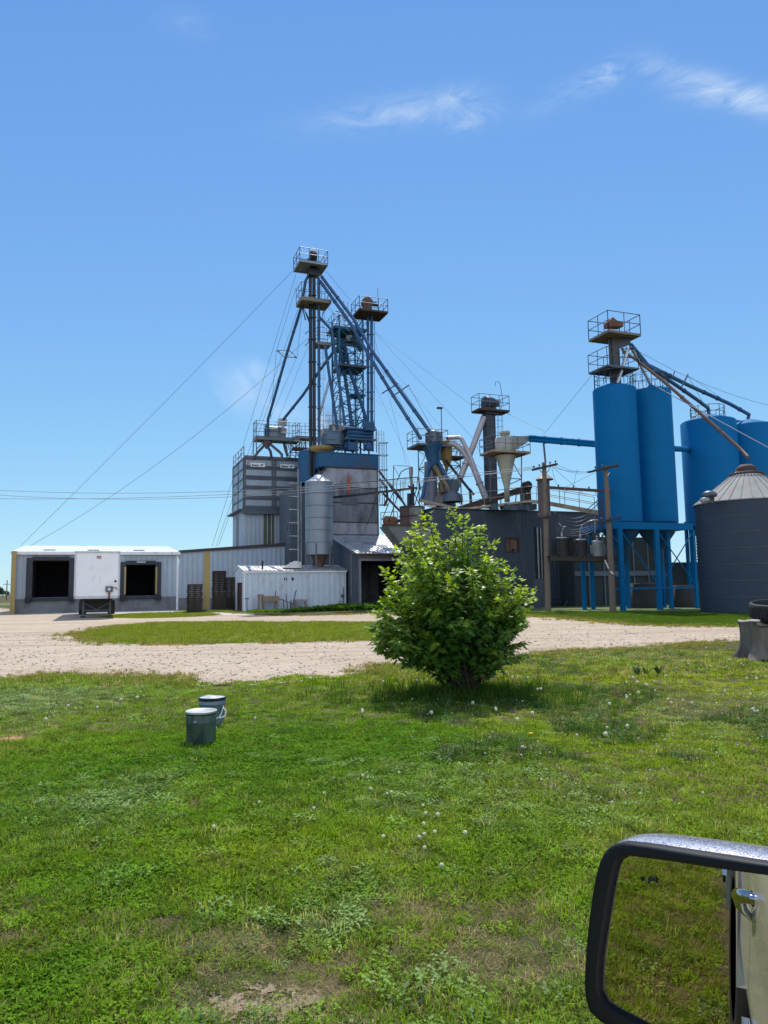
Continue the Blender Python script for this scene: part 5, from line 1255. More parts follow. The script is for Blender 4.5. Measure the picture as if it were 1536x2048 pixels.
# long lines to the left
for i, (a_, b_, s, lab) in enumerate((((1069, 933, 45.2), (-300, 955, 62), 1.5, 'upper power line crossing from the left pole arm to the far left'), ((1073, 938, 45.2), (-300, 985, 60), 1.1, 'lower power line crossing in front of the panelled bins'),
    ((1077, 934, 45.2), (-300, 957, 63), 1.9, 'middle power line just beneath the upper one'))):
    m = MB(); p, q = P(*a_), P(*b_); m.path(sag(p, q, s, 30), .017, 5, cap=False); tag(m.build('power_line', LWIRE, loc=p), lab, 'power line')
# ================================================================ GRASS
def leaf_mat(name, attr=None, col=(.08, .14, .02), trans=.35, rough=.6, inst=False, spec=.3):
    m = bpy.data.materials.new(name); m.use_nodes = True; nt = m.node_tree; L = nt.links.new
    b = nt.nodes['Principled BSDF']; b.inputs['Roughness'].default_value = rough; b.inputs['Specular IOR Level'].default_value = spec
    if attr:
        at = nd(nt, 'ShaderNodeAttribute', attribute_name=attr)
        if inst: at.attribute_type = 'INSTANCER'
        src = at.outputs['Color']
    else:
        rg = nd(nt, 'ShaderNodeRGB'); rg.outputs[0].default_value = (*col, 1); src = rg.outputs[0]
    L(src, b.inputs['Base Color'])
    t = nd(nt, 'ShaderNodeBsdfTranslucent'); hs = nd(nt, 'ShaderNodeHueSaturation'); hs.inputs['Saturation'].default_value = 1.15; hs.inputs['Value'].default_value = 1.5; hs.inputs['Hue'].default_value = .485
    L(src, hs.inputs['Color']); L(hs.outputs[0], t.inputs['Color'])
    ms = nd(nt, 'ShaderNodeMixShader'); ms.inputs[0].default_value = trans
    L(b.outputs[0], ms.inputs[1]); L(t.outputs[0], ms.inputs[2]); L(ms.outputs[0], nt.nodes['Material Output'].inputs['Surface'])
    return m
TURFM = leaf_mat('turf_leaf', 'tcol', inst=True, rough=.8, spec=.06, trans=.42)
def blade_tuft(name, n, hmin, hmax, spread, wd, lean, seed, flat=0):
    r = random.Random(seed); vs = []; fs = []
    for i in range(n):
        a = r.uniform(0, 6.283); d = r.uniform(0, spread) ; c = Vector((math.cos(a) * d, math.sin(a) * d, -.005))
        h = r.uniform(hmin, hmax); b = r.uniform(0, 6.283); ln = r.uniform(.1, lean) * h; dr = Vector((math.cos(b), math.sin(b), 0)); sd = Vector((-dr.y, dr.x, 0)) * wd * r.uniform(.6, 1.2) / 2
        p = [c, c + dr * ln * .35 + Z * h * .55, c + dr * ln + Z * h * (.95 - flat * r.random())]
        o = len(vs); vs += [p[0] - sd, p[0] + sd, p[1] - sd * .85, p[1] + sd * .85, p[2]]; fs += [(o, o + 1, o + 3, o + 2), (o + 2, o + 3, o + 4)]
    me = bpy.data.meshes.new(name); me.from_pydata([tuple(v) for v in vs], [], fs); me.materials.append(TURFM)
    return bpy.data.objects.new(name, me)
def clover_tuft(name, n, h, spread, sz, seed, lobes=3):
    r = random.Random(seed); vs = []; fs = []
    for i in range(n):
        a = r.uniform(0, 6.283); d = spread * math.sqrt(r.random()); c = Vector((math.cos(a) * d, math.sin(a) * d, h * r.uniform(.4, 1.1))); t0 = r.uniform(0, 6.28)
        tilt = Vector((r.uniform(-.5, .5), r.uniform(-.5, .5), 0))
        for k in range(lobes):
            an = t0 + k * 6.283 / lobes; s = sz * r.uniform(.7, 1.2); dr = Vector((math.cos(an), math.sin(an), 0)); sd = Vector((-dr.y, dr.x, 0))
            q = [c, c + dr * s * .55 + sd * s * .38, c + dr * s, c + dr * s * .55 - sd * s * .38]
            q = [v + Z * ((v - c).dot(tilt) - (v - c).length * .15) for v in q]
            o = len(vs); vs += q; fs.append((o, o + 1, o + 2, o + 3))
        o = len(vs); g = Vector((c.x * .8, c.y * .8, 0)); vs += [g, g + Vector((.002, 0, 0)), c]; fs.append((o, o + 1, o + 2))
    me = bpy.data.meshes.new(name); me.from_pydata([tuple(v) for v in vs], [], fs); me.materials.append(TURFM)
    return bpy.data.objects.new(name, me)
kinds = bpy.data.collections.new('turf_kinds')
KO = [blade_tuft('a_tuft', 16, .025, .065, .07, .0045, .8, 1), blade_tuft('b_tuft', 18, .03, .085, .08, .004, .9, 2), blade_tuft('c_tuft', 14, .02, .05, .07, .006, 1.3, 3),
      clover_tuft('d_clover', 16, .035, .085, .018, 4), clover_tuft('e_clover', 18, .028, .085, .014, 5), clover_tuft('f_weed', 16, .04, .07, .022, 6, 2),
      blade_tuft('g_straw', 14, .01, .05, .09, .0035, 2.6, 7, .8), blade_tuft('h_tall', 9, .08, .17, .05, .006, .7, 8), clover_tuft('i_bigweed', 22, .16, .16, .1, 9, 2), blade_tuft('j_far', 26, .03, .09, .22, .013, .9, 10)]
for o in KO: kinds.objects.link(o)
def scatter_node():
    ng = bpy.data.node_groups.new('turf_scatter', 'GeometryNodeTree')
    ng.interface.new_socket('Geometry', in_out='INPUT', socket_type='NodeSocketGeometry'); ng.interface.new_socket('Geometry', in_out='OUTPUT', socket_type='NodeSocketGeometry')
    gi = ng.nodes.new('NodeGroupInput'); go = ng.nodes.new('NodeGroupOutput'); ip = ng.nodes.new('GeometryNodeInstanceOnPoints'); ci = ng.nodes.new('GeometryNodeCollectionInfo')
    ci.inputs['Collection'].default_value = kinds; ci.inputs['Separate Children'].default_value = True; ci.inputs['Reset Children'].default_value = True
    ip.inputs['Pick Instance'].default_value = True
    def na(nm, tp):
        n = ng.nodes.new('GeometryNodeInputNamedAttribute'); n.data_type = tp; n.inputs['Name'].default_value = nm; return n.outputs[0]
    L = ng.links.new
    er = ng.nodes.new('FunctionNodeEulerToRotation'); L(na('rot', 'FLOAT_VECTOR'), er.inputs[0])
    L(gi.outputs[0], ip.inputs['Points']); L(ci.outputs[0], ip.inputs['Instance']); L(na('kind_id', 'INT'), ip.inputs['Instance Index']); L(er.outputs[0], ip.inputs['Rotation']); L(na('siz', 'FLOAT'), ip.inputs['Scale']); L(ip.outputs[0], go.inputs[0])
    return ng
SN = scatter_node()
def scatter(name, pts, label, cat):
    """pts: list of (x,y,z, kind, size, (r,g,b))"""
    me = bpy.data.meshes.new(name); me.from_pydata([(p[0], p[1], p[2]) for p in pts], [], [])
    r = random.Random(len(pts)); n = len(pts)
    a = me.attributes.new('rot', 'FLOAT_VECTOR', 'POINT'); a.data.foreach_set('vector', [v for _ in range(n) for v in (r.uniform(-.12, .12), r.uniform(-.12, .12), r.uniform(0, 6.283))])
    a = me.attributes.new('siz', 'FLOAT', 'POINT'); a.data.foreach_set('value', [p[4] for p in pts])
    a = me.attributes.new('kind_id', 'INT', 'POINT'); a.data.foreach_set('value', [p[3] for p in pts])
    a = me.attributes.new('tcol', 'FLOAT_COLOR', 'POINT'); a.data.foreach_set('color', [v for p in pts for v in (*p[5], 1)])
    o = bpy.data.objects.new(name, me); COL.objects.link(o); md = o.modifiers.new('scatter', 'NODES'); md.node_group = SN
    o['kind'] = 'stuff'; o['label'] = label; o['category'] = cat
    return o
def gpatch(px, py, rx, ry, w=1.):            # a patch of the lawn around a surveyed spot
    c = G(px, py); a = (G(px + rx, py) - G(px - rx, py)).length / 2; b = (G(px, py - ry) - G(px, py + ry)).length / 2
    return (c.x, c.y, a, b, w)
DRY = [gpatch(520, 1990, 170, 60, 1.25), gpatch(480, 1880, 150, 45, .7), gpatch(1010, 1925, 190, 50, .9), gpatch(930, 1830, 200, 40, .6), gpatch(1130, 1900, 60, 60, .5), gpatch(260, 1850, 120, 50, .5), gpatch(30, 1820, 70, 60, .5), gpatch(20, 1477, 45, 7, 1.4), gpatch(770, 1790, 120, 50, .4), gpatch(1150, 1540, 120, 40, .35), gpatch(1400, 1420, 140, 30, .3)]
GREY = [gpatch(70, 1400, 170, 28, 1.1), gpatch(250, 1600, 110, 40, .7), gpatch(590, 1870, 130, 40, .7), gpatch(1300, 1310, 200, 16, .7), gpatch(900, 1570, 200, 60, .35), gpatch(1400, 1430, 180, 30, .6), gpatch(1180, 1600, 100, 50, .4), gpatch(1000, 1960, 200, 40, .5), gpatch(700, 1780, 70, 60, .4)]
LUSH = [gpatch(520, 1500, 330, 90, 1.), gpatch(850, 1480, 200, 45, .9), gpatch(120, 1550, 180, 60, .6), gpatch(100, 1950, 130, 90, .7), gpatch(240, 1760, 120, 60, .6), gpatch(1000, 1690, 120, 50, .5)]
BRIGHT = [gpatch(1430, 1372, 110, 20, 1.3), gpatch(1240, 1358, 60, 10, .9), gpatch(700, 1345, 100, 14, .4), gpatch(650, 1700, 260, 70, .45), gpatch(1100, 1480, 200, 60, .3)]
def gsum(lst, x, y):
    s = 0
    for cx, cy, a, b, w_ in lst:
        d = ((x - cx) / a) ** 2 + ((y - cy) / b) ** 2
        if d < 6: s += w_ * math.exp(-d)
    return s
def lerp3(a, b, t): return tuple(a[i] * (1 - t) + b[i] * t for i in range(3))
DRYB = [0.]
def turf(x, y, r):
    n1 = noise.noise(Vector((x * .55, y * .55, 0))); n2 = noise.noise(Vector((x * 1.7, y * 1.7, 5))); n3 = noise.noise(Vector((x * 4.5, y * 4.5, 9)))
    d = gsum(DRY, x, y) + max(0, n2 * .7 + n3 * .55 - .1) * 1.1 + (.12 if y < 6 else 0); g = gsum(GREY, x, y) + max(0, n1 * .5 + n3 * .4 - .1) * .6
    l = gsum(LUSH, x, y); b = gsum(BRIGHT, x, y) + max(0, n2 * .5 - .1)
    right = min(1, max(0, (x + .3) / 3)) * .25
    c = lerp3((.115, .23, .012), (.19, .28, .018), min(1, right * 2 + .3 + n2 * .5 if n2 > -.6 else 0))
    c = lerp3(c, (.085, .2, .012), min(.85, l * .8)); c = lerp3(c, (.24, .33, .01), min(.9, b * .75)); c = lerp3(c, (.2, .26, .11), min(.7, g * .55))
    d = max(0, d + right - l * .45 + DRYB[0])
    return c, d, g, l, n3
def turf_points(region, dens, kinds_near, seed, far=False):
    r = random.Random(seed); out = []
    x0, x1, y0, y1, inside = region
    n = int((x1 - x0) * (y1 - y0) * dens)
    for _ in range(n):
        x = r.uniform(x0, x1); y = r.uniform(y0, y1)
        if not inside(x, y): continue
        c, d, g, l, n3 = turf(x, y, r)
        if r.random() < min(.7, max(0, d - .35) * .55): continue
        if r.random() < min(.8, d * .75 + .05): k = 6; cc = lerp3((.42, .33, .17), (.28, .25, .1), r.random())
        elif r.random() < g * .45: k = 5; cc = lerp3(c, (.27, .34, .18), r.random() * .7)
        elif r.random() < .28 + .5 * l: k = r.choice((3, 4)); cc = c
        else: k = r.choice((0, 2, 2, 0, 1)); cc = lerp3(c, (.36, .36, .12), r.random() ** 2.5)
        if r.random() < .003: k = 7
        f = r.uniform(.42, 1.75); cc = tuple(min(.6, v * f) for v in cc)
        s = r.uniform(.6, 1.1) * (1 + .3 * n3) * (1 - .3 * min(1, d)) * (1 + .25 * min(1, g))
        if far and k != 5: k = 9; s *= .9
        if x > .4 and y > 6.5 and noise.noise(Vector((x * 1.1, y * .8, 31))) > .02 and gsum(BRIGHT, x, y) < .3 and r.random() < .3:
            k = r.choice((7, 5, 3, 1)); s = r.uniform(.9, 1.5) * (.75 if k == 7 else 1); cc = tuple(v * r.uniform(.6, 1.2) for v in ((.06, .13, .022) if r.random() < .7 else (.2, .24, .11)))
        out.append((x, y, 0., k, s, cc))
    return out
def viewin(mx):
    def f(x, y):
        if y < 2.1: return False
        return abs(x) < y * .56 + mx
    return f
lawn = []
def off_yard(x, y, m=0): return not inpoly(x, y, yard_pts)
v1 = viewin(1.2)
def keep(x, y): return v1(x, y) and off_yard(x, y)
lawn += turf_points((-5, 5, 2.2, 5.2, keep), 1250, None, 1)
lawn += turf_points((-6, 6, 5.2, 8.2, keep), 680, None, 2)
lawn += turf_points((-9, 9, 8.2, 12, keep), 260, None, 3)
lawn += turf_points((-11, 11, 12, 17, keep), 150, None, 4, True)
DRYB[0] = .3
lawn += turf_points((-9.5, .2, .49, 4.5, lambda x, y: not v1(x, y)), 1100, None, 6)
scatter('lawn_grass', lawn, 'short mixed green grass and clover covering the foreground lawn', 'grass')
far_ = []
for pts, dens, seed in ((isl_pts, 22, 11), (st_pts, 25, 12)):
    xs = [p.x for p in pts]; ys = [p.y for p in pts]; r = random.Random(seed)
    for _ in range(int((max(xs) - min(xs)) * (max(ys) - min(ys)) * dens)):
        x, y = r.uniform(min(xs), max(xs)), r.uniform(min(ys), max(ys))
        if inpoly(x, y, pts): f = r.uniform(.8, 1.2); far_.append((x, y, .0, 9, r.uniform(1.0, 1.7), tuple(v * f for v in lerp3((.17, .24, .03), (.27, .27, .07), r.random() ** 2))))
scatter('island_grass', far_, 'mown grass islands surrounded by the pink gravel yard', 'grass')
vg = []; r = random.Random(21)
for _ in range(16000):                       # verge at the foot of the buildings, right side
    px = r.uniform(1040, 1750); py = r.uniform(1224, 1252); g = G(px, py)
    if inpoly(g.x, g.y, yard_pts): continue
    f = r.uniform(.7, 1.3); vg.append((g.x, g.y, 0, 9, r.uniform(.6, 1.15), tuple(v * f for v in (.09, .16, .025))))
for _ in range(1500):                        # weeds under the white shed
    px = r.uniform(495, 765); D = r.uniform(51.2, 54.5) + (px - 500) * .008; p = P(px, 1222, D); w_ = min(1, max(.15, (px - 560) / 120))
    f = r.uniform(.7, 1.3); vg.append((p.x, p.y, 0, r.choice((8, 8, 9)), r.uniform(1.0, 2.5) * (.3 + .7 * w_), tuple(v * f for v in (.11, .22, .03))))
for _ in range(200):
    g = Y1 + Vector((r.gauss(0, .9), r.gauss(-.2, .35), 0)); f = r.uniform(.8, 1.2); vg.append((g.x, g.y, 0.02, 9, r.uniform(1.5, 2.6), tuple(v * f for v in (.14, .23, .03))))
scatter('verge_weeds', vg, 'rough grass and weeds growing along the foot of the buildings', 'weeds')
m = MB(); m.lathe(Y1 - Z * .02, [(1.5, 0), (.9, .14), (.3, .2), (.001, .2)], 18); o = m.build('mound', SOIL); o['kind'] = 'structure'
# bare soil
DIRT = ground_mat('bare_dirt', ((.27, .21, .13), (.34, .27, .18), (.19, .15, .09), (.42, .34, .24)), True, .03, None, 7)
RED = ground_mat('red_mulch', ((.33, .17, .09), (.4, .22, .12), (.22, .12, .06), (.5, .3, .18)), True)
def bare(px, py, rx, ry, mat):
    c = G(px, py); vs = [(c.x, c.y, .005)]; e = [.72]; n = 28
    for lv, ev in ((.5, .5), (1., 0.)):
        for k in range(n): a = 2 * math.pi * k / n; g = G(px + rx * lv * math.cos(a) * (1 + .2 * math.sin(3 * a)), py + ry * lv * math.sin(a)); vs.append((g.x, g.y, .005)); e.append(ev)
    fs = [(0, 1 + k, 1 + (k + 1) % n) for k in range(n)] + [(1 + k, 1 + n + k, 1 + n + (k + 1) % n, 1 + (k + 1) % n) for k in range(n)]
    me = bpy.data.meshes.new('bare_soil'); me.from_pydata(vs, [], fs); at = me.attributes.new('edge', 'FLOAT', 'POINT'); at.data.foreach_set('value', e); me.materials.append(mat)
    o = bpy.data.objects.new('bare_soil', me); COL.objects.link(o); o['kind'] = 'structure'
bare(530, 2030, 270, 95, DIRT); bare(15, 1478, 70, 14, RED); 
# loose stones over the near part of the yard
def stone_kind(nm, seed):
    r = random.Random(seed); m = MB(); m.ball(Vector((0, 0, .3)), 1., 7, 4, .6)
    for v in m.v: v *= r.uniform(.8, 1.15)
    me = bpy.data.meshes.new(nm); me.from_pydata([tuple(v) for v in m.v], [], m.f); me.materials.append(STONEM); return bpy.data.objects.new(nm, me)
STONEM = leaf_mat('stone_pale', 'tcol', inst=True, trans=0., rough=.9, spec=.1)
for o in (stone_kind('k_stone', 1), stone_kind('l_stone', 2)): kinds.objects.link(o)
sts = []; r = random.Random(77)
for _ in range(6500):
    y = 12.5 + 16 * r.random() ** 1.5; x = r.uniform(-.6, .6) * y
    if not inpoly(x, y, yard_pts) or inpoly(x, y, isl_pts): continue
    f = r.uniform(.6, 1.25); sts.append((x, y, .004, r.choice((10, 11)), r.choice((.008, .012, .016, .024)) * r.uniform(.7, 1.4), (.52 * f, .44 * f, .36 * f)))
scatter('gravel_stones', sts, 'loose pale stones lying on the pink gravel yard', 'gravel')
# ragged dry fringe where lawn meets gravel
fr_ = []
def fringe(pts, n, sd, ylim, k, smin, smax, seed):
    r = random.Random(seed); N_ = len(pts); L_ = [(pts[(i + 1) % N_] - pts[i]).length for i in range(N_)]
    idx = [i for i in range(N_) if ylim[0] < pts[i].y < ylim[1] and abs(pts[i].x) < pts[i].y * .62]
    if not idx: return
    w_ = [L_[i] for i in idx]
    for i in r.choices(idx, w_, k=n):
        p = pts[i].lerp(pts[(i + 1) % N_], r.random()) + Vector((r.gauss(0, sd), r.gauss(0, sd), 0)); cl = noise.noise(Vector((p.x * .6, p.y * .6, 3)))
        if cl < r.uniform(-.35, .25): continue
        if p.y < 16 and 390 < PX(p)[0] < 690: continue
        f = r.uniform(.7, 1.25); fr_.append((p.x, p.y, .004, r.choice(k), r.uniform(smin, smax), tuple(v * f for v in lerp3((.14, .2, .03), (.33, .27, .1), r.random()))))
fringe(yard_pts, 5200, .38, (10, 19), (6, 9, 1, 5), .6, 1.1, 1); fringe(isl_pts, 3500, .4, (15, 60), (9, 9, 6), .7, 1.4, 2); fringe(yard_pts, 2500, .6, (24, 60), (9,), .9, 1.5, 3)
scatter('edge_grass', fr_, 'thin dry grass creeping over the edges of the gravel yard', 'grass')

# ================================================================ DANDELIONS
c6 = [(685, 770), (460, 670), (150, 690), (25, 785), (870, 610), (1095, 795), (1250, 770), (1270, 785), (1320, 690), (1120, 740), (665, 885), (440, 905), (130, 980), (218, 970), (238, 1005), (320, 955), (318, 1045), (95, 935), (10, 965), (1300, 932), (1420, 942), (1075, 1062), (1345, 1095), (10, 1105), (50, 1090), (20, 1140), (468, 1152), (490, 1182), (625, 1150), (985, 1182), (720, 1180), (150, 1090), (1365, 1255), (1385, 1262), (1418, 1265), (25, 1440), (915, 795)]
c5 = [(60, 38), (62, 52), (418, 60), (625, 12), (745, 35), (937, 60), (860, 95), (1330, 15), (1422, 122), (1318, 122), (1312, 172), (1158, 155), (883, 217), (65, 352), (88, 355), (105, 418), (187, 437), (212, 430), (370, 495), (387, 540), (445, 555), (377, 590), (375, 640), (433, 632), (350, 655), (170, 654), (587, 640), (463, 795), (380, 705), (250, 335)]
c2 = [(252, 1390), (475, 1503), (1115, 1585), (1362, 1348), (1440, 1442), (1470, 1442), (1405, 1622), (1245, 1357), (517, 1385)]
c4 = [(300, 238), (202, 295), (430, 243), (530, 212), (600, 205), (1118, 282), (945, 338), (1420, 590), (1135, 630), (935, 742), (1380, 655)]
dl = [(1250 + x / 5.37, 1180 + y / 5.37) for x, y in c6] + [(700 + x / 2.56, 1400 + y / 2.56) for x, y in c5] + [(700 + x / 3.84, 1000 + y / 3.84) for x, y in c2] + [(x / 2.194, 1300 + y / 2.194) for x, y in c4]
PUFF = leaf_mat('seed_fluff', None, (.68, .68, .58), .5, .9); STEM = leaf_mat('dandelion_stem', None, (.16, .2, .08), .2)
def dandelion(h, lab):
    t = thing('dandelion', lab, 'dandelion', (0, 0, 0)); m = MB(); rr = random.Random(2)
    top = Vector((.01, 0, h)); m.path([Vector((0, 0, -.01)), Vector((.004, 0, h * .5)), top], .0022, 5); m.build('stem', STEM, t)
    m = MB(); m.ball(top + Z * .012, .006, 8, 5)
    for k in range(150):
        z = 1 - 2 * (k + .5) / 150; a = k * 2.399; s = math.sqrt(1 - z * z); d = Vector((s * math.cos(a), s * math.sin(a), z)); x, y = basis(d); c = top + Z * .012
        m.add([c + d * .005, c + d * .0225 + x * .0035, c + d * .0235 + y * .0035, c + d * .0225 - x * .0035, c + d * .0235 - y * .0035], [(0, 1, 3), (1, 2, 3, 4)])
    m.build('seed_head', PUFF, t); return t
dp = dandelion(.09, 'white dandelion seed head standing in the lawn'); dp['group'] = 'white dandelion seed heads in the lawn'
rr = random.Random(4)
for i, (px, py) in enumerate(dl):
    g = G(px, py, .1)
    if inpoly(g.x, g.y, yard_pts): continue
    loc = Vector((g.x, g.y, 0)); s = rr.uniform(.55, .95) if g.y > 6.3 else rr.uniform(.4, .6)
    if i == 0: dp.location = loc; dp.scale = (s,) * 3
    else: dup(dp, loc, rr.uniform(0, 6), None, s)
g = G(1062, 1468, .08); t = thing('yellow_dandelion', 'single yellow dandelion flower right of the bush shadow', 'dandelion', Vector((g.x, g.y, 0)))
m = MB(); m.path([Vector((g.x, g.y, 0)), Vector((g.x, g.y, .08))], .0025, 5); m.build('stem', STEM, t)
m = MB(); m.lathe(Vector((g.x, g.y, .08)), [(.004, -.004), (.02, .004), (.024, .009), (.012, .013), (.001, .012)], 12); m.build('flower', M('dandelion_yellow', (.7, .5, .02), .7), t)
def bloom(nm, r_):
    m = MB(); m.ball(Vector((0, 0, .05)), r_, 6, 4, .7); me = bpy.data.meshes.new(nm); me.from_pydata([tuple(v) for v in m.v], [], m.f); me.materials.append(STONEM); return bpy.data.objects.new(nm, me)
kinds.objects.link(bloom('m_bloom', .007))
bl = []; r = random.Random(5)
for _ in range(900):
    px, py = r.uniform(640, 1560), 1300 + 330 * r.random() ** 1.4
    if r.random() > (px - 500) / 900: continue
    g = G(px, py)
    if inpoly(g.x, g.y, yard_pts) or noise.noise(Vector((g.x * .8, g.y * .8, 2))) < -.1: continue
    f = r.uniform(.6, 1); bl.append((g.x, g.y, r.uniform(-.01, .02), 12, r.uniform(.6, 1.5), (.62 * f, .64 * f, .5 * f)))
for _ in range(60):
    g = G(r.gauss(20, 120) % 420, r.uniform(1378, 1450)); bl.append((g.x, g.y, 0, 12, r.uniform(.6, 1.4), (.6, .62, .5)))
scatter('clover_blossom', bl, 'tiny pale blossoms dotted through the lawn, mostly right of the bush', 'flowers')
# larger weeds near the right
def rosette(px, py, h, n, lab, seed, col=(.12, .22, .04)):
    r = random.Random(seed); g = G(px, py); m = MB()
    for k in range(n):
        a = r.uniform(0, 6.28); d = Vector((math.cos(a), math.sin(a), 0)); s = Vector((-d.y, d.x, 0)) * .022; l = h * r.uniform(.5, 1.1); w_ = r.uniform(.3, 1.1)
        p0 = g + d * .01; p1 = g + d * l * .45 * w_ + Z * l * .6; p2 = g + d * l * w_ + Z * l * r.uniform(.5, 1.0)
        m.add([p0 - s * .3, p0 + s * .3, p1 - s, p1 + s, p2], [(0, 1, 3, 2), (2, 3, 4)])
    tag(m.build('broadleaf_weed', leaf_mat('weed_leaf_%d' % seed, None, col), loc=g), lab, 'weed')
rosette(1274, 1352, .2, 18, 'dark upright weed left of the bright yellow-green patch', 31, (.05, .1, .03)); rosette(1292, 1352, .18, 14, 'dark bushy weed right beside the first upright weed', 32, (.05, .1, .03)); rosette(1318, 1350, .24, 16, 'reddish-based tall weed at the left end of the bright patch', 33, (.1, .16, .04))
rosette(1058, 1385, .22, 18, 'leafy weed right of the bush base', 35)

# ================================================================ BUSH
rb = random.Random(12)
BB = G(938, 1392)                             # root
Dc = BB.y
t = thing('maple_bush', 'large leafy green maple bush with bright young shoots standing alone on the lawn', 'bush', BB)
BARK = M('bark', (.045, .035, .025), .9, 0, var=.3, scale=8)
out_pts = [(853, 1027), (903, 1020), (927, 1032), (962, 1052), (985, 1085), (1000, 1122), (1020, 1140), (1035, 1158), (1062, 1180), (1066, 1200), (1040, 1240), (1025, 1262), (1010, 1300), (1030, 1315), (995, 1335), (975, 1350), (950, 1356), (905, 1350), (878, 1335), (840, 1312), (815, 1305), (785, 1292), (765, 1270), (738, 1252), (765, 1232), (768, 1200), (775, 1180), (782, 1160), (768, 1138), (792, 1100), (812, 1080), (826, 1062), (836, 1048)]
cen = Vector((905, 1200))
def inside_out(px, py):
    n = len(out_pts); c = False; j = n - 1
    for i in range(n):
        a, b = out_pts[i], out_pts[j]
        if (a[1] > py) != (b[1] > py) and px < (b[0] - a[0]) * (py - a[1]) / (b[1] - a[1]) + a[0]: c = not c
        j = i
    return c
tips = []
halfw = 1.05
for _ in range(26): tips.append((P(rb.uniform(750, 850), rb.uniform(1200, 1300), Dc + rb.uniform(-.7, .5)), .8))
for _ in range(20): tips.append((P(rb.uniform(975, 1048), rb.uniform(1160, 1325), Dc + rb.uniform(-.6, .5)), .8))
for (x, y) in out_pts: tips.append((P(x, y, Dc + rb.uniform(-.25, .25)), 1.))
for (x, y) in [(790, 1292), (800, 1300), (825, 1310), (770, 1262), (860, 1330), (880, 1350), (985, 1338), (1005, 1320), (1020, 1300), (900, 1350), (960, 1350), (1040, 1225), (762, 1245)]: tips.append((P(x, y, Dc + rb.uniform(-.6, .3)), .6))
while len(tips) < 185:                       # shoots fill the crown's volume, outline measured from the photo
    x = rb.uniform(735, 1068); y = rb.uniform(1020, 1350)
    if not inside_out(x, y) or min(math.hypot(x - o_[0], y - o_[1]) for o_ in out_pts) < 15: continue
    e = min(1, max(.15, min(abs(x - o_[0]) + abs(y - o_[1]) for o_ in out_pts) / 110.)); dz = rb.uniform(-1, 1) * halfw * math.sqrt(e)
    tips.append((P(x, y, Dc + dz), .5 + .5 * (1 - e)))
br = MB(); LV = []; LF = []; LC = []
def leaf(p, d, droop, s, col):
    """five-lobed leaf hanging from its stalk"""
    x = norm(d); side = norm(x.cross(Z) + Vector((rb.uniform(-.3, .3), rb.uniform(-.3, .3), rb.uniform(-.3, .3))))
    ax = norm(x * .75 - Z * droop); nn = norm(ax.cross(side))
    pts = [(0, 0), (.28, .5), (.38, .22), (.72, .34), (.62, .12), (1.05, 0), (.62, -.12), (.72, -.34), (.38, -.22), (.28, -.5)]
    o = len(LV)
    for (a, b) in pts: LV.append(p + ax * a * s + side * b * s * 1.05 + nn * (abs(b) * .35 - a * a * .18) * s)
    for f in ((0, 1, 2), (0, 2, 4), (2, 3, 4), (0, 4, 5), (0, 5, 6), (0, 6, 8), (6, 7, 8), (0, 8, 9)): LF.append(tuple(o + i for i in f)); 
    LC.extend([col] * 10)
for tp, ed in tips:
    st = BB + Vector((rb.uniform(-.16, .16), rb.uniform(-.16, .16), rb.uniform(.0, .35)))
    mid = st.lerp(tp, .45) + Z * rb.uniform(.0, .18) * (1 if tp.z < 1.6 else .3); mid.x = st.x * .55 + mid.x * .45 if rb.random() < .5 else mid.x
    L_ = (tp - st).length; pts = []
    for k in range(7):
        u_ = k / 6; a = st.lerp(mid, u_); b = mid.lerp(tp, u_); pts.append(a.lerp(b, u_))
    r_ = [(.010 * (1 - k / 7) + .002) * (.7 + L_ * .35) for k in range(7)]
    br.path(pts, r_, 5, cap=False)
    nn_ = max(6, int(L_ * .72 / .07))
    for k in range(nn_):                     # leaves in opposite whorls at the nodes of the shoot
        u_ = 1 - .74 * (k / nn_) ** 1.35; i_ = min(5, int(u_ * 6)); p = pts[i_].lerp(pts[i_ + 1], u_ * 6 - i_); a0 = rb.uniform(0, 6.28)
        for w_ in range(rb.choice((4, 5, 6, 7)) if u_ > .45 else 4):
            an = a0 + w_ * 6.283 / 5 + rb.uniform(-.5, .5); dr = Vector((math.cos(an), math.sin(an), rb.uniform(-.2, .5))); st_l = rb.uniform(.02, .14) * (1.3 - .85 * u_)
            q = p + dr * st_l + Vector((rb.gauss(0, .02), rb.gauss(0, .02), rb.gauss(0, .03))) * (1.4 - u_)
            if q.z < .1 or (q.z < .42 and rb.random() < .65): continue
            young = max(0, (u_ - .7) / .3) * ed
            young = min(1, (young * rb.uniform(.5, 1.2) + max(0, q.z - 1.9) * .25) * (1.25 if q.z > 1.1 else .5))  # besides real young tips, sunlit top and shaded underside put into leaf colour
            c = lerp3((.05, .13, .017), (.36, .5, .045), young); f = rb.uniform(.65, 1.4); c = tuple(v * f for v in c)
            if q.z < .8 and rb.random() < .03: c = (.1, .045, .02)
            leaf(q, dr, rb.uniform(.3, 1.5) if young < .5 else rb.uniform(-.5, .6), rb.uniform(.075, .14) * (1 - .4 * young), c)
for k in range(9):
    a = rb.uniform(0, 6.28); br.path([BB + Vector((math.cos(a) * .1, math.sin(a) * .1, -.05)), BB + Vector((math.cos(a) * .13, math.sin(a) * .13, .4)), BB + Vector((math.cos(a) * .3, math.sin(a) * .3, 1.0))], [.045, .036, .02], 7)
br.build('trunk', BARK, t)
me = bpy.data.meshes.new('crown'); me.from_pydata([tuple(v - BB) for v in LV], [], LF)
ca = me.attributes.new('lcol', 'FLOAT_COLOR', 'POINT'); ca.data.foreach_set('color', [v for c in LC for v in (*c, 1)])
me.materials.append(leaf_mat('maple_leaf', 'lcol', trans=.36, rough=.42, spec=.45)); me.update()
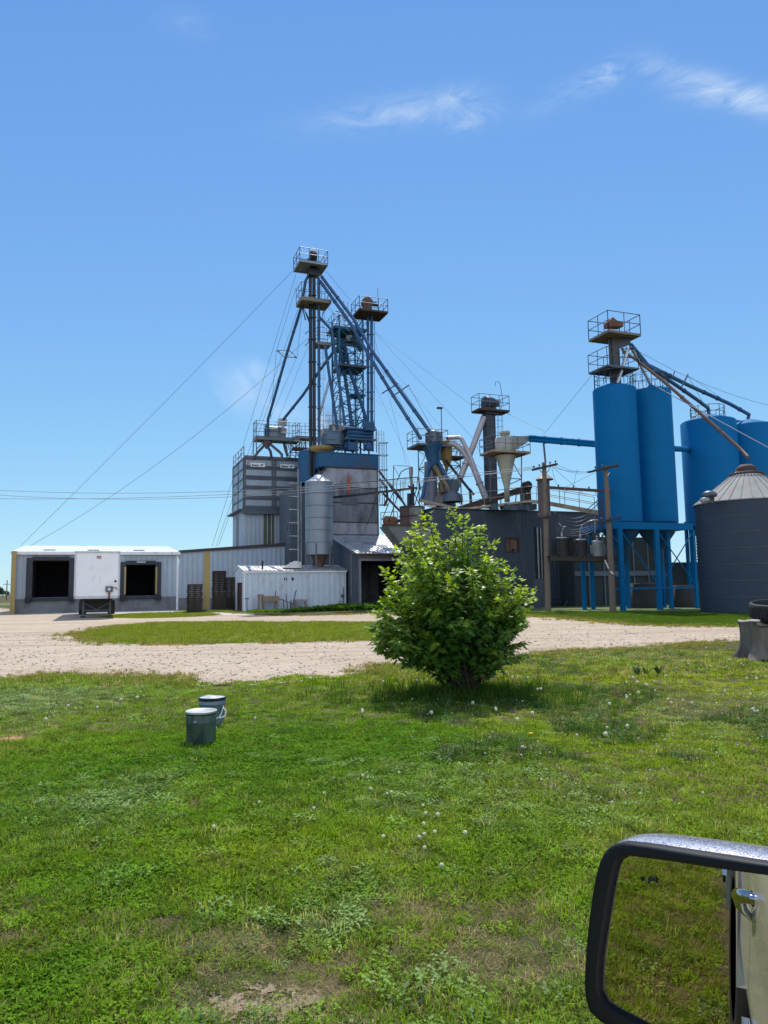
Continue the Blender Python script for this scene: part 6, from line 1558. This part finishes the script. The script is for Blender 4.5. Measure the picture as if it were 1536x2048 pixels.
o = bpy.data.objects.new('crown', me); COL.objects.link(o); o.parent = t
# unmown grass round the stem, its colour darkened to deepen the bush's shadow
gg = []; r = random.Random(8)
for _ in range(1100):
    a = r.uniform(0, 6.283); d = abs(r.gauss(0, .62)); f = r.uniform(.7, 1.2); gg.append((BB.x + math.cos(a) * d * 1.5, BB.y + math.sin(a) * d * .9, 0, r.choice((7, 7, 5, 1)), r.uniform(.9, 1.9), tuple(v * f for v in (.06, .12, .022))))
scatter('long_grass', gg, 'longer unmown grass round the foot of the bush', 'grass')

# ================================================================ STUMP AND TYRE
SB = G(1540, 1319)
SR = .56
t = thing('tree_stump', 'weathered grey tree stump with flared roots at the right edge of the lawn', 'stump', SB)
m = MB(); hS = P(1480, 1243, SB.y - .2).z; n = 90; rows = 22; vs = []; fs = []
for j in range(rows + 1):
    z = hS * j / rows; k = j / rows
    for i in range(n):
        a = 2 * math.pi * i / n
        fl = max(0, 1 - k * 1.7) ** 2; lob = .5 + .5 * math.sin(a * 5 + 1.2 + .4 * math.sin(a * 2)); top = max(0, k - .72) ** 2 * 2.2
        r_ = SR * (.86 + .42 * fl * lob + .05 * math.sin(a * 5 + 1) + .22 * top + .03 * noise.noise(Vector((math.cos(a) * 3, math.sin(a) * 3, k * 1.2)))) + .02 * noise.noise(Vector((math.cos(a) * 14, math.sin(a) * 14, k * 2)))
        zz = z + (0.05 * noise.noise(Vector((math.cos(a) * 2.5, math.sin(a) * 2.5, 3))) - (.07 if 3.9 < a < 4.55 else 0)) * (k > .95)
        vs.append(SB + Vector((math.cos(a) * r_, math.sin(a) * r_, zz)))
for j in range(rows):
    for i in range(n): fs.append((j * n + i, j * n + (i + 1) % n, (j + 1) * n + (i + 1) % n, (j + 1) * n + i))
m.add(vs, fs, True)
STW = M('stump_wood', (.17, .14, .11), .9, 0, var=.35, scale=2.2, stretch=(5, 5, .5), bump=.9, bscale=9, dirt=(.05, .04, .035), dirt_amt=.45)
m.build('bark', STW, t)
m = MB(); topring = [vs[rows * n + i] for i in range(n)]; ctr = SB + Z * (hS - .03)
m.add(topring + [ctr + (p - ctr) * .6 - Z * .02 for p in topring] + [ctr], [(i, (i + 1) % n, n + (i + 1) % n, n + i) for i in range(n)] + [(n + i, n + (i + 1) % n, 2 * n) for i in range(n)], False)
m.build('cut_top', M('cut_wood', (.34, .29, .23), .9, 0, var=.25, scale=6, bump=.6), t)
tc_ = P(1553, 1243, SB.y); tc_.z = hS + .02
t = thing('tyre_planter', 'old black tyre planter lying open on top of the grey stump', 'tyre', tc_)
ax = norm(Vector((-.06, -.12, 1))); RTy = .46
m = MB(); m.lathe(tc_, [(RTy * .8, 0), (RTy * .93, .02), (RTy, .07), (RTy * 1.02, .16), (RTy * 1.03, .27), (RTy * 1.0, .33), (RTy * .93, .345), (RTy * .9, .32), (RTy * .93, .2), (RTy * .85, .06), (.001, .05)], 64, ax=ax); tyre = m.build('tread', RUB, t)
m = MB(); x_, y_ = basis(ax)
for k in range(36):
    a = 2 * math.pi * k / 36; d = x_ * math.cos(a) + y_ * math.sin(a); s_ = norm(ax.cross(d)); c = tc_ + d * RTy * 1.015 + ax * .06; m.obox(c - s_ * .015, s_ * .03, d * .012, ax * .22 + s_ * (.02 if k % 2 else -.02))
m.build('tread_blocks', RUB, tyre)
sp_ = P(1510, 1240, SB.y - .33); sp_.z = hS + .0
m = MB(); m.lathe(sp_, [(.001, -.01), (.07, -.005), (.1, .02), (.07, .035), (.001, .04)], 10); tag(m.build('stone', M('pale_stone', (.6, .58, .55), .8, bump=.4), loc=sp_), 'flat pale stone on the stump top in front of the tyre', 'stone')

# ================================================================ BUCKETS
g1 = G(402, 1487)
def bucket_body(c, r0, r1, h, n=40): return [(r0 * .96, 0), (r0, .01), (r1, h - .03), (r1 + .004, h)]
t = thing('green_bucket', 'dirty dark green metal bucket with pale grey lid, nearer of the two', 'bucket', g1)
h1 = P(402, 1421, g1.y).z; R1 = 28.5 / F * g1.y * 1.02
GB = M('bucket_green', (.022, .042, .042), .6, .1, var=.35, scale=6, dirt=(.1, .14, .11), dirt_amt=.45, dscale=7)
m = MB(); m.lathe(g1, [(R1 * .9, 0), (R1 * .97, .02), (R1 * .985, h1 * .66), (R1 * 1.01, h1 * .68), (R1 * .985, h1 * .7), (R1 * 1.0, h1 - .03)], 48); m.build('body', GB, t)
m = MB(); m.lathe(g1, [(R1 * 1.0, h1 - .02), (R1 * 1.03, h1 - .008), (R1 * 1.035, h1 - .003), (R1 * 1.02, h1 + .003), (R1 * .97, h1 - .008), (.001, h1 - .01)], 48); m.build('lid', M('lid_grey', (.42, .45, .43), .5, .1, var=.15, scale=5, dirt=(.3, .3, .28), dirt_amt=.4), t)
m = MB(); m.lathe(g1 + V * 0 + Vector((-.02, -R1 * 1.0, h1 * .72)), [(.014, 0), (.014, .012), (.001, .014)], 10, ax=-Vector((0, 1, 0))); m.build('handle_boss', GALV, t)
g2 = G(424, 1449)
t = thing('blue_bucket', 'blue-grey plastic bucket with black rim and white handle, farther of the two', 'bucket', g2)
h2 = P(424, 1394, g2.y).z; R2 = 25.0 / F * g2.y
m = MB(); m.lathe(g2, [(R2 * .86, 0), (R2 * .98, h2 * .75), (R2 * 1.04, h2 * .76), (R2 * 1.04, h2 * .8), (R2 * .99, h2 * .81), (R2 * 1.02, h2 - .03)], 48); m.build('body', M('bucket_blue', (.13, .2, .27), .45, 0, var=.2, scale=4, dirt=(.2, .24, .26), dirt_amt=.35, dscale=5), t)
m = MB(); m.lathe(g2, [(R2 * 1.02, h2 - .028), (R2 * 1.06, h2 - .024), (R2 * 1.07, h2), (R2 * 1.03, h2 + .005), (R2 * 1.0, h2 - .003)], 48); m.build('rim', BLACKS, t)
m = MB(); m.lathe(g2, [(R2 * .99, h2 - .002), (.06, h2 + .002), (.05, h2 + .012), (.001, h2 + .012)], 40); m.build('lid', M('lid_pale', (.5, .52, .55), .4, var=.12), t)
hh = [g2 + Vector((R2 * 1.04 * math.cos(a) , R2 * 1.04 * math.sin(a) - .0, h2 * .72 - .0)) for a in (R(-20), R(160))]
pts = []
for k in range(13):
    a = math.pi * k / 12; c = hh[0].lerp(hh[1], k / 12); dd = Vector((.35, -1, -.9)).normalized() if 0 else Vector((.25, -.35, -.6)).normalized()
    pts.append(c + Vector((R2 * .55 * math.sin(a) * (1 if k < 7 else .6), -R2 * .95 * math.sin(a), -h2 * .42 * math.sin(a))))
m = MB(); m.path(pts[:8], .006, 6); m.build('handle', WHITE2, t)
m = MB(); q = g2 + Vector((R2 * 1.02, -.12, 0)); m.path([q + Z * h2 * .68, q + Vector((.035, 0, h2 * .55)), q + Vector((.03, 0, h2 * .38)), q + Vector((-.03, -.02, h2 * .3))], .008, 6); m.build('handle', WHITE2, t)

# ================================================================ TRUCK AND ITS MIRROR
YS = .48
CP = M('truck_white', (.8, .83, .8), .2, .0, var=.02); CP.node_tree.nodes['Principled BSDF'].inputs['Coat Weight'].default_value = .6
CHR = M('chrome', (.75, .77, .8), .06, 1., var=0); GLS = M('car_glass', (.02, .025, .025), .05, 0, var=0, spec=.8)
BPL = M('black_plastic', (.006, .006, .008), .5, 0, var=.1, bump=.12, bscale=900, spec=.25)
t = thing('pickup_truck', 'white pickup truck seen in its own door mirror, with chrome handle and black mirror housing', 'truck', Vector((0, YS - 1, 0)))
X0, X1 = -3.45, 2.25
def sidepanel(mb, x0, x1, prof, sgn=1, ym=YS):
    k = max(1, int((x1 - x0) / .15)); vs = []; q = []
    for i in range(len(prof) - 1):                     # finer rows along the pressed profile
        for f in (0, .34, .67): q.append((prof[i][0] * (1 - f) + prof[i + 1][0] * f, prof[i][1] * (1 - f) + prof[i + 1][1] * f))
    q.append(prof[-1])
    for j in range(k + 1):
        x = x0 + (x1 - x0) * j / k
        for y, z in q: vs.append(Vector((x, (YS + y) if sgn > 0 else (YS - 1.98 - y), z)))
    n = len(q); mb.add(vs, [(j * n + i, (j + 1) * n + i, (j + 1) * n + i + 1, j * n + i + 1) for j in range(k) for i in range(n - 1)], True)
PR = [(-.08, .36), (-.035, .42), (-.008, .5), (.0, .58), (-.002, .66), (-.004, .74), (.0, .82), (.006, .9), (.006, .97), (-.004, 1.04), (-.03, 1.12), (-.06, 1.17), (-.09, 1.19)]
WXs = (-2.5, 1.55)
for sgn in (1, -1):
    m = MB()
    for x0, x1 in ((X0, -2.98), (-2.02, -1.57)): sidepanel(m, x0, x1, PR, sgn)
    sidepanel(m, -2.98, -2.02, [p for p in PR if p[1] >= .93], sgn)
    for x0, x1 in ((-1.56, -.62), (-.6, .78), (.8, 1.07)): sidepanel(m, x0, x1, PR, sgn)
    sidepanel(m, 1.07, 2.03, [p for p in PR if p[1] >= .93], sgn); sidepanel(m, 2.03, X1, PR, sgn)
    # arches
    for wx in WXs:
        for k in range(12):
            a0, a1 = math.pi * k / 12, math.pi * (k + 1) / 12; r_ = .48
            def ap(a, y): return Vector((wx + math.cos(a) * r_, (YS + y) if sgn > 0 else (YS - 1.98 - y), .43 + math.sin(a) * .5))
            m.add([ap(a0, .01), ap(a1, .01), ap(a1, -.25), ap(a0, -.25)], [(0, 1, 2, 3)], True)
            m.add([ap(a0, .01), ap(a1, .01), Vector((ap(a1, .0).x, ap(a1, .006).y, .97)), Vector((ap(a0, .0).x, ap(a0, .006).y, .97))], [(0, 1, 2, 3)])
    m.build('body_side', CP, t)
    for wx in WXs:
        yy = YS - .26 if sgn > 0 else YS - 1.98 - .0
        m = MB(); c = Vector((wx, yy, .41)); m.lathe(c, [(.25, 0), (.38, 0), (.41, .04), (.41, .22), (.38, .26), (.25, .26)], 36, ax=Vector((0, 1, 0))); w = m.build('wheel', RUB, t)
        m = MB(); m.lathe(c, [(.001, .2), (.08, .22), (.1, .15), (.22, .16), (.26, .24), (.26, .02), (.001, .02)], 24, ax=Vector((0, 1, 0))); m.build('rim', CHR, w)
m = MB(); yl, yr = YS - .09, YS - 1.89
m.obox(Vector((1.0, yr, 1.12)), Vector((1.2, 0, -.06)), Vector((0, yl - yr, 0)), Z * .06)
m.build('hood', CP, t)
m = MB(); m.obox(Vector((X1, YS - 1.95, .45)), Vector((.06, 0, 0)), Vector((0, 1.92, 0)), Z * .65); m.build('grille', CHR, t)
m = MB(); m.obox(Vector((X0 - .04, YS - 1.95, .5)), Vector((.05, 0, 0)), Vector((0, 1.92, 0)), Z * .66); m.build('tailgate', CP, t)
m = MB(); m.obox(Vector((X0, YS - 1.9, .72)), Vector((1.85, 0, 0)), Vector((0, 1.82, 0)), Z * .05); m.obox(Vector((-1.6, YS - 1.85, .75)), Vector((.04, 0, 0)), Vector((0, 1.75, 0)), Z * .45); m.build('bed_floor', BPL, t)
m = MB()
for s_ in (1, -1):
    yb, yt_ = (YS - .09, YS - .26) if s_ > 0 else (YS - 1.89, YS - 1.72)
    m.bar(Vector((1.02, yb, 1.18)), Vector((.42, yt_, 1.86)), .06, .06); m.bar(Vector((-.63, yb, 1.18)), Vector((-.66, yt_, 1.9)), .09, .04); m.bar(Vector((-1.52, yb, 1.18)), Vector((-1.4, yt_, 1.86)), .1, .06); m.bar(Vector((.44, yt_, 1.87)), Vector((-1.42, yt_, 1.87)), .05, .07)
m.obox(Vector((-1.42, YS - 1.74, 1.88)), Vector((1.86, 0, 0)), Vector((0, 1.5, 0)), Z * .04); m.build('cab_frame', CP, t)
m = MB(); m.obox(Vector((-1.45, YS - 1.8, .5)), Vector((2.45, 0, 0)), Vector((0, 1.62, 0)), Z * .04); m.build('cab_floor', BPL, t)
m = MB(); m.add([Vector((1.0, yl, 1.18)), Vector((1.0, yr, 1.18)), Vector((.45, YS - 1.72, 1.86)), Vector((.45, YS - .27, 1.86))], [(0, 1, 2, 3)]); m.build('windshield', GLS, t)
C_ = P(1400, 1880, .62); dref = RAY(1320, 1850); rref = Vector((-1, .035, -.29)).normalized(); NM = (rref - dref).normalized()
def onm(px, py, off=0.):
    q = RAY(px, py); o = C_ + NM * off; return CAM + q * ((o - CAM).dot(NM) / q.dot(NM))
MU = norm(Z.cross(NM)); MV = norm(NM.cross(MU))
def reflect_hit(px, py, y):
    p = onm(px, py); q = RAY(px, py); r_ = q - NM * 2 * q.dot(NM); return p + r_ * ((y - p.y) / r_.y)
def k1(l): return [(1150 + x / 3.98, 1620 + y / 3.98) for x, y in l]
glass_o = k1([(420, 365), (500, 372), (800, 412), (1170, 470), (1536, 520), (1850, 570), (1900, 620), (1890, 1200), (1870, 2000), (1820, 2130), (1500, 2120), (1100, 1950), (600, 1705), (280, 1540), (235, 1480), (218, 1400), (235, 1150), (290, 800), (345, 500), (375, 410)])
outer_o = k1([(370, 250), (600, 272), (900, 318), (1180, 360), (1536, 415), (1850, 460), (1990, 530), (2010, 700), (2000, 1300), (1980, 2060), (1900, 2250), (1500, 2250), (1100, 2090), (600, 1880), (250, 1700), (130, 1590), (98, 1440), (100, 1250), (125, 900), (165, 600), (210, 400), (270, 300)])
def plane_loop(pts, n=88):
    q = []
    for px, py in pts: v = onm(px, py) - C_; q.append(Vector((v.dot(MU), v.dot(MV), 0)))
    q = smoothpoly(q, .004)
    cc = Vector((sum(p.x for p in q) / len(q), sum(p.y for p in q) / len(q), 0)); out = []
    for k in range(n):
        a = 2 * math.pi * k / n; d = Vector((math.cos(a), math.sin(a), 0)); best = None
        for i in range(len(q)):
            p1, p2 = q[i] - PC, q[(i + 1) % len(q)] - PC; e = p2 - p1; den = d.x * e.y - d.y * e.x
            if abs(den) < 1e-12: continue
            s = (p1.x * e.y - p1.y * e.x) / den; u_ = (p1.x * d.y - p1.y * d.x) / den
            if s > 0 and -1e-6 <= u_ <= 1 + 1e-6: best = max(best or 0, s)
        out.append(PC + d * best)
    return out
PC = Vector((0, 0, 0)); v = onm(1420, 1880) - C_; PC = Vector((v.dot(MU), v.dot(MV), 0))
GLp = plane_loop(glass_o); OUp = plane_loop(outer_o); NL = len(GLp)
def ld(loop, off, sc=1., sh=(0, 0), grow=0.):
    r = []
    for p in loop:
        d = p - PC; d = d * sc + norm(d) * grow; w = PC + d; r.append(C_ + MU * (w.x + sh[0]) + MV * (w.y + sh[1]) + NM * off)
    return r
def loft(mb, loops, close=False):
    vs = [p for l in loops for p in l]; fs = [(i * NL + j, i * NL + (j + 1) % NL, (i + 1) * NL + (j + 1) % NL, (i + 1) * NL + j) for i in range(len(loops) - 1) for j in range(NL)]
    if close: vs.append(sum(loops[-1], Vector()) / NL); fs += [((len(loops) - 1) * NL + j, (len(loops) - 1) * NL + (j + 1) % NL, len(vs) - 1) for j in range(NL)]
    mb.add(vs, fs, True)
m = MB(); loft(m, [ld(GLp, 0, grow=-.0006), ld(GLp, -.001, grow=-.0), ld(GLp, -.004, grow=.001)])
m.build('bezel', M('mirror_edge', (.4, .4, .42), .25, .8, var=0), t) if 0 else None
mg = MB(); l = ld(GLp, 0.); mg.add(l, [tuple(range(NL))]); mg.add([p - NM * .004 for p in l], [tuple(range(NL))[::-1]])
MG = M('mirror_glass', (.64, .54, .47), .0, 1., var=0)
m = MB(); loft(m, [ld(GLp, -.004, grow=-.001), ld(GLp, .002, grow=.0012), ld(GLp, .006, grow=.003)] + [[a.lerp(b, f) for a, b in zip(ld(GLp, .006, grow=.004), ld(OUp, .006, grow=-.003))] for f in (0., .5, 1.)] + [ld(OUp, .002, grow=-.0005), ld(OUp, -.006)])
mh = m.build('mirror_rim', BPL, t)
g_ = mg.build('mirror_glass', MG, mh)
FLK = M('metallic_flake', (.4, .39, .44), .3, .85, var=.0)
nt = FLK.node_tree; b = nt.nodes['Principled BSDF']; vn = nd(nt, 'ShaderNodeTexVoronoi'); vn.inputs['Scale'].default_value = 1300; tcn = nd(nt, 'ShaderNodeTexCoord'); nt.links.new(tcn.outputs['Object'], vn.inputs['Vector'])
nm = nd(nt, 'ShaderNodeMapRange'); nt.links.new(vn.outputs['Color'], nm.inputs['Value']); nm.inputs['To Min'].default_value = .12; nm.inputs['To Max'].default_value = .6; nt.links.new(nm.outputs[0], b.inputs['Roughness'])
bp = nd(nt, 'ShaderNodeBump'); bp.inputs['Strength'].default_value = .6; bp.inputs['Distance'].default_value = .0006; nt.links.new(vn.outputs['Color'], bp.inputs['Height']); nt.links.new(bp.outputs[0], b.inputs['Normal']); b.inputs['Coat Weight'].default_value = .7; b.inputs['Coat Roughness'].default_value = .05
m = MB(); loft(m, [ld(OUp, -.006), ld(OUp, -.010, grow=.002), ld(OUp, -.03, grow=.004), ld(OUp, -.052, grow=.001), ld(OUp, -.062, grow=-.004), ld(OUp, -.085, sc=.88, sh=(.004, -.004)), ld(OUp, -.1, sc=.7, sh=(.008, -.01)), ld(OUp, -.11, sc=.4, sh=(.01, -.012))], True)
m.build('mirror_shell', FLK, mh)
# blind-spot warning mark etched in the glass: small starburst and car outline
m = MB()
c = onm(1284.5, 1757.5, .0006); e1 = (onm(1294, 1757.5, .0006) - c) / 7.8; e2 = (onm(1284.5, 1748, .0006) - c) / 7.8
for k in range(6):
    a = k * math.pi / 3 + .3; d = e1 * math.cos(a) + e2 * math.sin(a); s_ = e1 * -math.sin(a) + e2 * math.cos(a); m.add([c - s_ * 1.7, c + d * 6, c + s_ * 1.7], [(0, 1, 2)])
c = onm(1305, 1759, .0006)
def q4(x0, y0, x1, y1): m.add([c + e1 * x0 + e2 * y0, c + e1 * x1 + e2 * y0, c + e1 * x1 + e2 * y1, c + e1 * x0 + e2 * y1], [(0, 1, 2, 3)])
q4(-7.5, -3, 7.5, 3); q4(-5, 4.6, 5, 6); m.add([c + e1 * -6.5 + e2 * 3, c + e1 * -5 + e2 * 3, c + e1 * -4 + e2 * 6, c + e1 * -5 + e2 * 6], [(0, 1, 2, 3)]); m.add([c + e1 * 6.5 + e2 * 3, c + e1 * 5 + e2 * 3, c + e1 * 4 + e2 * 6, c + e1 * 5 + e2 * 6], [(0, 1, 2, 3)]); q4(-7.5, -6, -5, -3); q4(5, -6, 7.5, -3)
m.build('warning_symbol', BLACKS, mh)
a0 = C_ + MU * 0; arm_in = Vector((.52, YS - .06, 1.1)); arm_out = ld(OUp, -.05, sc=.3)[0]
m = MB(); m.bar(C_ - NM * .05 + Z * -.02, arm_in, .07, .05); m.build('mirror_arm', BPL, mh)
# handle placed where the mirror shows it
H = reflect_hit(1491, 1812, YS + .02)
H2 = reflect_hit(1500, 1860, YS + .03)
print('HANDLE', H, H2, 'bound', [reflect_hit(x, 1850, YS) for x in (1450, 1480, 1536)])
hx = H.x; hz = H.z
m = MB(); m.path([Vector((hx + .1, YS - .005, hz + .045)), Vector((hx + .095, YS + .02, hz + .045)), Vector((hx + .05, YS + .03, hz + .035)), Vector((hx - .05, YS + .032, hz + .01)), Vector((hx - .1, YS + .024, hz - .025)), Vector((hx - .12, YS + .0, hz - .06))], [.012, .015, .018, .02, .017, .006], 14); m.build('door_handle', CHR, t)
m = MB(); m.ball(Vector((hx - .01, YS - .03, hz + .02)), .045, 16, 8, .7); m.build('handle_cup', BPL, t)
for fx in (-.61,):
    m = MB(); m.obox(Vector((fx - .006, YS - .03, .45)), Vector((.012, 0, 0)), Vector((0, .02, 0)), Z * .7); m.build('door_seam', BLACKS, t)
m = MB(); m.lathe(Vector((hx + 1.0, YS + .02, hz)), [(.001, 0), (.02, 0), (.02, .01)], 8, ax=Vector((0, 1, 0)))
m = MB(); m.obox(Vector((-3.3, YS + .005, .52)), Vector((1.2 - .0, 0, 0)) * .0 + Vector((.3, 0, 0)), Vector((0, .02, 0)), Z * .03); m.obox(Vector((-1.5, YS + .0, .5)), Vector((2.4, 0, 0)), Vector((0, .02, 0)), Z * .035); m.build('side_moulding', CHR, t)

# ================================================================ DISTANCE
TRL = leaf_mat('far_leaf', None, (.035, .06, .025), .2)
def far_tree(x, y, h, wd, seed, lab):
    r = random.Random(seed); b = Vector((x, y, 0)); t = thing('shade_tree', lab, 'tree', b, 'far trees on the left horizon'); m = MB(); m.tube(b, b + Z * h * .5, h * .035, h * .02, 7)
    for k in range(4): a = r.uniform(0, 6.28); m.tube(b + Z * h * .35, b + Vector((math.cos(a) * wd * .3, math.sin(a) * wd * .3, h * .7)), h * .015, h * .006, 5)
    m.build('trunk', BARK, t)
    m = MB()
    cl = [(Vector((r.gauss(0, .28) * wd, r.gauss(0, .28) * wd, h * r.uniform(.3, .85))), wd * r.uniform(.16, .28)) for _ in range(14)]
    for c, rr_ in cl:
        for k in range(60):
            d = Vector((r.gauss(0, 1), r.gauss(0, 1), r.gauss(0, .8))).normalized() * rr_ * r.uniform(.5, 1); p = b + c + d; s = h * .035; u1 = Vector((r.uniform(-1, 1), r.uniform(-1, 1), r.uniform(-1, 1))).normalized(); u2 = norm(u1.cross(Vector((r.uniform(-1, 1), 1, .3)))); m.add([p - u1 * s, p + u2 * s, p + u1 * s, p - u2 * s], [(0, 1, 2, 3)])
    m.build('crown', TRL, t)
for i, (px, h, D) in enumerate(((-6, 8.5, 560), (6, 7.0, 600), (14, 5.0, 620), (-30, 8, 590), (-60, 9, 560), (-95, 6, 600))):
    g = P(px, 1190, D); far_tree(g.x, D, h, h * .9, 40 + i, 'dark round tree far off on the left horizon')
g = P(13, 1196, 210); g.z = 0; t = thing('power_pole', 'tiny far utility pole seen left of the warehouse corner', 'utility pole', g)
m = MB(); zt_ = P(13, 1160, 210).z; m.tube(g, g + Z * zt_, .18, .12, 8); m.build('shaft', WOOD, t); m = MB(); m.bar(g + Z * (zt_ - 1.2) - Vector((1.1, 0, 0)), g + Z * (zt_ - 1.2) + Vector((1.1, 0, 0)), .14); m.build('crossarm', WOODD, t)
fld, _ = sheet('field', [G(-900, 1200), G(-900, 1191), G(24, 1191), G(24, 1205), G(-400, 1206)], .006, ground_mat('field_green', ((.12, .17, .06), (.14, .18, .06), (.16, .17, .08), (.1, .15, .05)), True), 3, 20)

# ================================================================ STEAM
def steam(name, cen_, rad, dens, lab, seed, scale=.5, dirv_=(1, 0, 0)):
    m = MB(); m.lathe(Vector((0, 0, 0)), [(max(1e-3, math.sin(math.pi * i / 12)), -math.cos(math.pi * i / 12)) for i in range(13)], 24)
    ma = bpy.data.materials.new(name); ma.use_nodes = True; nt = ma.node_tree; nt.nodes.remove(nt.nodes['Principled BSDF']); L = nt.links.new
    pv = nd(nt, 'ShaderNodeVolumePrincipled'); pv.inputs['Color'].default_value = (.95, .96, .98, 1); pv.inputs['Anisotropy'].default_value = .35
    tc = nd(nt, 'ShaderNodeTexCoord'); ln = nd(nt, 'ShaderNodeVectorMath', operation='LENGTH'); L(tc.outputs['Object'], ln.inputs[0])
    f = nd(nt, 'ShaderNodeMapRange'); f.inputs['From Min'].default_value = 1.0; f.inputs['From Max'].default_value = .15; L(ln.outputs['Value'], f.inputs['Value'])
    n = nd(nt, 'ShaderNodeTexNoise'); n.inputs['Scale'].default_value = 1.5; n.inputs['Detail'].default_value = 5; n.inputs['Distortion'].default_value = .6; mp = nd(nt, 'ShaderNodeMapping'); mp.inputs['Location'].default_value = (seed, seed * 2, 0); L(tc.outputs['Object'], mp.inputs['Vector']); L(mp.outputs[0], n.inputs['Vector'])
    r = nd(nt, 'ShaderNodeMapRange'); r.inputs['From Min'].default_value = .42; r.inputs['From Max'].default_value = .72; L(n.outputs['Fac'], r.inputs['Value'])
    a = nd(nt, 'ShaderNodeMath', operation='MULTIPLY'); L(f.outputs[0], a.inputs[0]); L(r.outputs[0], a.inputs[1]); b = nd(nt, 'ShaderNodeMath', operation='MULTIPLY'); L(a.outputs[0], b.inputs[0]); b.inputs[1].default_value = dens; L(b.outputs[0], pv.inputs['Density'])
    L(pv.outputs[0], nt.nodes['Material Output'].inputs['Volume'])
    o = m.build(name, ma); o.location = cen_; o.scale = rad; o['kind'] = 'stuff'; o['label'] = lab; o['category'] = 'steam'; WL[o.name] = Vector(cen_); return o
o = steam('steam', P(520, 790, 72), (6.6, 3, 3.6), .28, 'faint white steam plume drifting left of the tallest elevator', 3.1); o.rotation_euler = (0, R(35), 0)
steam('steam', P(655, 850, 65.5), (1.9, 1.5, 2.6), 1.1, 'denser white steam rising by the fan housings behind the twin tubes', 8.4)
SC.cycles.volume_step_rate = 2; SC.cycles.volume_max_steps = 128
